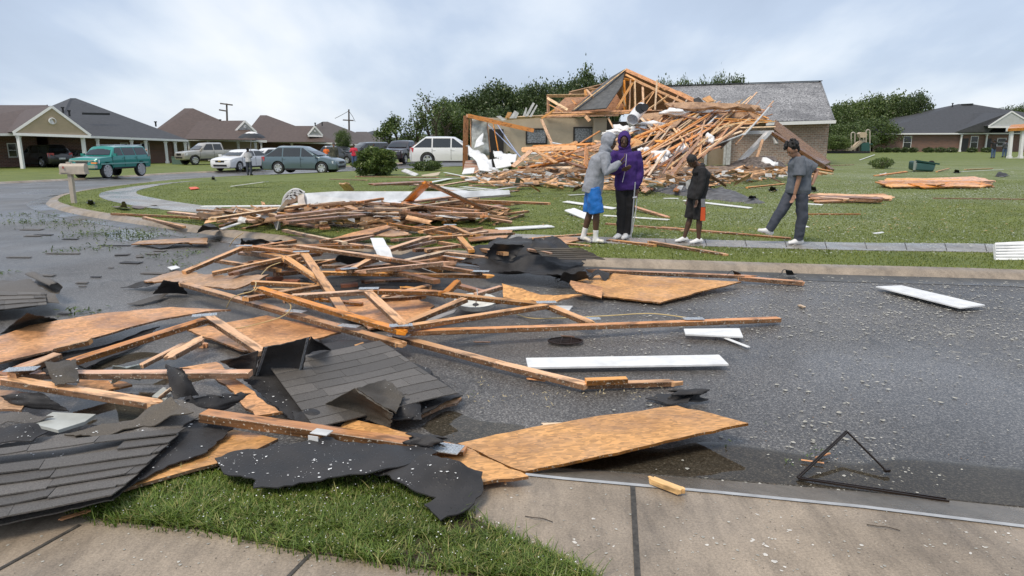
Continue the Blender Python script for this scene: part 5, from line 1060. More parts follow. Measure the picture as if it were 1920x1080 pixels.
    if top:
        m, sleeve, hem, loose = top; g = MB(); hemz = hem
        bot_ = pel.copy(); bot_.z = hemz; dn = (wai - pel).normalized(); bot_ = pel + (pel - wai) * ((pel.z - hemz) / max(.05, wai.z - pel.z)); q = .006 + loose * .75
        loft(g, [bot_, bot_.lerp(wai, .25), wai, che, nec - V(0, 0, .075), nec + V(0, 0, .005)], [((.155 + q) * B, (.125 + q) * B), ((.168 + q) * B, (.134 + q) * B), ((.15 + q) * B, (.115 + q) * B), ((.165 + q) * B, (.12 + q) * B), ((.15 + q * .6) * B, (.09 + q) * B), (.078, .073)], Sd, 20)
        for (sh, el, wr) in A:
            e1 = wr if sleeve > .9 else sh.lerp(el, sleeve * 2 if sleeve <= .5 else 1)
            pts = [che.lerp(sh, .5) + V(0, 0, .02), sh + V(0, 0, .005)] + ([sh.lerp(el, .5), el, el.lerp(wr, .5), wr] if sleeve > .9 else [sh.lerp(e1, .6), e1])
            rr = [.06 + q * .4, .052 + q * .8] + ([.046 + q, .040 + q, .036 + q, .034] if sleeve > .9 else [.056 + q, .058 + q])
            loft(g, pts, rr, F, 14)
        if hood and hair != 'cap':
            if hood == 'down': loft(g, [nec + Sd * .09 - F * .03 + V(0, 0, -.01), nec - F * .10 + V(0, 0, .01), nec - Sd * .09 - F * .03 + V(0, 0, -.01)], [.045, .062, .045], V(0, 0, 1), 12)
        gm = solid(g, max(vox, .011), 3, .011, 8., hash(label) % 50); link('hoodie' if hood else 'shirt', gm, m, rt_, mw)
        if hood == 'up':
            hb = MB(); ell(hb, hc + HU * .025 - HF * .018, (.108, .128, .138), M3, 20); loft(hb, [nec - V(0, 0, .05), nec + V(0, 0, .03), hc - HU * .06], [(.115, .10), (.10, .095), (.10, .105)], Sd, 16)
            me = solid(hb, .012, 2, .006, 14); bm = bmesh.new(); bm.from_mesh(me); cc = hc - HU * .0
            dl = [v for v in bm.verts if (v.co - cc).dot(HF) > .045 and math.hypot((v.co - cc).dot(HS) / .068, ((v.co - cc).dot(HU) + .005) / .098) < 1]
            bmesh.ops.delete(bm, geom=dl, context='VERTS'); bm.to_mesh(me); bm.free(); me = bakeobj(me, [('SOLIDIFY', dict(thickness=.012, offset=-1))]); me.shade_smooth(); link('hood', me, m, rt_, mw)
    if bottom:
        m, upto, wide = bottom; g = MB(); loft(g, [pel - V(0, 0, .1), pel, wai.lerp(pel, .25)], [(.15 * B, .125 * B), (.18 * B, .14 * B), (.16 * B, .125 * B)], Sd, 18)
        for (hp, kn, an_, td) in Lg:
            if upto == 'knee': loft(g, [hp + V(0, 0, .02), hp.lerp(kn, .5), kn + (kn - hp) * .02], [.105 * B, .105 * B + wide * .5, .09 + wide], Sd, 16)
            else: loft(g, [hp + V(0, 0, .02), hp.lerp(kn, .2), hp.lerp(kn, .6), kn, kn.lerp(an_, .5), an_ - V(0, 0, .0)], [.10 * B, .105 * B, .09 * B + wide * .3, .07 + wide, .062 + wide, .052 + wide], Sd, 16)
        gm = solid(g, max(vox, .011), 3, .010, 8., 3 + hash(label) % 40); link('shorts' if upto == 'knee' else 'trousers', gm, m, rt_, mw)
    if socks:
        for (hp, kn, an_, td) in Lg: g = MB(); loft(g, [an_ + (kn - an_).normalized() * .14, an_ + (kn - an_).normalized() * .05, an_ - V(0, 0, .02)], [.048, .042, .045], Sd, 12); loft(g, [an_ - td * .045 - V(0, 0, .04), an_ + td * .03 - V(0, 0, .035), an_ + td * .14 - V(0, 0, .06)], [(.04, .035), (.046, .04), (.042, .022)], td.cross(up), 12); link('sock', solid(g, .012, 1), socks, rt_, mw)
    if shoes:
        for (hp, kn, an_, td) in Lg:
            sd_ = td.cross(up).normalized(); un = sd_.cross(td); g = MB(); b = an_ - un * .078
            if sandals:
                loft(g, [b - td * .08 + un * .012, b + td * .05 + un * .012, b + td * .19 + un * .012], [(.04, .013), (.048, .013), (.035, .012)], sd_, 14); o = link('slide_sandal', solid(g, .01, 1), BLACK, rt_, mw)
                g = MB(); loft(g, [b + td * .04 + un * .045, b + td * .14 + un * .035], [(.055, .034), (.05, .026)], sd_, 12); link('strap', solid(g, .011, 1), shoes, rt_, mw)
            else:
                loft(g, [b - td * .085 + un * .035, b - td * .05 + un * .055, b + td * .03 + un * .06, b + td * .11 + un * .04, b + td * .185 + un * .03], [(.03, .035), (.042, .056), (.046, .056), (.05, .036), (.03, .026)], sd_, 14); o = link('shoe', solid(g, .010, 1), shoes, rt_, mw)
                if vox < .012:
                    g = MB(); g.tube([b + td * .16 + un * .0, b - td * .09 + un * .0], .004, 4); sw = MB()
                    for s in (-1, 1):
                        if group == 'swoosh' or True: sw.add([b + td * .09 + sd_ * s * .0515 + un * .03, b + td * .02 + sd_ * s * .050 + un * .022, b - td * .06 + sd_ * s * .047 + un * .055, b + td * .02 + sd_ * s * .0515 + un * .036], [(0, 1, 2, 3)])
                    if stripe == 'mark': sw.build('shoe_mark', BLACK, o, mw)
    return rt_, mw
def skin_c(m): return (.085, .045, .028) if m is SKIN else (.33, .18, .115)
GH = M('heather grey cotton', (.27, .29, .33), .9, .14, 30); PU = M('purple cotton', (.042, .014, .14), .85, .15, 20); BK = M('black cotton', (.012, .012, .014), .85, .15, 20); BLUE = M('bright blue satin', (.01, .14, .48), .4, .2, 7); SL = M('slate trousers', (.045, .053, .075), .75, .15, 20); TEE = M('charcoal blue tee', (.105, .12, .145), .85, .15, 20); SHOE = M('white trainers', (.72, .72, .72), .5, .05)
g = G(1113, 455); p1, m1 = person('person in grey hoodie, blue shorts, white socks and slides, turned towards the purple hoodie', g, 1.78, (.9, -.35, 0), (.93, -.3, -.12), [(-.03, 0, .93), (0, 0, 1.10), (.06, 0, 1.30), (.14, 0, 1.46)], (.21, -.02, 1.60),
    [((.12, -.19, 1.40), (.14, -.24, 1.13), (.36, -.22, 1.30), (.4, .1, .45)), ((.10, .17, 1.40), (.22, .22, 1.17), (.36, .10, 1.22), (.6, -.2, .3))],
    [((-.04, -.10, .88), (.02, -.10, .50), (.02, -.08, .08), (.95, -.3, 0)), ((-.03, .09, .88), (-.06, .08, .49), (-.16, .10, .10), (.9, -.35, -.25))], (GH, 1, .80, .035), (BLUE, 'knee', .035), M('pale slide strap', (.66, .62, .55), .5, .3, 30), hood='up', socks=M('white socks', (.75, .75, .75), .8), sandals=True, hair=None)
g = G(1167, 449); p2, m2 = person('person in a purple hoodie with the hood up and black trousers, holding a thin pole', g, 1.80, (-.12, -1, 0), (-.15, -.97, -.12), [(.03, 0, .93), (.02, 0, 1.08), (.02, 0, 1.28), (-.01, 0, 1.46)], (-.03, -.03, 1.60),
    [((-.18, 0, 1.39), (-.27, -.06, 1.12), (-.07, -.20, 1.15), (.9, -.3, .35)), ((.19, 0, 1.39), (.24, .02, 1.10), (.19, -.06, .84), (-.05, -.1, -1))],
    [((-.05, 0, .88), (-.03, -.02, .48), (-.04, 0, .09), (-.65, -.75, 0)), ((.11, 0, .88), (.10, -.01, .48), (.07, 0, .09), (-.5, -.85, 0))], (PU, 1, .82, .045), (BK, 'ankle', .012), SHOE, hood='up', hair=None, build=.93)
mb = MB(); 
for x in (.14,): mb.tube([V(.215, -.06, .80), V(.19, -.085, .5), V(.145, -.06, .12)], .009, 5)
mb.build('trouser_stripe', WHITE, p2, m2)
mb = MB(); mb.tube([V(.0, -.14, 1.40), V(-.02, -.185, 1.15), V(-.06, -.175, .95)], .004, 5); mb.build('zip', WHITE, p2, m2)
mb = MB(); q = g + V(.16, -.14, 0); mb.tube([q + V(-.04, 0, .05), q + V(0, 0, .98)], .012, 8); mb.tube([q + V(-.035, 0, .72), q + V(.035, 0, .73)], .018, 8); o = mb.build('walking_pole', M('pale metal pole', (.5, .52, .56), .3, metal=.6)); tag(o, 'thin pale pole held upright by the purple hooded person', 'pole')
g = G(1296, 457); p3, m3 = person('boy in a black hoodie and black shorts with an orange panel, head bowed', g, 1.49, (-.9, -.4, 0), (-.55, -.2, -.85), [(.06, 0, .95), (.11, 0, 1.12), (.13, 0, 1.32), (.06, 0, 1.47)], (-.06, -.02, 1.56),
    [((.10, -.17, 1.40), (.07, -.22, 1.12), (.0, -.24, .86), (-.1, 0, -1)), ((.12, .17, 1.40), (.03, .2, 1.13), (-.06, .15, .88), (-.2, 0, -1))],
    [((.07, -.10, .9), (.10, -.11, .49), (.11, -.1, .09), (-.95, -.25, 0)), ((.03, .09, .9), (-.02, .09, .49), (-.12, .10, .09), (-.95, -.2, 0))], (BK, 1, .84, .03), (BK, 'knee', .025), SHOE, hood='down', stripe='mark')
mb = MB(); mb.poly([V(.085, -.235, .72), V(.165, -.225, .72), V(.18, -.222, .47), V(.085, -.232, .47)], .01); mb.build('orange_panel', M('orange panel', (.62, .09, .02), .6), p3, m3)
mb = MB(); mb.poly([V(.07, -.245, .88), V(.15, -.235, .88), V(.165, -.228, .73), V(.085, -.238, .73)], .01); mb.build('grey_panel', M('grey panel', (.2, .2, .22), .6, .4, 40), p3, m3)
g = G(1482, 459); p4, m4 = person('curly haired person in charcoal tee and slate trousers, stepping left and looking down', g, 1.68, (-.88, -.45, 0), (-.75, -.25, -.65), [(.05, 0, .95), (.055, 0, 1.12), (.05, 0, 1.31), (-.0, 0, 1.46)], (-.10, -.02, 1.57),
    [((-.03, -.18, 1.40), (-.05, -.24, 1.11), (-.09, -.22, .86), (-.25, 0, -1)), ((.11, .16, 1.40), (.38, .1, 1.22), (.26, -.04, 1.02), (-.7, -.4, -.3))],
    [((.07, -.09, .9), (.12, -.1, .48), (.10, -.06, .09), (-.95, -.2, 0)), ((.0, .09, .9), (-.20, .02, .56), (-.36, .06, .24), (-.95, -.1, .28))], (TEE, .42, .86, .05), (SL, 'ankle', .02), SHOE, skin=SKIN2, hair='curly', build=1.02)
# far onlookers
def far(label, px, py, h, face, top, bottom, skin=SKIN, hair='short', armpose=0, cap=None, seed=0, gpos=None):
    F = Vector(face).normalized(); S_ = V(-F.y, F.x, 0); g = gpos or G(px, py); A = []
    for s in (-1, 1):
        sh = S_ * .18 * s + V(0, 0, 1.41)
        if armpose == 0 or (armpose == 2 and s < 0): A.append((sh, sh + S_ * s * .05 + V(0, 0, -.28) - F * .02, sh + S_ * s * .05 + F * .06 + V(0, 0, -.54), (0, 0, -1)))
        elif armpose == 3: A.append((sh, sh + S_ * s * .2 + V(0, 0, .06) + F * .1, hc_ + S_ * s * .07 if False else sh + S_ * s * -.04 + F * .12 + V(0, 0, .2), (-S_ * s)))
        else: A.append((sh, sh + S_ * s * .06 + V(0, 0, -.27), sh - S_ * s * .05 + F * .24 + V(0, 0, -.2), F + V(0, 0, .3)))
    return person(label, g, h, face, (F.x, F.y, -.1), [(0, 0, .95), (0, 0, 1.1), (0, 0, 1.3), (0, 0, 1.48)], V(0, 0, 1.62) + F * .02, A, [(S_ * .1 + V(0, 0, .9), S_ * .11 + V(0, 0, .49) + F * .02, S_ * .11 + V(0, 0, .09), F + S_ * .2), (-S_ * .1 + V(0, 0, .9), -S_ * .12 + V(0, 0, .49), -S_ * .12 + V(0, 0, .09) - F * .03, F - S_ * .2)], top, bottom, BLACK, skin=skin, hair=hair, hood=cap, vox=.02)
PINK = M('red shirt', (.55, .03, .06), .8, .1); CAMO = M('camouflage', (.07, .07, .045), .8, .6, 9); ORG = M('orange shirt', (.75, .16, .03), .8); JEAN = M('blue jeans', (.06, .10, .18), .8, .15, 12); WTEE = M('pale grey tee', (.5, .5, .52), .85)
gU = G(468, 329); far('person in a pale tee and dark trousers standing under a black umbrella', 468, 329, 1.72, (.1, 1, 0), (WTEE, .42, .85, .03), (SL, 'ankle', .02), armpose=1)
u = empty('umbrella', gU + V(.05, .15, 1.1)); tag(u, 'black umbrella with a white top panel held over the person in the pale tee', 'umbrella'); mb = MB(); n = 8; c0 = D(472, 256, gU.y); rr = D(495, 262, gU.y).x - D(472, 262, gU.y).x + .1; prof = [(0, .33), (.3, .29), (.6, .2), (.85, .08), (1, -.04)]
for i, (q, z_) in enumerate(prof):
    for k_ in range(16): a = 2 * math.pi * k_ / 16; sag = -.03 if k_ % 2 else .02; mb.v.append(c0 + V(math.cos(a) * rr * q, math.sin(a) * rr * q, z_ + sag * q - .05))
for i in range(4):
    for k_ in range(16): mb.f.append([i * 16 + k_, i * 16 + (k_ + 1) % 16, (i + 1) * 16 + (k_ + 1) % 16, (i + 1) * 16 + k_]); mb.m.append(0 if i or k_ % 2 else 0)
mb.build('canopy', M('black umbrella cloth', (.02, .022, .026), .5), u, smooth=40); mb = MB(); mb.tube([gU + V(.05, .2, 1.0), c0 + V(0, 0, .3)], .015, 6); mb.build('shaft', CHROME, u); mb = MB(); mb.lathe([(0, .34), (.22, .31), (.42, .22), (.42, .2), (0, .3)], 16); mb.build('white_panel', WHITE, u, Matrix.Translation(c0 - V(0, 0, .03)), smooth=60)
far('woman in white with a cap standing behind the turquoise SUV', 277, 312, 1.55, (1, .4, 0), (WTEE, .42, .85, .03), (SL, 'ankle', .02), skin=SKIN2, hair='cap', cap=M('pink cap', (.6, .4, .35), .7))
far('person in an orange shirt and white cap behind the slate blue SUV', 613, 309, 1.75, (.3, -1, 0), (ORG, .42, .85, .03), (JEAN, 'ankle', .02), skin=SKIN2, hair='cap', cap=WHITE, armpose=2)
far('person in camouflage and a dark cap at the front of the slate blue SUV', 628, 321, 1.85, (.6, -1, 0), (CAMO, 1, .85, .02), (CAMO, 'ankle', .02), skin=SKIN2, hair='cap', cap=BLACK)
far('person in a bright red shirt with folded arms left of the round bush', 665, 314, 1.75, (0, -1, 0), (PINK, .5, .85, .04), (JEAN, 'ankle', .02), armpose=1)
far('person in a pale blue shirt behind the round bush', 702, 308, 1.75, (.3, -1, 0), (M('pale blue shirt', (.3, .36, .5), .8), .5, .85, .04), (JEAN, 'ankle', .02), armpose=2)
far('person in pink half hidden at the tail of the white SUV', 780, 306, 1.7, (1, -.3, 0), (M('pink shirt', (.6, .12, .18), .8), .5, .85, .03), (M('pink trousers', (.5, .12, .16), .8), 'ankle', .02), skin=SKIN2)
far('person in a black top with both hands raised to the head on the far lawn', 1861, 297, 1.75, (-.1, 1, 0), (BK, 1, .85, .03), (JEAN, 'ankle', .02), armpose=3)
far('person in dark clothes beside the broken white porch column', 1882, 295, 1.75, (.1, 1, 0), (DGR, 1, .85, .03), (JEAN, 'ankle', .02))
# ================================================================== STORM DEBRIS
def Q(px, py, h=0.): return G(px, py, RZ + h)
LMK = [(165, 300, 'turquoise SUV'), (139, 340, 'mailbox'), (550, 380, 'bent white frame'), (700, 370, 'long pale lawn panel'), (800, 345, 'pointed rafter pair'), (706, 320, 'round green bush'), (900, 270, 'broken end wall'), (950, 300, 'white torn sheathing'), (1003, 256, 'left wreck window'), (1092, 252, 'right wreck window'), (1125, 300, 'grey hoodie'), (1165, 300, 'purple hoodie'), (1200, 215, 'white air duct'), (1240, 190, 'standing trusses'), (1310, 330, 'boy in black'), (1380, 195, 'torn roof deck'), (1410, 285, 'leaning white post'), (1478, 320, 'person in charcoal'), (1736, 312, 'tipped green bin'), (1760, 340, 'orange panel stack'), (1600, 372, 'low board stack'), (665, 440, 'tilted strand board'), (710, 465, 'bent white strip'), (800, 500, 'grey metal panel'), (900, 440, 'pale board panel'), (1000, 485, 'rumpled black roofing'), (1230, 540, 'kerbside strand board'), (1020, 545, 'triangular strand board'), (892, 574, 'round lamp cover'), (655, 535, 'lone brick'), (600, 505, 'crossed rafters'), (464, 461, 'top left truss tip'), (390, 520, 'torn brown board'), (320, 450, 'gutter strand board'), (210, 600, 'long cracked board'), (50, 555, 'far left shingles'), (240, 690, 'translucent plastic'), (520, 670, 'upright black flap'), (680, 740, 'tent shaped shingles'), (1060, 641, 'oval grate'), (1175, 680, 'long white board'), (1180, 720, 'snapped rafter end'), (1290, 745, 'black felt curl'), (1130, 820, 'largest strand board'), (1580, 870, 'bent screen frame'), (1745, 555, 'slanting white board'), (140, 860, 'near shingles'), (650, 880, 'near felt sheet'), (1360, 640, 'broken white siding')]
AUTOC = {}
def where(px, py, ex=''):
    c = sorted((math.hypot(px - a, (py - b) * 1.8), a, b, t) for a, b, t in LMK if t != ex)[0]; d, a, b, t = c
    if d < 14: return 'at the ' + t
    if abs(px - a) > abs(py - b) * 1.8: return ('just right of the ' if px > a else 'just left of the ') + t if d < 50 else ('right of the ' if px > a else 'left of the ') + t
    return ('just in front of the ' if py > b else 'just behind the ') + t if d < 50 else ('below the ' if py > b else 'above the ') + t
def dirw(x0, y0, x1, y1):
    a = math.degrees(math.atan2(-(y1 - y0), x1 - x0)); a = (a + 90) % 180 - 90
    return 'level' if abs(a) < 6 else ('rising slightly right' if 0 < a < 14 else 'rising right' if 0 < a < 30 else 'rising steeply right' if a > 0 else 'falling slightly right' if a > -14 else 'falling right' if a > -30 else 'falling steeply right')
TN = {0: 'orange', 1: 'tan', 2: 'dark brown', 3: 'pale'}
USED = {}
def autolab(kind, x0, y0, x1, y1, tone, extra=''):
    L_ = math.hypot(x1 - x0, y1 - y0); ln = 'very short' if L_ < 25 else 'short' if L_ < 50 else 'medium' if L_ < 90 else 'long' if L_ < 170 else 'very long'; xm, ym = (x0 + x1) / 2, (y0 + y1) / 2; near_ = sorted((math.hypot(xm - a, (ym - b) * 1.8), t) for a, b, t in LMK); hd = f"{ln} {tone} {kind} {dirw(x0, y0, x1, y1)}"
    for tail in (where(xm, ym), f"between {near_[0][1]} and {near_[1][1]}", f"one end at the {sorted((math.hypot(x0 - a, (y0 - b) * 1.8), t) for a, b, t in LMK)[0][1]}", f"right end towards the {sorted((math.hypot(x1 - a, (y1 - b) * 1.8), t) for a, b, t in LMK)[0][1]}", f"nearer {near_[0][1]} than {near_[2][1]}"):
        l = hd + ', ' + tail
        if l not in USED and len(l.split()) <= 16: break
    USED[l] = 1; return l
def lum(x0, y0, h0, x1, y1, h1, w_=.089, t_=.038, tone=None, label=None, name='wooden_board', edge=False, splint=None, group='loose boards in the debris', dirty=True):
    tn = tone if tone is not None else random.choice((0, 0, 1, 1, 3)); o = board(name, Q(x0, y0, h0), Q(x1, y1, h1), w_, t_, WOODS[tn], None, edge, splint if splint is not None else (rnd(.03, .18) if random.random() < .5 else 0), dirty=dirty)
    l = label or autolab('board', x0, y0, x1, y1, TN[tn]); tag(o, l, 'board', group); return o
def truss(label, members, plates, m=1, w_=.089, name='roof_truss'):
    c = Q(members[0][0], members[0][1], 0); r = empty(name, c); tag(r, label, 'roof truss', 'broken roof trusses')
    for k, mm in enumerate(members):
        x0, y0, h0, x1, y1, h1 = mm[:6]; nm = mm[6] if len(mm) > 6 else ('chord' if k == 0 else 'web'); h0 += .004 * k; h1 += .004 * k
        board(nm, Q(x0, y0, h0), Q(x1, y1, h1), w_, .04, WOODS[m if random.random() < .7 else 0], r, splint=.1 if random.random() < .4 else 0, dirty=True, roll=rnd(-.03, .03))
    for (x, y, h, an) in plates:
        q = Q(x, y, h); mb = MB(); mb.box((0, 0, 0), (.19, .085, .004))
        for i in range(9):
            for j in range(4): mb.box((-.08 + i * .02, -.03 + j * .02, .003), (.011, .003, .004))
        mb.build('connector_plate', PLATE, r, Matrix.Translation(q + V(0, 0, .03)) @ Matrix.Rotation(R(an), 4, 'Z'))
    return r
def plt(x, y, h, an): 
    q = Q(x, y, h)
# --- the big fallen trusses on the road
truss('long W shaped truss in front, its bottom chord ending above the broken white siding', [(752, 624, .16, 1460, 599, .05, 'chord'), (486, 542, .34, 750, 621, .20, 'chord'), (780, 546, .24, 1022, 573, .15, 'chord'), (762, 614, .20, 1024, 574, .18), (1030, 575, .16, 1103, 605, .10), (689, 548, .28, 757, 611, .22), (548, 556, .26, 700, 547, .28, 'chord'), (700, 547, .27, 820, 549, .22, 'chord')], [(752, 616, .22, 10), (1024, 572, .19, 5), (1106, 603, .1, 5), (1300, 603, .08, 3), (692, 546, .30, 5)])
truss('straight truss chord with a shiny plate crossing the heap from upper left to the centre', [(345, 533, .22, 748, 645, .12, 'chord'), (758, 609, .10, 872, 562, .22), (473, 530, .24, 589, 536, .2), (460, 561, .26, 600, 537, .2)], [(555, 589, .19, -20), (655, 617, .16, -20), (472, 563, .22, -15)])
truss('corner of a truss at the lower left, joined by a plate over the puddle', [(12, 713, .22, 285, 757, .14, 'chord'), (30, 703, .20, 470, 701, .20, 'chord'), (22, 704, .24, 109, 667, .28)], [(42, 700, .255, 10)], 1)
truss('V shaped truss piece with a plate, right of the long cracked strand board', [(130, 681, .20, 384, 601, .26, 'chord'), (386, 592, .27, 492, 662, .10)], [(384, 597, .30, 20)], 1)
truss('upper truss forming the top left tip of the heap', [(464, 461, .40, 345, 511, .18, 'chord'), (457, 466, .38, 606, 472, .3, 'chord'), (462, 462, .39, 567, 477, .34, 'chord'), (567, 477, .36, 398, 513, .2, 'chord'), (539, 487, .42, 601, 528, .22), (570, 476, .38, 645, 588, .12)], [(458, 465, .43, 10), (565, 476, .40, 10)], 1, .1)
truss('long thin truss lying level across the heap, ending near the rumpled black roofing', [(600, 512, .22, 912, 518, .16, 'chord'), (560, 462, .42, 735, 487, .36, 'chord'), (735, 487, .36, 905, 513, .2, 'chord'), (707, 480, .36, 654, 509, .24)], [(902, 513, .22, -5), (654, 508, .26, 30)], 1)
truss('small low truss between the pale panel and the white bent strip', [(794, 434, .36, 844, 424, .44, 'chord'), (844, 424, .44, 884, 442, .36, 'chord'), (803, 447, .34, 890, 441, .36, 'chord'), (862, 446, .38, 884, 471, .3), (800, 471, .26, 915, 484, .24, 'chord'), (798, 470, .28, 856, 462, .3)], [(844, 425, .47, 0)], 1)
truss('rafter running from the truss joint to the snapped end beside the long white board', [(742, 632, .10, 930, 682, .06, 'chord'), (930, 682, .06, 1100, 724, .045, 'chord')], [(748, 634, .13, -20)], 1)
r = empty('snapped_rafter', Q(1176, 718, .03)); tag(r, 'snapped rafter end with a short block nailed on, right end of the long rafter', 'board')
board('rafter_piece', Q(1096, 723, .035), Q(1256, 718, .03), .07, .036, WOODS[1], r, splint=.12, dirty=True); board('block', Q(1098, 716, .075), Q(1175, 713, .072), .06, .04, WOODS[1], r, dirty=True)
# --- single members placed one by one
HB = [(382, 779, .22, 872, 850, .10, .10, .05, 0, 'heavy long rafter in the foreground with a white torn plate at its middle'),
 (220, 741, .0, 0, 0, 0, 0, 0, 0, None),
 (264, 687, .10, 345, 646, .12, .05, .03, 1, 'slim stick just above the translucent plastic'), (321, 668, .1, 370, 642, .14, .10, .04, 1, 'short splintered block end left of the V shaped truss piece'),
 (725, 470, .30, 800, 446, .4, .09, .04, 1, None), (750, 468, .28, 815, 453, .34, .08, .04, 1, None), (860, 536, .16, 912, 550, .14, .09, .04, 2, 'short brown board left of the triangular strand board'), (892, 553, .14, 940, 539, .18, .08, .04, 0, None),
 (834, 552, .16, 858, 529, .26, .09, .04, 0, 'short steep board above the round white lamp cover'), (695, 529, .06, 795, 525, .06, .1, .05, 2, 'dark wet beam right of the brick'), (604, 500, .2, 800, 500, .18, .07, .04, 1, None), (450, 475, .2, 560, 486, .24, .07, .04, 0, None), (480, 498, .18, 640, 488, .2, .06, .04, 3, None),
 (470, 492, .22, 600, 477, .26, .05, .04, 2, None), (1118, 508, .10, 1395, 519, .08, .07, .04, 0, 'long orange rafter along the kerb behind the large strand board'), (1385, 522, .06, 1504, 531, .04, .08, .05, 0, 'rafter end at the kerb right of the large strand board'), (905, 440, .3, 960, 438, .28, .05, .04, 0, None), (600, 453, .26, 700, 440, .3, .08, .04, 0, 'board under the tilted strand board on the kerb'),
 (990, 468, .4, 1033, 476, .38, .06, .03, 0, 'short reddish stick lying on the rumpled black roofing'), (700, 562, .2, 790, 558, .2, .06, .03, 3, None), (905, 570, .06, 1000, 560, .1, .05, .03, 2, None), (600, 562, .14, 680, 570, .1, .06, .03, 2, None), (1060, 457, .12, 1104, 461, .1, .05, .03, 1, None),
 (40, 690, .2, 100, 670, .24, .09, .04, 0, None), (0, 700, .12, 70, 715, .1, .08, .03, 2, None), (300, 745, .1, 322, 728, .16, .05, .02, 3, 'pale thin strip beside the puddle'), (105, 655, .15, 170, 640, .2, .08, .04, 1, None)]
for b_ in HB:
    if b_[9] is None and b_[3] == 0: continue
    lum(b_[0], b_[1], b_[2], b_[3], b_[4], b_[5], b_[6], b_[7], b_[8], b_[9])
# plates and wet tape on the heavy rafter
for (x, y, h, an, mm, lb) in ((836, 840, .165, -18, PLATE, 'shiny dotted connector plate at the right end of the heavy foreground rafter'), (603, 810, .215, -18, OFFW, 'torn white plate at the middle of the heavy foreground rafter')):
    mb = MB(); w9 = 1 if mm is PLATE else .6; mb.box((0, 0, 0), (.17 * w9, .11 * w9, .004))
    for i in range(8 if mm is PLATE else 0):
        for j in range(6): mb.box((-.07 + i * .02, -.05 + j * .02, .003), (.01, .004, .004))
    if mm is OFFW: mb.box((-.02, -.05, -.03), (.06, .005, .05))
    tag(mb.build('connector_plate', mm, None, Matrix.Translation(Q(x, y, h)) @ Matrix.Rotation(R(an), 4, 'Z')), lb, 'metal plate')
# lawn: rafters and boards
LB = [(372, 394, .3, 526, 403, .25, 1, .14), (526, 402, .25, 813, 404, .2, 0, .16), (510, 412, .2, 597, 427, .1, 0, .16), (600, 398, .3, 665, 418, .12, 1, .1), (647, 387, .35, 697, 403, .25, 1, .2), (760, 382, .45, 800, 343, .95, 0, .2), (801, 343, .95, 917, 396, .3, 0, .18), (757, 383, .5, 960, 417, .15, 0, .14), (757, 381, .5, 860, 368, .5, 0, .12), (646, 345, .5, 655, 356, .3, 1, .3), (698, 346, .5, 800, 341, .5, 2, .35), (585, 386, .4, 675, 379, .6, 0, .16), (728, 417, .1, 812, 440, .1, 0, .12), (600, 415, .12, 610, 430, .1, 0, .2), (210, 401, .12, 362, 408, .12, 1, .08), (270, 408, .12, 345, 426, .1, 1, .08), (360, 408, .15, 430, 416, .12, 1, .1), (458, 429, .1, 500, 419, .12, 1, .07), (740, 392, .3, 900, 398, .3, 2, .14), (830, 373, .3, 950, 392, .3, 0, .14), (620, 336, .1, 688, 338, .1, 1, .14), (670, 331, .12, 820, 333, .12, 0, .14), (1136, 420, .1, 1365, 438, .1, 0, .09), (1240, 427, .1, 1482, 448, .1, 0, .09), (1176, 384, .2, 1252, 408, .1, 0, .11), (1140, 451, .1, 1228, 461, .11, 1, .1), (1220, 454, .14, 1358, 478, .1, 1, .08), (1506, 402, .1, 1612, 402, .1, 1, .1), (1520, 312, .12, 1600, 309, .1, 1, .14), (1000, 448, .1, 1100, 440, .1, 1, .08), (1400, 352, .15, 1470, 345, .2, 1, .1), (1750, 372, .1, 1925, 374, .1, 2, .09), (1640, 330, .1, 1700, 322, .3, 0, .25), (1810, 318, .12, 1860, 316, .12, 3, .1), (1756, 322, .12, 1780, 316, .2, 1, .1)]
for b_ in LB: lum(b_[0], b_[1], b_[2], b_[3], b_[4], b_[5], b_[7], .045, b_[6], group='boards scattered on the lawn')
# random fill: (region polygon, count, angle range, length px, height range, widths, depth scatter)
rs = random.Random(21)
def fill(poly, n, ang, ln, hh, wd, tones=(0, 0, 1, 1, 2, 3), grp='loose boards in the debris', white=0.):
    xs = [p[0] for p in poly]; ys = [p[1] for p in poly]; k = 0
    while k < n:
        x, y = rs.uniform(min(xs), max(xs)), rs.uniform(min(ys), max(ys))
        if not inside((x, y), poly): continue
        k += 1; a = R(rs.uniform(*ang)); L_ = rs.uniform(*ln) * .5; dx, dy = math.cos(a) * L_, -math.sin(a) * L_; h = rs.uniform(*hh); tl = rs.uniform(-.1, .1); t = rs.choice(tones)
        if rs.random() < white:
            o = board('siding_strip', Q(x - dx, y - dy, h), Q(x + dx, y + dy, max(.12, h + tl)), rs.uniform(*wd) * 1.6, .012, TRIM if rs.random() < .6 else OFFW, None, splint=.05); tag(o, autolab('siding strip', x - dx, y - dy, x + dx, y + dy, 'white'), 'siding strip', 'white strips in the debris')
        else: lum(x - dx, y - dy, h, x + dx, y + dy, max(.12, h + tl), rs.uniform(*wd), .045, t, group=grp)
fill([(470, 455), (600, 440), (760, 425), (900, 430), (920, 480), (900, 510), (700, 520), (430, 515)], 34, (-14, 16), (50, 150), (.1, .3), (.05, .1), white=.05)
fill([(470, 540), (760, 545), (900, 540), (900, 560), (640, 575), (500, 560)], 8, (-10, 20), (30, 90), (.06, .16), (.05, .09))
fill([(375, 396), (520, 392), (560, 380), (940, 375), (960, 405), (700, 412), (400, 412)], 40, (-10, 9), (50, 190), (.15, .5), (.08, .16), white=.18, grp='boards in the lawn heap')
fill([(360, 410), (600, 412), (1000, 395), (1060, 415), (900, 430), (500, 430)], 10, (-25, 25), (25, 80), (.1, .16), (.06, .12), white=.3, grp='boards in the lawn heap')
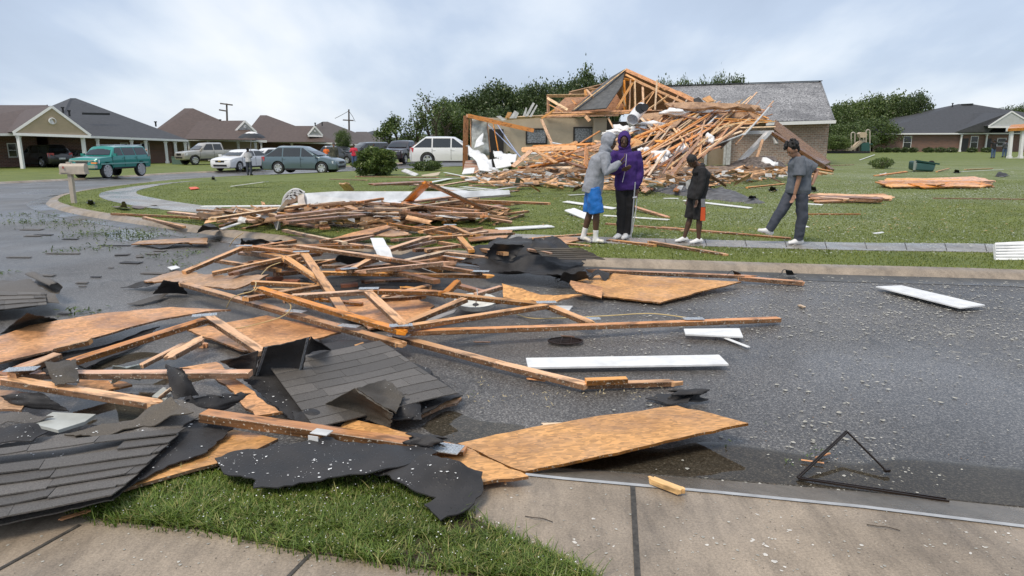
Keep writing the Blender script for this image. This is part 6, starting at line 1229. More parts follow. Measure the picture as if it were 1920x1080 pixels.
fill([(730, 330), (860, 322), (900, 335), (960, 350), (950, 368), (780, 352)], 14, (-12, 12), (40, 150), (.15, .3), (.08, .16), white=.3, grp='boards in the lawn heap')
# --- collapsed roof heap, built at its own depth
def wst(x0, y0, d0, x1, y1, d1, w_=.13, tn=None, nm='fallen_rafter', white=False):
    tn = tn if tn is not None else rs.choice((0, 1, 1, 3, 3, 2, 2)); o = board(nm, D(x0, y0, d0), D(x1, y1, d1), w_, .05, (OFFW if white else WOODS[tn]), None, splint=.1, roll=rs.uniform(-.6, .9)); L_ = math.hypot(x1 - x0, y1 - y0)
    tag(o, autolab('siding strip' if white else 'rafter', x0, y0, x1, y1, 'white' if white else TN[tn]), 'rafter' if not white else 'siding strip', 'fallen rafters of the collapsed house'); return o
def dep(x, y): return 47.5 - (y - 190) * .115 if y < 300 else 34.8 - (y - 300) * .12      # surface of the heap
mb = MB(); mb.poly([D(x, y, dep(x, y) + 1.8) for x, y in ((1192, 222), (1436, 226), (1390, 250), (1330, 285), (1262, 338), (1186, 338))], .08); W2 = mb.build('roof_deck', M('roof cavity shade wood', (.045, .026, .014), .8, .5, 3), W)  # deck coloured near black so gaps between the rafters read as shade
mb = MB(); mb.poly([D(x, y, dep(x, y) + 1.4) for x, y in ((1215, 250), (1262, 238), (1250, 268), (1200, 280))], .05); mb.poly([D(x, y, dep(x, y) + 1.4) for x, y in ((1186, 290), (1230, 280), (1240, 330), (1190, 335))], .05); mb.build('ceiling_panel', DRY, W)
FAN = [(1383, 195, 1249, 308), (1345, 204, 1205, 289), (1405, 222, 1303, 298), (1399, 228, 1290, 310), (1313, 209, 1192, 256), (1370, 228, 1248, 318), (1335, 230, 1188, 302), (1330, 216, 1194, 300), (1290, 222, 1182, 262), (1310, 238, 1198, 286), (1340, 236, 1220, 300), (1405, 226, 1340, 243), (1378, 228, 1326, 241), (1300, 236, 1328, 240), (1365, 240, 1350, 260), (1302, 283, 1322, 225), (1296, 288, 1298, 246), (1316, 240, 1312, 292), (1182, 300, 1260, 232), (1182, 262, 1240, 250), (1188, 318, 1290, 300), (1205, 312, 1248, 310), (1218, 305, 1220, 340), (1245, 308, 1300, 330), (1250, 300, 1262, 318), (1195, 216, 1228, 248), (1230, 250, 1262, 226), (1420, 232, 1300, 236), (1452, 228, 1360, 234), (1452, 238, 1380, 240), (1445, 226, 1340, 222), (1262, 196, 1430, 206), (1300, 214, 1408, 208), (1440, 222, 1400, 205), (1438, 230, 1350, 226), (1182, 290, 1262, 266), (1240, 330, 1206, 302), (1236, 318, 1280, 330)]
for (x0, y0, x1, y1) in FAN: wst(x0, y0, dep(x0, y0) - 1, x1, y1, dep(x1, y1) - 1.2, rs.choice((.09, .11, .14)), rs.choice((0, 0, 1, 1, 3)))
def wfill(poly, n, ang, ln, wd, white=0., off=0.):
    xs = [p[0] for p in poly]; ys = [p[1] for p in poly]; k = 0
    while k < n:
        x, y = rs.uniform(min(xs), max(xs)), rs.uniform(min(ys), max(ys))
        if not inside((x, y), poly): continue
        k += 1; a = R(rs.uniform(*ang)); L_ = rs.uniform(*ln) * .5; dx, dy = math.cos(a) * L_, -math.sin(a) * L_; o = rs.uniform(-1.2, 1.2) + off; y0, y1 = y - dy, y + dy
        f = lambda xx, yy: min(dep(xx, yy) + o, 1.55 * FPX / max(8, yy - HZ) if yy > HZ + 8 else 99)
        wst(x - dx, y0, f(x - dx, y0), x + dx, y1, f(x + dx, y1), rs.uniform(*wd), white=rs.random() < white)
wfill([(1185, 240), (1260, 205), (1400, 205), (1440, 225), (1330, 280), (1260, 320), (1185, 330)], 84, (16, 58), (35, 120), (.06, .12), .05)
wfill([(1180, 225), (1250, 205), (1330, 205), (1300, 260), (1200, 300)], 16, (-60, 10), (20, 60), (.1, .16), .1, -.5)
wfill([(1182, 300), (1280, 290), (1330, 330), (1300, 345), (1190, 350)], 26, (-40, 60), (20, 70), (.1, .2), .12)
wfill([(960, 320), (1040, 300), (1120, 295), (1200, 320), (1310, 330), (1290, 348), (1100, 346), (900, 340), (890, 326)], 60, (-14, 16), (20, 90), (.12, .28), .3)
wfill([(985, 290), (1110, 262), (1160, 262), (1170, 300), (1080, 312), (1000, 310)], 26, (-20, 32), (24, 90), (.1, .2), .1)
wfill([(1300, 320), (1460, 322), (1540, 318), (1560, 325), (1400, 335), (1310, 345)], 16, (-12, 14), (14, 50), (.12, .24), .3)
for q in ((1000, 282, 1015, 276, 1070, 1115), ): pass
for (x0, y0, x1, y1, tn, wd) in ((980, 281, 1080, 277, 1, .3), (1000, 275, 1115, 270, 0, .16), (995, 283, 962, 312, 1, .2), (1000, 280, 1042, 305, 1, .2), (1016, 303, 1052, 284, 1, .12), (1040, 300, 1110, 268, 0, .14), (900, 332, 1010, 329, 1, .3), (868, 334, 960, 334, 2, .2), (1098, 312, 1100, 276, 0, .24), (1060, 290, 1130, 270, 0, .14), (1112, 302, 1150, 292, 2, .2)): wst(x0, y0, dep(x0, y0) - 2 if y0 < 320 else G(x0, y0, .1).y, x1, y1, dep(x1, y1) - 2 if y1 < 320 else G(x1, y1, .1).y, wd, tn)
# heap of plaster, felt and rubble the rafters stand on: lumpy ground of the wreck
RUB = M('mixed rubble', (.19, .135, .095), .8, .75, 5, bmp=1, bscale=8)
def heap(name, label, pts, hgt, m, amp=.35, s=.7):
    q = [G(*p) for p in pts]; c = center(q); rr = max((p - c).length for p in q); o = sheet(name, [p + V(0, 0, .03) for p in q], .05, m, None, fall=1.2 if hgt > .3 else .5, wav=.3 if hgt > .3 else .12, ws=1.8, s=s * .6, humps=[(c.x + rs.uniform(-.55, .55) * rr, c.y + rs.uniform(-.3, .3) * rr, rr * rs.uniform(.16, .34), hgt * rs.uniform(.3, 1) * .5) for _ in range(9)]); tag(o, label, 'rubble', kind='stuff')
heap('rubble', 'mixed plaster and splinter rubble under the fallen rafters of the house', [(900, 332), (1000, 346), (1180, 352), (1300, 352), (1400, 334), (1460, 322), (1400, 312), (1180, 322), (1000, 322)], .35, RUB)
heap('rubble', 'grey shingle and plaster rubble behind the boy in black', [(1190, 356), (1300, 372), (1440, 388), (1445, 378), (1360, 362), (1300, 345), (1220, 342)], .16, M('grey rubble', (.10, .10, .105), .7, .5, 6, bmp=1, bscale=10), s=.4)
heap('rubble', 'low splinter rubble under the heap of boards on the lawn', [(375, 402), (500, 412), (700, 416), (900, 410), (960, 398), (900, 386), (600, 392), (420, 394)], .08, RUB, s=.4)
heap('rubble', 'burnt looking rubble at the foot of the brick wall by the leaning post', [(1330, 322), (1400, 326), (1480, 324), (1500, 316), (1440, 314), (1350, 315)], .45, M('dark rubble', (.12, .10, .09), .8, .8, 6, bmp=1, bscale=8), s=.5)
# --- strand boards (each a thing)
def OS(label, pts, m=0, **k):
    o = osbp('strand_board', [Q(*p) for p in pts], OSB[m], **k); tag(o, label, 'strand board', 'strand boards'); return o
OS('largest clean strand board in the foreground, right of the centre, propped up over the puddle', [(858, 834, .03), (1000, 800, .06), (1140, 778, .08), (1270, 757, .12), (1403, 797, .14), (1180, 842, .12), (985, 881, .10)])
OS('strand board sticking out below the largest one, its red edge at the concrete apron', [(640, 800, .03), (740, 808, .03), (870, 838, .09), (940, 866, .14), (991, 895, .145), (905, 902, .145), (780, 898, .12), (690, 860, .04)])
OS('wedge of strand board behind the heavy foreground rafter', [(630, 806, .10), (655, 784, .12), (760, 808, .12), (832, 838, .10), (760, 828, .08)], 0)
OS('strand board showing under the near shingles and felt beside the grass', [(432, 797, .13), (522, 830, .13), (470, 848, .16), (405, 868, .165), (330, 886, .165), (265, 903, .165), (160, 931, .165), (120, 945, .14), (100, 915, .1), (300, 850, .1)], 0)
OS('long cracked strand board on the left side of the road', [(-60, 660, .12), (0, 628, .14), (55, 611, .14), (182, 589, .16), (323, 572, .2), (432, 574, .22), (385, 588, .16), (300, 604, .14), (234, 619, .14), (160, 637, .14), (99, 656, .13), (0, 678, .12)], 1)
OS('torn brown strand board at the upper left of the heap', [(270, 532, .06), (330, 507, .16), (420, 511, .24), (505, 516, .24), (486, 530, .2), (452, 540, .18), (440, 545, .16), (415, 534, .2), (360, 528, .18)], 2, jag=.03)
OS('strand board lying flat under the V shaped truss piece', [(350, 618, .06), (500, 591, .1), (640, 622, .1), (575, 641, .08), (489, 660, .06), (455, 656, .06)], 1)
OS('torn strand board in the middle of the heap behind the truss web', [(640, 584, .05), (655, 560, .10), (720, 556, .12), (780, 558, .12), (815, 575, .1), (790, 600, .08), (770, 608, .06), (690, 615, .05)], 1, jag=.03)
OS('narrow strand board pointing at the viewer left of the central shingles', [(335, 690, .14), (406, 679, .16), (450, 715, .14), (523, 768, .12), (530, 774, .1), (478, 778, .1), (430, 735, .1), (382, 692, .16)], 1)
OS('large strand board with rough left part lying at the kerb', [(1068, 527, .06), (1150, 512, .1), (1200, 513, .12), (1390, 530, .08), (1310, 548, .06), (1238, 566, .05), (1180, 560, .05), (1110, 552, .05)], 0)
OS('triangular strand board with a straight top edge in the middle of the road heap', [(941, 531, .24), (1015, 545, .2), (1092, 557, .14), (1027, 567, .1), (944, 562, .1)], 0)
OS('strand board tilted up over the kerb, pointed to the right', [(606, 452, .14), (660, 436, .24), (725, 422, .34), (733, 424, .34), (700, 438, .24), (667, 453, .16)], 1)
OS('brownish board beside the tilted strand board, behind the bent white strip', [(692, 441, .2), (728, 429, .28), (772, 438, .28), (740, 444, .22)], 2)
OS('broad pale pinkish board lying across the footpath behind the heap', [(872, 428, .14), (962, 431, .14), (950, 446, .14), (880, 452, .16)], 1)
OS('small strand board lying in the gutter at the upper left', [(246, 458, .04), (262, 449, .08), (330, 450, .06), (388, 444, .12), (389, 455, .1), (330, 458, .05)], 2)
OS('strand board under the small low truss', [(800, 500, .1), (802, 480, .16), (835, 482, .16), (855, 498, .1)], 1); OS('brown board behind the black roofing by the large strand board', [(1068, 532, .16), (1070, 523, .2), (1130, 540, .12), (1128, 556, .08), (1080, 548, .1)], 1)
OS('orange scrap of board at the upper edge of the central shingles', [(664, 647, .14), (680, 641, .14), (724, 668, .1), (690, 662, .12)], 0); OS('broken corner of board at the right end of the central shingles', [(812, 735, .08), (820, 722, .1), (866, 746, .06), (836, 760, .05), (790, 780, .04), (778, 772, .05)], 2, jag=.03)
OS('board panel under the lower left puddle truss', [(140, 728, .04), (150, 712, .06), (235, 714, .06), (248, 722, .04), (190, 735, .02)], 1); OS('board scrap at the lower left edge', [(-20, 730, .12), (60, 735, .14), (40, 770, .1), (-30, 765, .1)], 2)
OS('flat brown board at the footpath left of the grey hooded person', [(990, 452, .12), (1060, 443, .12), (1100, 447, .12), (1040, 460, .12)], 1)
# lawn board stacks
def stack(label, x0, x1, y0, y1, n, hmax, L0):
    r = empty('panel_stack', Q((x0 + x1) / 2, y1, .1)); tag(r, label, 'panel stack')
    for i in range(n):
        u = i / n; y = y1 + (y0 - y1) * rs.random(); L_ = rs.uniform(*L0); x = rs.uniform(x0 + L_ / 2, x1 - L_ / 2); h = .11 + hmax * rs.random() * (1 - abs(y - (y0 + y1) / 2) / (y1 - y0)); tl = rs.uniform(-3, 3)
        board('panel', Q(x - L_ / 2, y + tl, h), Q(x + L_ / 2, y - tl, h + rs.uniform(-.02, .05)), rs.uniform(.2, .8) if hmax > .12 else rs.uniform(.15, .4), .05, rs.choice((WOODS[0], WOODS[0], WOODS[1], OSB[1], WOODS[2])), r, splint=.15, dirty=True, roll=rs.uniform(-.04, .22))
stack('stack of torn orange board panels on the right lawn in front of the tipped bin', 1655, 1862, 336, 349, 22, .14, (60, 180))
stack('low stack of splintered boards on the lawn right of the person in the tee', 1509, 1682, 367, 377, 9, .1, (50, 150))
for i in range(3):
    q = [D(1650 + i * 3, 326 + i * 8, 34), D(1662, 324 + i * 7, 34), D(1664 - i, 333 + i * 6, 33.6), D(1655, 335 + i * 6, 33.6)]; o = vsheet('torn_wrap', q, OFFW, None, .1, i, 6); tag(o, 'shred of pale wrap at the left end of the orange panel stack', 'wrap', 'wrap shreds on the panel stack')
# --- roofing felt and shingles
def FL(label, A, B, C_, D_, m=None, bulge=.0, tear=.012, name='roofing_felt', cat='roofing felt', seed=1, n=14):
    """bent flap from four corners (px, py, height); bulge lifts its middle"""
    q = [Q(*p) for p in (A, B, C_, D_)]; vs = []; nn = ((q[1] - q[0]).cross(q[3] - q[0])).normalized(); nn = nn if nn.z > 0 else -nn
    for i in range(n + 1):
        for j in range(n + 1):
            u, v = i / n, j / n; e = min(u, v, 1 - u, 1 - v); p = q[0].lerp(q[1], u).lerp(q[3].lerp(q[2], u), v) + nn * bulge * math.sin(math.pi * u) * math.sin(math.pi * v + .3) + nn * .012 * noise.noise(V(u * 4, v * 4, seed))
            if e == 0: p += V(noise.noise(V(u * 9, v * 9, seed)), noise.noise(V(u * 9, v * 9, seed + 9)), 0) * tear
            vs.append(p)
    me = bpy.data.meshes.new(name); me.from_pydata([tuple(v) for v in vs], [], [(i * (n + 1) + j, i * (n + 1) + j + 1, (i + 1) * (n + 1) + j + 1, (i + 1) * (n + 1) + j) for i in range(n) for j in range(n)]); me.update(); me = bakeobj(me, [('SOLIDIFY', dict(thickness=.006))], name); me.shade_smooth(); me.set_sharp_from_angle(angle=R(60)); c_ = center(q)
    me.transform(Matrix.Translation(-c_)); o = link(name, me, m or FELT, None, Matrix.Translation(c_)); tag(o, label, cat, 'pieces of roofing'); return o
def FS(label, pts, name='roofing_felt', m=None, cat='roofing felt', **k):
    k.setdefault('wav', .03); k.setdefault('s', .07); k.setdefault('jag', .01); o = sheet(name, [Q(*p) for p in pts], .006, m or FELT, **k); tag(o, label, cat, 'pieces of roofing'); return o
FS('large black felt sheet spattered with white flecks along the near grass', [(403, 864, .17), (440, 846, .2), (545, 832, .2), (612, 815, .19), (640, 826, .18), (800, 842, .19), (822, 850, .2), (760, 878, .19), (700, 888, .19), (640, 893, .19), (575, 903, .18), (520, 914, .17), (475, 916, .17), (480, 900, .18), (420, 891, .17)], wav=.025, seed=3)
FS('folded black felt sheet in the foreground ending in a ragged tip on the grass', [(700, 888, .15), (760, 874, .18), (800, 858, .22), (850, 868, .24), (905, 888, .18), (902, 925, .16), (870, 958, .15), (826, 974, .15), (795, 946, .15), (818, 930, .17), (770, 912, .19)], wav=.05, ws=3, seed=5)
FS('black felt bordering the near shingles at lower left', [(212, 935, .175), (205, 900, .15), (330, 820, .15), (345, 790, .16), (400, 790, .16), (438, 800, .15), (405, 832, .16), (388, 846, .175), (315, 870, .178), (258, 900, .18)], wav=.015, seed=6)
o = FS('layer of roof with rows of dark shingles at the lower left corner', [(-60, 990, .17), (213, 935, .17), (345, 800, .16), (400, 768, .2), (330, 745, .26), (250, 790, .14), (120, 815, .12), (-60, 850, .12)], 'shingle_sheet', SHIN, 'shingle roofing', wav=.02, seed=7)
shingles('shingle_courses', Q(-60, 846, .19), Q(350, 800, .19), Q(212, 936, .20), Q(-90, 992, .20), 7, .42, SHIN, o, zf=lambda x, y: .012 * noise.noise(V(x * 2, y * 2, 7)), drop=.04, seed=4, lift=.014)
FS('upswept strip of shingles curling towards the narrow strand board', [(120, 815, .13), (240, 792, .14), (300, 760, .22), (322, 743, .28), (362, 765, .3), (352, 778, .26), (270, 800, .18), (180, 822, .15)], 'shingle_sheet', SHINB, 'shingle roofing', wav=.015, seed=8)
c = FS('broad sheet of grey shingles in the centre of the near debris', [(440, 700, .12), (480, 690, .16), (520, 660, .18), (575, 648, .16), (640, 636, .14), (700, 640, .12), (740, 670, .1), (820, 705, .09), (868, 738, .08), (820, 762, .08), (770, 785, .09), (700, 790, .1), (620, 800, .1), (560, 790, .1), (500, 745, .12)], 'shingle_sheet', FELT, 'shingle roofing', wav=.03, ws=2, seed=9)
shingles('shingle_courses', Q(500, 684, .18), Q(712, 638, .15), Q(858, 738, .13), Q(590, 800, .15), 9, .38, SHIN, c, zf=lambda x, y: .02 * noise.noise(V(x * 1.5, y * 1.5, 9)), drop=.0, seed=12, lift=.004)
FL('stiff black flap of roofing standing up at the top of the central shingles', (476, 706, .13), (566, 703, .13), (582, 631, .42), (494, 650, .38), bulge=.03, seed=10)
FLP = [o for o in scene.objects if o.get('label', '').startswith('stiff black flap')][0]
for a_, b_, h1, c_, d_, h2 in ((482, 704, .145, 499, 651, .385), (561, 701, .145, 577, 634, .42)): mb = MB(); mb.bar(Q(a_, b_, h1) , Q(c_, d_, h2), .02, .003); mb.build('sealant_strip', M('grey sealant', (.16, .165, .175), .5, .5, 60), FLP)
FL('smaller black flap folded against the left side of the upright flap', (444, 693, .14), (480, 704, .14), (484, 657, .34), (412, 676, .22), bulge=.03, seed=11)
FL('crumpled black felt behind the upright flap', (572, 664, .2), (622, 656, .16), (600, 640, .30), (582, 630, .42), bulge=.05, seed=12)
FL('peaked brown shingle piece standing like a tent on the central sheet', (600, 762, .12), (732, 803, .10), (737, 774, .2), (666, 727, .34), m=SHINB, bulge=.03, name='shingle_sheet', cat='shingle roofing', seed=13)
FL('black hollow of felt left of the tent shaped shingles', (560, 802, .08), (632, 808, .08), (604, 762, .14), (548, 772, .12), bulge=.06, seed=14)
FL('fold of shingles behind the tent shaped piece', (668, 728, .34), (742, 776, .16), (756, 744, .16), (722, 712, .20), m=SHINB, bulge=-.03, name='shingle_sheet', cat='shingle roofing', seed=15)
FL('black felt with a scalloped edge right of the tent shaped shingles', (738, 790, .06), (790, 788, .06), (786, 748, .14), (722, 748, .16), bulge=.04, seed=16)
FS('rounded patch of bare felt at the right of the central shingles', [(735, 685, .12), (770, 678, .13), (805, 690, .12), (815, 712, .1), (790, 722, .1), (745, 706, .12)], wav=.012, seed=17)
FL('black felt strip draped over the lower left truss', (325, 750, .10), (372, 742, .10), (342, 689, .30), (311, 683, .28), bulge=.06, seed=18)
FL('black felt with ragged right edge below the narrow strand board', (350, 782, .14), (425, 768, .14), (470, 737, .20), (346, 746, .26), bulge=.03, tear=.05, seed=19)
FL('square shingle scrap hung over the corner of the lower left truss', (104, 724, .22), (149, 718, .24), (142, 675, .29), (84, 680, .29), m=SHINB, bulge=.03, name='shingle_sheet', cat='shingle roofing', seed=20)
FS('black felt lying behind the square shingle scrap', [(72, 678, .26), (120, 672, .28), (170, 690, .2), (150, 700, .2), (85, 700, .24)], wav=.04, seed=21)
FL('dark felt fold over the puddle at lower left', (30, 760, .1), (130, 770, .08), (78, 736, .2), (0, 742, .16), bulge=.03, seed=22)
FS('black felt at the left edge above the near shingles', [(-30, 808, .18), (60, 795, .2), (90, 812, .16), (60, 828, .16), (-30, 834, .16)], wav=.02, seed=23)
FS('dark shingle strip left of the white slab in the lower left puddle', [(-20, 775, .12), (40, 772, .14), (100, 778, .12), (60, 792, .1), (-20, 798, .1)], 'shingle_sheet', SHIN, 'shingle roofing', wav=.02, seed=24)
FS('black felt underside beneath the long cracked strand board', [(100, 664, .06), (300, 610, .1), (250, 650, .04), (160, 690, .04)], wav=.02, seed=25)
FL('tented black felt behind the long cracked strand board at the left edge', (0, 626, .08), (122, 604, .06), (90, 594, .2), (50, 586, .34), bulge=.02, seed=26)
s1 = FS('torn slab of shingles with a curled edge on the road at far left', [(-40, 590, .05), (-30, 530, .1), (20, 528, .14), (58, 524, .2), (75, 538, .18), (103, 546, .2), (112, 572, .08), (60, 580, .05)], 'shingle_sheet', SHIN, 'shingle roofing', wav=.04, seed=27)
shingles('shingle_courses', Q(-30, 545, .17), Q(85, 548, .17), Q(88, 572, .12), Q(-30, 586, .11), 4, .4, SHIN, s1, drop=.05, seed=5)
bigr = FS('large rumpled mass of black roofing beside the kerb', [(860, 498, .12), (900, 468, .3), (915, 456, .34), (968, 450, .36), (998, 444, .44), (1040, 452, .38), (1100, 466, .3), (1132, 488, .16), (1090, 500, .12), (1096, 522, .1), (1040, 526, .12), (960, 516, .14), (912, 512, .14)], wav=.11, ws=1.5, s=.07, seed=28, jag=.03)
shingles('shingle_courses', Q(1000, 462, .44), Q(1085, 466, .40), Q(1135, 490, .22), Q(1020, 486, .36), 6, .5, SHINB, bigr, zf=lambda x, y: .03 * noise.noise(V(x * 1.5, y * 1.5, 3)), drop=.02, seed=6)
FS('curled black felt beside the large strand board at the kerb', [(1044, 527, .1), (1060, 508, .24), (1095, 507, .28), (1112, 515, .16), (1096, 520, .12), (1070, 528, .08)], wav=.06, seed=29)
FS('drape of felt between the rumpled roofing and the large strand board', [(1088, 516, .1), (1120, 506, .2), (1150, 510, .1), (1138, 530, .06), (1105, 528, .06)], wav=.05, seed=30)
FS('flat wet felt lying inside the heap behind the bent white strip', [(740, 482, .14), (790, 466, .16), (850, 470, .14), (856, 494, .1), (780, 496, .1)], wav=.02, seed=31)
FS('black felt under the middle of the heap', [(560, 520, .03), (700, 516, .06), (860, 522, .06), (830, 545, .03), (620, 545, .03)], wav=.02, seed=32)
FS('crumpled black felt bundle in the heap right of the crossed rafters', [(618, 492, .16), (640, 482, .28), (676, 482, .28), (694, 490, .16), (660, 500, .12)], wav=.05, seed=33)
FS('black felt heap behind the top left tip of the debris', [(448, 459, .12), (455, 446, .3), (470, 448, .36), (520, 450, .26), (540, 459, .12)], wav=.08, seed=34)
FS('black felt scrap below the small strand board in the gutter', [(262, 460, .02), (300, 452, .06), (350, 454, .1), (368, 460, .02), (300, 466, .02)], wav=.03, seed=35)
FS('black felt with a tan tip left of the torn brown strand board', [(226, 540, .02), (260, 526, .1), (320, 510, .14), (345, 508, .1), (275, 536, .08), (250, 541, .02)], wav=.02, seed=36)
FL('peaked scrap of black felt below the torn brown strand board', (286, 551, .02), (352, 551, .02), (336, 528, .2), (308, 524, .24), bulge=.04, seed=37)
FS('long grey shingle strip lying flat on the road below the torn brown board', [(238, 570, .02), (290, 556, .04), (315, 550, .05), (300, 562, .03), (265, 571, .02)], 'shingle_sheet', SHIN, 'shingle roofing', seed=38, wav=.01)
FL('arched black felt on the lawn by the white diagonal trim', (368, 437, .1), (412, 431, .1), (408, 424, .26), (380, 421, .34), bulge=.1, seed=39)
FS('brown curled shingles lying on the footpath near the mailbox', [(208, 387, .12), (232, 378, .34), (250, 386, .14), (290, 384, .2), (298, 386, .14), (262, 391, .12)], 'shingle_sheet', M('wet brown shingle', (.11, .08, .07), .5, .2, 8), 'shingle roofing', wav=.02, s=.15, seed=40)
for (x, y, w_, lb) in ((170, 379, 16, 'black felt scrap on the grass right of the mailbox'), (400, 334, 8, 'small black scrap at the edge of the footpath by the pale tee person'), (1450, 355, 20, 'black curled felt behind the person in the charcoal tee'), (1412, 372, 22, 'small dark curled felt on the grey rubble'), (1525, 355, 20, 'black felt scrap right of the person in the charcoal tee'), (1795, 322, 16, 'black felt loop on the panel stack behind the bin'), (1880, 330, 30, 'flat black felt on the far right lawn'), (1745, 347, 20, 'black felt rag at the front of the orange panel stack'), (1380, 518, 40, 'black felt scrap on the rafter at the kerb'), (1478, 512, 34, 'small black felt scrap at the kerb, farthest right')):
    FS(lb, [(x - w_ / 2, y, .12), (x - w_ * .2, y - w_ * .28, .3 if y < 450 else .16), (x + w_ * .1, y - w_ * .2, .26 if y < 450 else .14), (x + w_ / 2, y, .12 if y < 450 else .06), (x, y + w_ * .06, .11 if y < 450 else .05)], wav=.03, s=.1, seed=x)
# rolled curls
def curl(label, a, b, r_, m=None, a0=-100, a1=150):
    a, b = Vector(a), Vector(b); x = (b - a).normalized(); y = V(0, 0, 1).cross(x).normalized(); z = x.cross(y); mb = MB(); n = 18; q = 8; vs = []
    for i in range(q + 1):
        for k in range(n + 1): an = R(a0 + (a1 - a0) * k / n); rr = r_ * (1 + .1 * math.sin(i * 1.3) - .12 * k / n); vs.append(a.lerp(b, i / q) + y * math.cos(an) * rr + z * (math.sin(an) * rr + r_) + x * .03 * math.sin(k))
    mb.add(vs, [(i * (n + 1) + k, i * (n + 1) + k + 1, (i + 1) * (n + 1) + k + 1, (i + 1) * (n + 1) + k) for i in range(q) for k in range(n)])
    me = bpy.data.meshes.new('roofing_curl'); me.from_pydata([tuple(v) for v in mb.v], [], mb.f); me = bakeobj(me, [('SOLIDIFY', dict(thickness=.005))]); me.shade_smooth(); o = link('roofing_curl', me, m or FELT); tag(o, label, 'roofing felt', 'pieces of roofing'); return o
curl('rolled black felt curl behind the largest foreground strand board', Q(1262, 755, .02), Q(1322, 752, .02), .045); FS('flat tail of felt left of the rolled curl', [(1210, 745, .03), (1240, 735, .05), (1300, 738, .06), (1290, 756, .05), (1250, 757, .03)], seed=41, wav=.02)
curl('roll of felt at the right end of the heavy foreground rafter', Q(770, 846, .14), Q(826, 852, .14), .05, a0=-60, a1=170); curl('curl of felt left of the tented black felt', Q(60, 530, .12), Q(106, 552, .12), .07, SHIN)
curl('curl of black felt in front of the rumpled roofing', Q(1040, 522, .06), Q(1090, 516, .08), .07); FL('fold of black felt on the crest of the rumpled roofing', (905, 486, .24), (960, 490, .22), (985, 458, .44), (925, 456, .46), bulge=.06, tear=.04, seed=61); FL('second fold of black felt on the crest of the rumpled roofing, farther right', (990, 478, .34), (1050, 480, .32), (1040, 452, .46), (1000, 446, .52), bulge=.05, tear=.04, seed=62)
# scattered shingle tabs lying on the left road
for i, (x, y, w_, a_) in enumerate(((82, 440, 34, 4), (62, 442, 30, -2), (86, 516, 36, 8), (246, 492, 40, 10), (262, 480, 30, 60), (285, 476, 24, 12), (228, 478, 22, -14), (118, 475, 66, 3), (36, 482, 46, 2), (215, 460, 60, 1), (154, 530, 22, 3), (155, 537, 14, 0), (180, 519, 20, 4), (208, 502, 10, 0), (288, 512, 46, 6), (122, 588, 24, 4), (60, 430, 40, 2), (230, 477, 26, -12), (132, 448, 30, 4), (300, 470, 24, 9))):
    q = Q(x, y, .012); L_ = w_ / FPX * q.y; mb = MB(); mb.box((0, 0, 0), (L_, L_ * rs.uniform(.25, .45) if i not in (7, 8, 9) else .06, .008)); o = mb.build('shingle_tab', SHIN if i % 3 else FELT, None, Matrix.Translation(q) @ Matrix.Rotation(R(-a_), 4, 'Z') @ Matrix.Rotation(.02, 4, 'X'))
    tag(o, '%s shingle tab on wet road, %s' % (('narrow' if i in (7, 8, 9) else 'broad' if w_ > 32 else 'small'), (where(x, y) if i not in (1, 3, 5, 6, 8, 11, 12, 17, 18) else {1: 'second from the left near the top', 3: 'biggest, with a dark front edge', 5: 'right of the tilted scrap', 6: 'leaning left in the middle row', 8: 'long and thin at the left edge', 11: 'smallest of the centre pair', 12: 'with torn corner', 17: 'left of the tilted scrap', 18: 'behind the green leaves'}[i])), 'shingle', 'loose shingle tabs on the left road')
# --- white things
def PL(name, label, cat, pts, m, th=.012, ribs=0, grp=None, **k):
    q = [Q(*p) for p in pts]; mb = MB(); mb.poly(q, th); c_ = center(q); o = mb.build(name, m, None, loc=c_); tag(o, label, cat, grp)
    if ribs:
        mb = MB()
        for i in range(ribs): u_ = (i + 1) / (ribs + 1); mb.bar(q[0].lerp(q[3], u_) + V(0, 0, .004), q[1].lerp(q[2], u_) + V(0, 0, .004), .008, .006)
        mb.build('rib', m, o, Matrix.Translation(c_) if False else None)
    return o
PL('siding_board', 'long straight white board lying on the road right of the snapped rafter', 'siding', [(986, 674, .05), (1348, 668, .05), (1366, 686, .04), (990, 692, .04)], TRIM, .014, 3)
PL('siding_board', 'white board lying at a slant near the far kerb on the right', 'siding', [(1642, 539, .04), (1690, 537, .04), (1847, 574, .04), (1800, 579, .04)], TRIM, .014, 2)
r = PL('siding_board', 'ribbed broken white siding with a split splinter, above the long white board', 'siding', [(1282, 619, .06), (1386, 618, .05), (1393, 634, .04), (1285, 629, .04)], TRIM, .014, 4); board('splinter', Q(1350, 630, .03), Q(1404, 651, .02), .035, .01, TRIM, r)
mb = MB(); y_ = Q(1868, 487, .1).y; mb.poly([D(1868, 487, y_), D(1960, 487, y_), D(1960, 450, y_ + .25), D(1866, 455, y_ + .25)], .06); o = mb.build('siding_board', TRIM); tag(o, 'white ribbed panel propped at the right edge by the kerb', 'panel'); mb = MB(); [mb.bar(D(1868, 487 - k_ * 5.5, y_ - .01 + k_ * .04), D(1960, 487 - k_ * 5.5, y_ - .01 + k_ * .04), .012, .012) for k_ in range(1, 6)]; mb.build('rib', OFFW, o)
o = FS('white vinyl strip bent over the heap near its top', [(694, 446, .46), (718, 446, .46), (728, 462, .42), (740, 488, .3), (712, 492, .28), (704, 468, .42)], 'siding_strip', TRIM, 'siding', wav=.0, s=.1, jag=0)
PL('metal_panel', 'grey soffit panel sloping down right from the bent white strip', 'panel', [(712, 488, .34), (745, 486, .36), (828, 515, .14), (815, 516, .12)], M('grey soffit', (.33, .33, .33), .45, .15, 6), .008, 3)
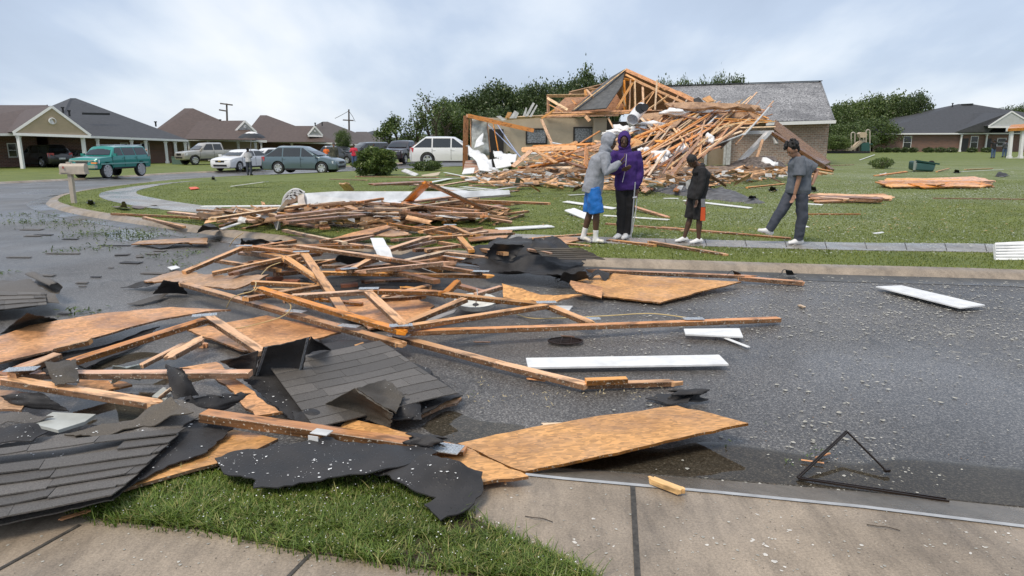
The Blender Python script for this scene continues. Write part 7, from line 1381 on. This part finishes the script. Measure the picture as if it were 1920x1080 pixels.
PL('plastic_sheet', 'small white square tile left of the torn brown board', 'tile', [(314, 502, .03), (330, 499, .03), (338, 503, .03), (322, 507, .03)], TRIM, .01)
PL('white_fragment', 'white torn plate beside the right truss joint', 'fragment', [(1030, 574, .05), (1074, 575, .05), (1066, 585, .04), (1040, 583, .04)], OFFW, .01); PL('metal_panel', 'grey shard in front of the round lamp cover', 'panel', [(795, 600, .04), (858, 580, .06), (850, 588, .04), (800, 607, .03)], M('grey soffit', (.33, .33, .33), .45), .008)
PL('plaster_slab', 'pale grey slab lying in the lower left puddle', 'slab', [(62, 800, .07), (100, 778, .08), (180, 782, .07), (160, 796, .06), (110, 812, .06)], M('wet plaster', (.42, .44, .42), .25, .2, 4), .02)
PL('plaster_slab', 'pale flat stone slab beside the thin strip under the lower left truss', 'slab', [(286, 748, .08), (308, 730, .1), (322, 742, .09), (312, 754, .08)], M('wet plaster', (.42, .44, .42), .25), .02)
TP = M('translucent plastic', (.55, .62, .60), .25, .12, 3); TP.node_tree.nodes['Principled BSDF'].inputs['Transmission Weight'].default_value = .35
FS('translucent plastic sheet crumpled behind the lower left truss', [(198, 698, .12), (214, 684, .24), (260, 682, .24), (272, 697, .14), (262, 716, .06), (210, 718, .06)], 'plastic_sheet', TP, 'plastic sheet', wav=.05, seed=50)
q = Q(892, 575, .05); mb = MB(); mb.lathe([(0, .02), (.12, .02), (.19, .035), (.215, .075), (.225, .075), (.20, .02), (.13, 0), (0, 0)], 28); o = mb.build('lamp_cover', M('dirty white enamel', (.62, .62, .58), .3, .25, 14), None, Matrix.Translation(q) @ Matrix.Rotation(.12, 4, 'X'), smooth=40); tag(o, 'round white lamp cover lying upturned behind the truss', 'lamp cover')
mb = MB(); mb.lathe([(0, .03), (.03, .03), (.035, .02)], 10); mb.box((0, 0, .024), (.006, .34, .006)); mb.build('fitting', BLACK, o, o.matrix_basis.copy()); mb = MB(); mb.tube([(.02, .1, .03), (.01, .11, .16)], .005, 5); mb.build('stem', OFFW, o, o.matrix_basis.copy())
# drain cover: oval metal grate
q = Q(1060, 641, .015); r = empty('drain_cover', q); tag(r, 'flat oval dark grate lying on the road between the truss and the long white board', 'grate'); GM = M('rusty dark metal', (.035, .024, .022), .45, .4, 20, metal=.4); mb = MB(); n = 32; rx, ry = .15, .10; ring = [V(math.cos(2 * math.pi * i / n) * rx, math.sin(2 * math.pi * i / n) * ry, .01) for i in range(n + 1)]; mb.tube(ring, .007, 6, cap=False); mb.build('frame', GM, r, Matrix.Translation(q)); mb = MB()
for i in range(-13, 14): x = i / 14 * rx; h_ = ry * math.sqrt(1 - (x / rx) ** 2); mb.bar((x, -h_, .008), (x, h_, .008), .004, .004)
for i in range(-8, 9): y = i / 9 * ry; h_ = rx * math.sqrt(1 - (y / ry) ** 2); mb.bar((-h_, y, .008), (h_, y, .008), .004, .004)
mb.build('grate', GM, r, Matrix.Translation(q)); mb = MB(); mb.bar((-.05, -.092, .012), (-.02, .096, .012), .008, .008); mb.bar((.04, -.092, .012), (.06, .088, .012), .008, .008); mb.build('rib', GM, r, Matrix.Translation(q))
# window screen frame bent into an open triangle
pts = [(1663, 884, .03), (1589, 810, .12), (1497, 897, .02), (1780, 940, .02)]; r = empty('window_screen_frame', Q(1589, 870, 0)); tag(r, 'bent dark window screen frame lying as an open triangle in the puddle', 'screen frame'); FM = M('dark bronze metal', (.035, .025, .02), .35, .2, 10, metal=.5)
for a_, b_ in zip(pts[:-1], pts[1:]):
    for o_ in (0, .016): mb = MB(); mb.bar(Q(*a_) + V(0, o_, 0), Q(*b_) + V(0, o_ * (1.6 if b_[0] > 1700 else 1), 0), .006, .008 if o_ else .010); mb.build('rail', FM, r)
mb = MB(); mb.box(Q(1663, 882, .03), (.03, .018, .014)); mb.build('corner_piece', FM, r)
# bricks and blocks
for (x, y, an, lb) in ((655, 536, 15, 'loose brick lying in a gap of the heap'), (546, 529, -5, 'brick half under the crossed rafters'), (515, 524, 30, 'brick beside the torn brown strand board')):
    mb = MB(); mb.box((0, 0, 0), (.2, .095, .06)); me = bpy.data.meshes.new('x'); me.from_pydata([tuple(v) for v in mb.v], [], mb.f); me = bakeobj(me, [('BEVEL', dict(width=.006, segments=2))]); tag(link('brick', me, M('wet red brick', (.25, .095, .05), .5, .3, 14, bmp=.6), None, Matrix.Translation(Q(x, y, .05)) @ Matrix.Rotation(R(an), 4, 'Z')), lb, 'brick', 'loose bricks')
for (x0, y0, x1, y1, w_, t_, lb) in ((1224, 901, 1274, 920, .04, .03, 'chunky split wood offcut at the edge of the concrete apron'), (992, 710, 1018, 713, .035, .01, 'small wood chip under the long rafter'), (893, 641, 914, 641, .03, .008, 'small flat wood chip right of the truss joint'), (1056, 630, 1072, 631, .03, .01, 'orange chip above the oval grate'), (1500, 573, 1507, 576, .04, .02, 'tiny orange block on the open road'), (1020, 796, 1066, 795, .04, .008, 'torn flake on the edge of the largest strand board'), (1502, 862, 1545, 868, .012, .006, 'yellow stick beside the window screen frame'), (1530, 858, 1556, 850, .014, .008, 'orange stick on the window screen frame'), (118, 972, 160, 960, .03, .006, 'flat orange splinter at the left tip of the grass'), (365, 645, 384, 648, .05, .04, 'small broken block end near the V shaped truss piece')):
    o = board('wood_offcut', Q(x0, y0, .02 if y0 < 890 else .115), Q(x1, y1, .02 if y0 < 890 else .115), w_, t_, WOODS[3 if w_ == .04 else 0], None, splint=.03 if w_ >= .03 else 0); tag(o, lb, 'wood offcut', 'wood offcuts')
# cables
def cable(label, pts, r_=.005, c_=None, cat='cable'):
    mb = MB(); mb.tube(crom([Q(*p) for p in pts], 6), r_, 6); o = mb.build('cable', c_ or M('cream cable', (.55, .42, .2), .5), smooth=80); tag(o, label, cat)
cable('cream cable looping up over the left rafters of the heap', [(425, 577, .1), (434, 560, .25), (450, 552, .34), (474, 545, .36), (480, 532, .38), (478, 528, .38)]); cable('cream cable sagging across the strand board under the V shaped truss piece', [(388, 609, .22), (440, 616, .16), (500, 603, .16), (535, 590, .2), (545, 572, .26), (520, 556, .3), (490, 538, .36), (478, 545, .36)], .005)
cable('cream cable rising to the top left tip of the heap', [(430, 462, .3), (440, 448, .5), (456, 437, .62)], .006); cable('yellow cable lying along the far side of the long truss chord', [(970, 590, .02), (1000, 597, .02), (1060, 596, .02), (1140, 592, .02), (1220, 588, .02), (1290, 596, .02)], .006); cable('pale wire from the crossed rafters down to the left', [(526, 492, .4), (505, 500, .34), (490, 515, .3)], .005)
# lawn: white pieces
r = empty('wall_panel', Q(700, 385)); tag(r, 'long pale panel lying on its edge across the heap on the lawn', 'panel'); MP = M('pale wall panel', (.50, .53, .56), .5, .3, 2.2)
for pts in ([(566, 366, .5), (629, 362, .55), (829, 362, .6), (829, 377, .25), (700, 382, .2), (672, 384, .2), (576, 388, .2)], [(829, 362, .6), (955, 360, .4), (957, 368, .25), (829, 377, .25)]):
    mb = MB(); y_ = Q(700, 392, .1).y; mb.poly([D(p[0], p[1], y_ + (p[2] - .3) * .8) for p in pts], .06); mb.build('panel', MP, r)
r = empty('bent_frame', Q(555, 398)); tag(r, 'bent white window frame with torn cloth standing in the lawn heap', 'window frame'); y_ = Q(555, 400, .1).y
for c_ in ([(529, 392), (534, 370), (548, 357), (562, 357), (572, 370), (573, 385)], [(536, 392), (540, 374), (552, 362), (566, 361)], [(548, 357), (560, 366)], [(541, 363), (554, 372)], [(562, 357), (571, 362)]):
    mb = MB(); mb.tube(crom([D(a, b, y_) for a, b in c_], 4), .035, 6); mb.build('frame_bar', OFFW, r)
vsheet('cloth', [D(558, 368, y_), D(570, 366, y_), D(575, 392, y_ - .4), D(563, 398, y_ - .5)], M('dirty cloth', (.45, .40, .36), .8, .3, 6), r, .15, 3, 8); vsheet('cloth', [D(536, 366, y_ + .1), D(560, 362, y_ + .1), D(562, 376, y_), D(540, 380, y_)], M('dirty cloth dark', (.2, .13, .09), .8, .3, 6), r, .15, 4, 8)
for (x0, y0, h0, x1, y1, h1, w_, lb) in ((522, 395, .4, 416, 429, .12, .09, 'white diagonal trim sloping from the bent frame to the grass'), (541, 373, .8, 521, 397, .35, .09, 'upper white trim hanging from the bent frame'), (380, 387, .3, 530, 386, .35, .12, 'white trim along the top of the lawn heap'), (1060, 378, .14, 1151, 391, .12, .16, 'white board passing behind the legs of the two hooded people'), (1133, 404, .12, 1252, 412, .12, .06, 'thin white strip on the lawn right of the two hooded people'), (1284, 376, .12, 1407, 390, .12, .12, 'white strip on the lawn behind the boy in black'), (1068, 366, .14, 1100, 364, .12, .1, 'white strip left of the grey hooded person'), (1068, 393, .2, 1110, 410, .12, .25, 'white ribbed piece beside the blue shorts'), (438, 349, .12, 498, 341, .3, .3, 'crumpled white sheet alone on the lawn below the slate blue SUV'), (935, 430, .14, 1033, 424, .12, .22, 'long white board on the footpath right of the pale panel'), (1508, 382, .1, 1540, 384, .1, .1, 'small white piece right of the tee person'), (1612, 300, .12, 1640, 290, .25, .1, 'thin white stick leaning near the brick house shrubs'), (1498, 421, .1, 1514, 426, .1, .06, 'tiny white stick right of the tee person'), (770, 336, .15, 870, 334, .15, .1, 'long white trim on the lawn in front of the white SUV'), (900, 318, .3, 1000, 332, .15, .3, 'white sheet edge at the front of the wreck'), (1800, 322, .1, 1880, 318, .1, .1, 'thin pale strip right of the tipped bin'), (1640, 438, .1, 1655, 436, .1, .06, 'white scrap on the lawn at right'), (1246, 372, .12, 1270, 372, .12, .06, 'white scrap behind the boy in black')):
    o = board('white_trim', Q(x0, y0, h0), Q(x1, y1, h1), w_, .02, TRIM, None, splint=.05, roll=rs.uniform(-.15, .2)); tag(o, lb, 'white trim', 'white trim pieces')
PL('white_plate', 'white upright plate in front of the bent frame', 'plate', [(509, 408, .16), (523, 402, .4), (524, 429, .1), (518, 431, .1)][::-1], OFFW, .02); PL('paper_plate', 'white oval dish on the lawn right of the heap', 'dish', [(815, 409, .11), (830, 406, .12), (848, 408, .12), (850, 412, .11), (835, 414, .11), (820, 413, .11)], TRIM, .02)
PL('orange_scrap', 'bright orange red scrap on the grass behind the curved footpath', 'scrap', [(354, 352, .11), (368, 351, .14), (374, 354, .12), (358, 356, .11)], M('orange red plastic', (.7, .1, .03), .5), .02)
for i, (pts) in enumerate(([(925, 300), (950, 295), (960, 312), (930, 318)], [(1055, 322), (1076, 318), (1090, 330), (1070, 333)], [(1005, 318), (1030, 310), (1040, 322), (1012, 328)], [(870, 318), (890, 316), (888, 326), (866, 328)], [(760, 318), (785, 328), (778, 332), (752, 322)], [(790, 330), (826, 324), (822, 330), (795, 335)])):
    y_ = 37 - i * .3; mb = MB(); mb.poly([D(x, y, y_ - (y - 310) * .08) for x, y in pts], .05); tag(mb.build('wall_fragment', (TRIM, OFFW, DRY)[i % 3]), 'flat %s wall fragment %s' % (('white', 'dirty white', 'beige')[i % 3], where(pts[0][0], pts[0][1])), 'wall fragment', 'wall fragments at the front of the wreck')
# --- things nobody could count: flakes, chips, twigs
def scatter(name, label, n, pick, size, m, zoff=.004, flat=.15, cat='debris', nv=5):
    vs = []; fs = []; c_ = 0; rr = random.Random(hash(name) % 1000 if False else len(label))
    while c_ < n:
        p = pick(rr)
        if p is None: continue
        c_ += 1; s_ = size(rr, p); a0 = rr.uniform(0, 6.28); el = rr.uniform(.35, 1); k = len(vs); tl = (rr.gauss(0, flat), rr.gauss(0, flat))
        for i in range(nv): a = 2 * math.pi * i / nv; r_ = s_ * rr.uniform(.6, 1.1); u_, v_ = math.cos(a) * r_, math.sin(a) * r_ * el; X_, Y_ = u_ * math.cos(a0) - v_ * math.sin(a0), u_ * math.sin(a0) + v_ * math.cos(a0); vs.append((p.x + X_, p.y + Y_, p.z + zoff + abs(X_ * tl[0] + Y_ * tl[1]) + s_ * .12))
        vs.append((p.x, p.y, p.z + zoff + s_ * .3)); fs += [(k + i, k + (i + 1) % nv, k + nv) for i in range(nv)]
    o = fromP(name, vs, fs, m); tag(o, label, cat, kind='stuff')
L1p = L1; NEARP = [(p.x, p.y) for p in near] + [(14, -12), (-8, -12)]
FLK = M('white flakes', (.38, .37, .33), .7, .25, 50, island=.5)
def roadpick(x0, x1, y0, y1, dens):
    def f(rr):
        px, py = rr.uniform(x0, x1), rr.uniform(y0, y1); q = Q(px, py)
        if inside((q.x, q.y), L1p) or inside((q.x, q.y), NEARP): return None
        if rr.random() > dens(px, py, q): return None
        return q
    return f
nz = lambda q, s_=.8: noise.noise(V(q.x * s_, q.y * s_, 3)) 
scatter('insulation_flakes', 'pale insulation flakes strewn over the wet road on the right', 17000, roadpick(760, 2000, 500, 960, lambda px, py, q: min(1, max(.04, (px - 850) / 900)) * (1.6 if py < 640 else .32 if py < 740 else .12) * ((.35 if py < 640 else .12) + 2.6 * max(0, nz(q) + .35 * nz(q, 4)) ** 1.3)), lambda rr, p: min(.024, (abs(rr.gauss(0, 1)) ** 1.6 * .0038 + .002) * (p.y / 5.5) ** .95), FLK)
scatter('insulation_clumps', 'larger matted clumps of pale insulation on the wet road', 90, roadpick(1000, 2000, 515, 850, lambda px, py, q: max(0, nz(q, .6) * 2) * min(1, (px - 900) / 600)), lambda rr, p: rr.uniform(.008, .024), M('matted clumps', (.34, .33, .29), .8, .4, 40), nv=8)
scatter('insulation_flakes', 'fewer pale flakes and grit on the left road and the foreground debris', 1300, roadpick(0, 1300, 440, 880, lambda px, py, q: .5), lambda rr, p: rr.uniform(.002, .006), FLK)
def onlawn(x0, x1, y0, y1, fn):
    def f(rr):
        px, py = rr.uniform(x0, x1), rr.uniform(y0, y1); q = G(px, py, .02)
        return q if inside((q.x, q.y), L1p) and rr.random() < fn(px, py) else None
    return f
scatter('lawn_flakes', 'pale flakes scattered over the lawn in front of the brick wing', 4200, onlawn(980, 2000, 318, 480, lambda px, py: .06 + max(0, noise.noise(V(px * .012, py * .04, 1)) + .15) * (1.9 if 322 < py < 372 and px > 1300 else .5)), lambda rr, p: rr.uniform(.006, .03) * (p.y / 14) ** .6, M('lawn flakes', (.50, .52, .47), .8, .2, 30), .02)
scatter('lawn_splinters', 'wood splinters and chips over the lawn round the heaps', 700, onlawn(360, 1900, 318, 440, lambda px, py: .6), lambda rr, p: rr.uniform(.01, .045), M('splinter chips', (.50, .30, .13), .6, .4, 20), .03, cat='splinters')
def fronts(polys, base=.0, hh=.5):
    def f(rr):
        pl = rr.choice(polys); xs9 = [p[0] for p in pl]; ys9 = [p[1] for p in pl]; x, y = rr.uniform(min(xs9), max(xs9)), rr.uniform(min(ys9), max(ys9))
        return G(x, y, base + rr.random() ** 2 * hh) if inside((x, y), pl) else None
    return f
WF = [[(890, 322), (1000, 318), (1180, 318), (1340, 330), (1330, 352), (1100, 350), (900, 342)], [(985, 300), (1150, 290), (1200, 330), (1000, 330)], [(1300, 316), (1500, 314), (1530, 326), (1400, 336), (1300, 345)]]
HF_ = [[(380, 398), (560, 384), (900, 380), (960, 404), (700, 416), (400, 412)]]
for nm_, lb_, nn_, m_, pk_, sz_ in (('splinter_bits', 'orange and brown splinters packed between the boards of the wrecked house', 1700, M('wood bits', (.36, .21, .11), .7, .5, 9, island=1.5), WF, (.05, .24)), ('plaster_bits', 'white and grey plaster crumbs among the boards of the wrecked house', 1500, M('plaster bits', (.42, .42, .41), .8, .3, 9, island=1.2), WF, (.04, .2)), ('splinter_bits', 'splinters packed between the boards of the lawn heap', 1300, M('wood bits', (.42, .21, .08), .7), HF_, (.03, .14)), ('plaster_bits', 'pale crumbs among the boards of the lawn heap', 350, M('plaster bits', (.42, .42, .41), .8), HF_, (.02, .12))):
    rr = random.Random(len(lb_)); vs = []; fs = []; k9 = 0; pk = fronts(pk_, hh=.45 if 'house' in lb_ else .25)
    while k9 < nn_:
        p = pk(rr)
        if p is None: continue
        k9 += 1; a = rr.gauss(0, .45) + (3.14 if rr.random() < .5 else 0); L9 = rr.uniform(*sz_) * (2.2 if 'spl' in nm_ else .8); w9 = L9 * rr.uniform(.06, .2) if 'spl' in nm_ else L9 * rr.uniform(.3, .9); e = V(math.cos(a), math.sin(a), rr.gauss(0, .22)) * L9; f = V(-math.sin(a), math.cos(a), rr.gauss(0, .7)) * w9; n9 = len(vs); h9 = V(0, 0, min(w9, .03))
        vs += [p - e - f, p + e * rr.uniform(.7, 1) - f * .5, p + e + f, p - e * rr.uniform(.7, 1) + f, p - e - f - h9, p + e - f * .5 - h9]; fs += [(n9, n9 + 1, n9 + 2, n9 + 3), (n9, n9 + 4, n9 + 5, n9 + 1)]
    tag(fromP(nm_, vs, fs, m_), lb_, 'splinters' if 'spl' in nm_ else 'plaster', kind='stuff')
scatter('wood_chips', 'wood chips and dirt lying on the pavement and on the road', 420, lambda rr: (lambda a: a)(Q(rr.uniform(100, 1900), rr.uniform(560, 1000), .0)) , lambda rr, p: rr.uniform(.002, .006), M('pavement chips', (.35, .2, .09), .6, .6, 20), .002, cat='wood chips')
def nearpick(rr):
    q = G(rr.uniform(0, 1920), rr.uniform(890, 1085)); return q if inside((q.x, q.y), NEARP) else None
scatter('pavement_grit', 'pale grit, flecks and leaf bits on the concrete slabs', 900, nearpick, lambda rr, p: rr.choice((.0015, .002, .003, .003, .006, .009)), FLK, .001)
tag(board('wood_offcut', Q(945, 897, .11), Q(948, 908, .11), .012, .005, WOODS[3], None), 'tiny chip on the concrete just below the red edged strand board', 'wood offcut', 'wood offcuts')
scatter('paper_pulp', 'soft white pulp lumps dried onto the concrete apron', 46, lambda rr: (lambda q: q if inside((q.x, q.y), NEARP) else None)(G(rr.choice((rr.gauss(1450, 30), rr.uniform(900, 1900))), rr.choice((rr.gauss(1015, 8), rr.uniform(920, 1080))))), lambda rr, p: rr.uniform(.004, .014), M('paper pulp', (.6, .58, .54), .9, .2, 60, bmp=1), 0, .05, nv=9)
for i_, (x_, y_, a_, lb_) in enumerate(((1010, 972, -30, 'thin dark twig on the concrete right of the grass'), (1655, 988, -20, 'thin dark twig on the concrete below the screen frame'), (720, 1000, 20, 'thin pale twig fallen on the near grass'))):
    q_ = G(x_, y_, .006); mb = MB(); mb.tube(crom([q_ + V(-.06, .02, 0), q_ + V(-.02, 0, .004), q_ + V(.02, -.004, .002), q_ + V(.06, -.03, .001)], 3), .0022, 5); tag(mb.build('twig', BARK), lb_, 'twig')
scatter('dark_grit', 'dark specks on the concrete slabs', 350, nearpick, lambda rr, p: rr.uniform(.0015, .004), JO, .001)
def vg(rr):
    x, y = rr.uniform(min(xs_), max(xs_)), rr.uniform(min(ys_), max(ys_)); return V(x, y, .045) if inside((x, y), pv) else None
xs_ = [p[0] for p in pv]; ys_ = [p[1] for p in pv]
scatter('grass_flakes', 'white flecks caught in the grass of the near verge', 420, vg, lambda rr, p: rr.uniform(.0015, .005), TRIM, 0, .8)
def onfelt(rr):
    px = rr.uniform(0, 860); py = rr.uniform(690, 960)
    if px > 420 and py > 915: return None
    if noise.noise(V(px * .018, py * .03, 2)) + .5 * noise.noise(V(px * .07, py * .09, 4)) < rr.uniform(-.3, .5): return None
    q = None; d = ray(px, py); hit, loc, nor, idx, ob, mt_ = scene.ray_cast(DG, Vector((0, 0, CAMZ)), d)
    if hit and ob.name.startswith(('roofing_felt', 'shingle')) and nor.z > .5: return loc + V(0, 0, .0015)
    return None
bpy.context.view_layer.update(); DG = bpy.context.evaluated_depsgraph_get()
scatter('felt_flakes', 'white flecks lying on the near roofing felt and shingles', 330, onfelt, lambda rr, p: rr.choice((.0015, .002, .002, .003, .003, .004, .006, .009)), TRIM, .0, .2)
def tuft(name, label, cs, m, n=30, l=.03, spread=.14):
    vs = []; fs = []
    for (x, y, k) in cs:
        q = Q(x, y, .01)
        for i in range(int(n * k)):
            p = q + V(rs.gauss(0, spread * k), rs.gauss(0, spread * k), abs(rs.gauss(0, .02))); a = V(rs.gauss(0, 1), rs.gauss(0, 1), rs.gauss(0, .5)).normalized() * l * rs.uniform(.5, 1.4); b = a.cross(V(rs.gauss(0, .4), rs.gauss(0, .4), 1)).normalized() * l * .3; k_ = len(vs); vs += [p - a, p + b, p + a, p - b]; fs.append((k_, k_ + 1, k_ + 2, k_ + 3))
    tag(fromP(name, vs, fs, m), label, 'leaves', kind='stuff')
tuft('leaf_litter', 'torn green leaves and twigs washed along the left road and gutter', [(45, 402, 1.2), (50, 415, 1.4), (70, 417, 1.5), (105, 418, 1.4), (140, 425, 1.6), (180, 436, 1.6), (210, 440, 1.6), (250, 447, 1.2), (290, 444, 1.2), (230, 437, 1.5), (335, 495, 1.1), (190, 465, 1.), (145, 420, 1.), (120, 470, .8), (360, 475, .8), (12, 511, .3), (170, 585, .4), (140, 586, .3), (300, 432, 1.3), (270, 441, 1.), (305, 480, .7), (165, 440, 1.2), (90, 405, .9)], LM, 60, .035, .22)
tuft('leaf_litter', 'green leaves and grass bits caught by the window screen frame', [(1505, 865, .3), (1530, 856, .4), (1555, 858, .3), (1480, 868, .2), (1360, 838, .2), (1430, 797, .15), (890, 745, .2), (850, 760, .2), (1070, 832, .1), (1210, 931, .1), (1375, 960, .1), (1000, 930, .06), (1740, 1040, .06)], LM, 26, .014, .1)
tuft('straw_litter', 'pale straw and fibre bits around the snapped rafter', [(870, 742, .4), (930, 748, .4), (1040, 745, .5), (1120, 742, .4), (1190, 744, .4), (1240, 743, .4), (1030, 758, .3), (900, 720, .3)], M('straw', (.36, .30, .18), .7, .3, 30), 30, .014, .16)
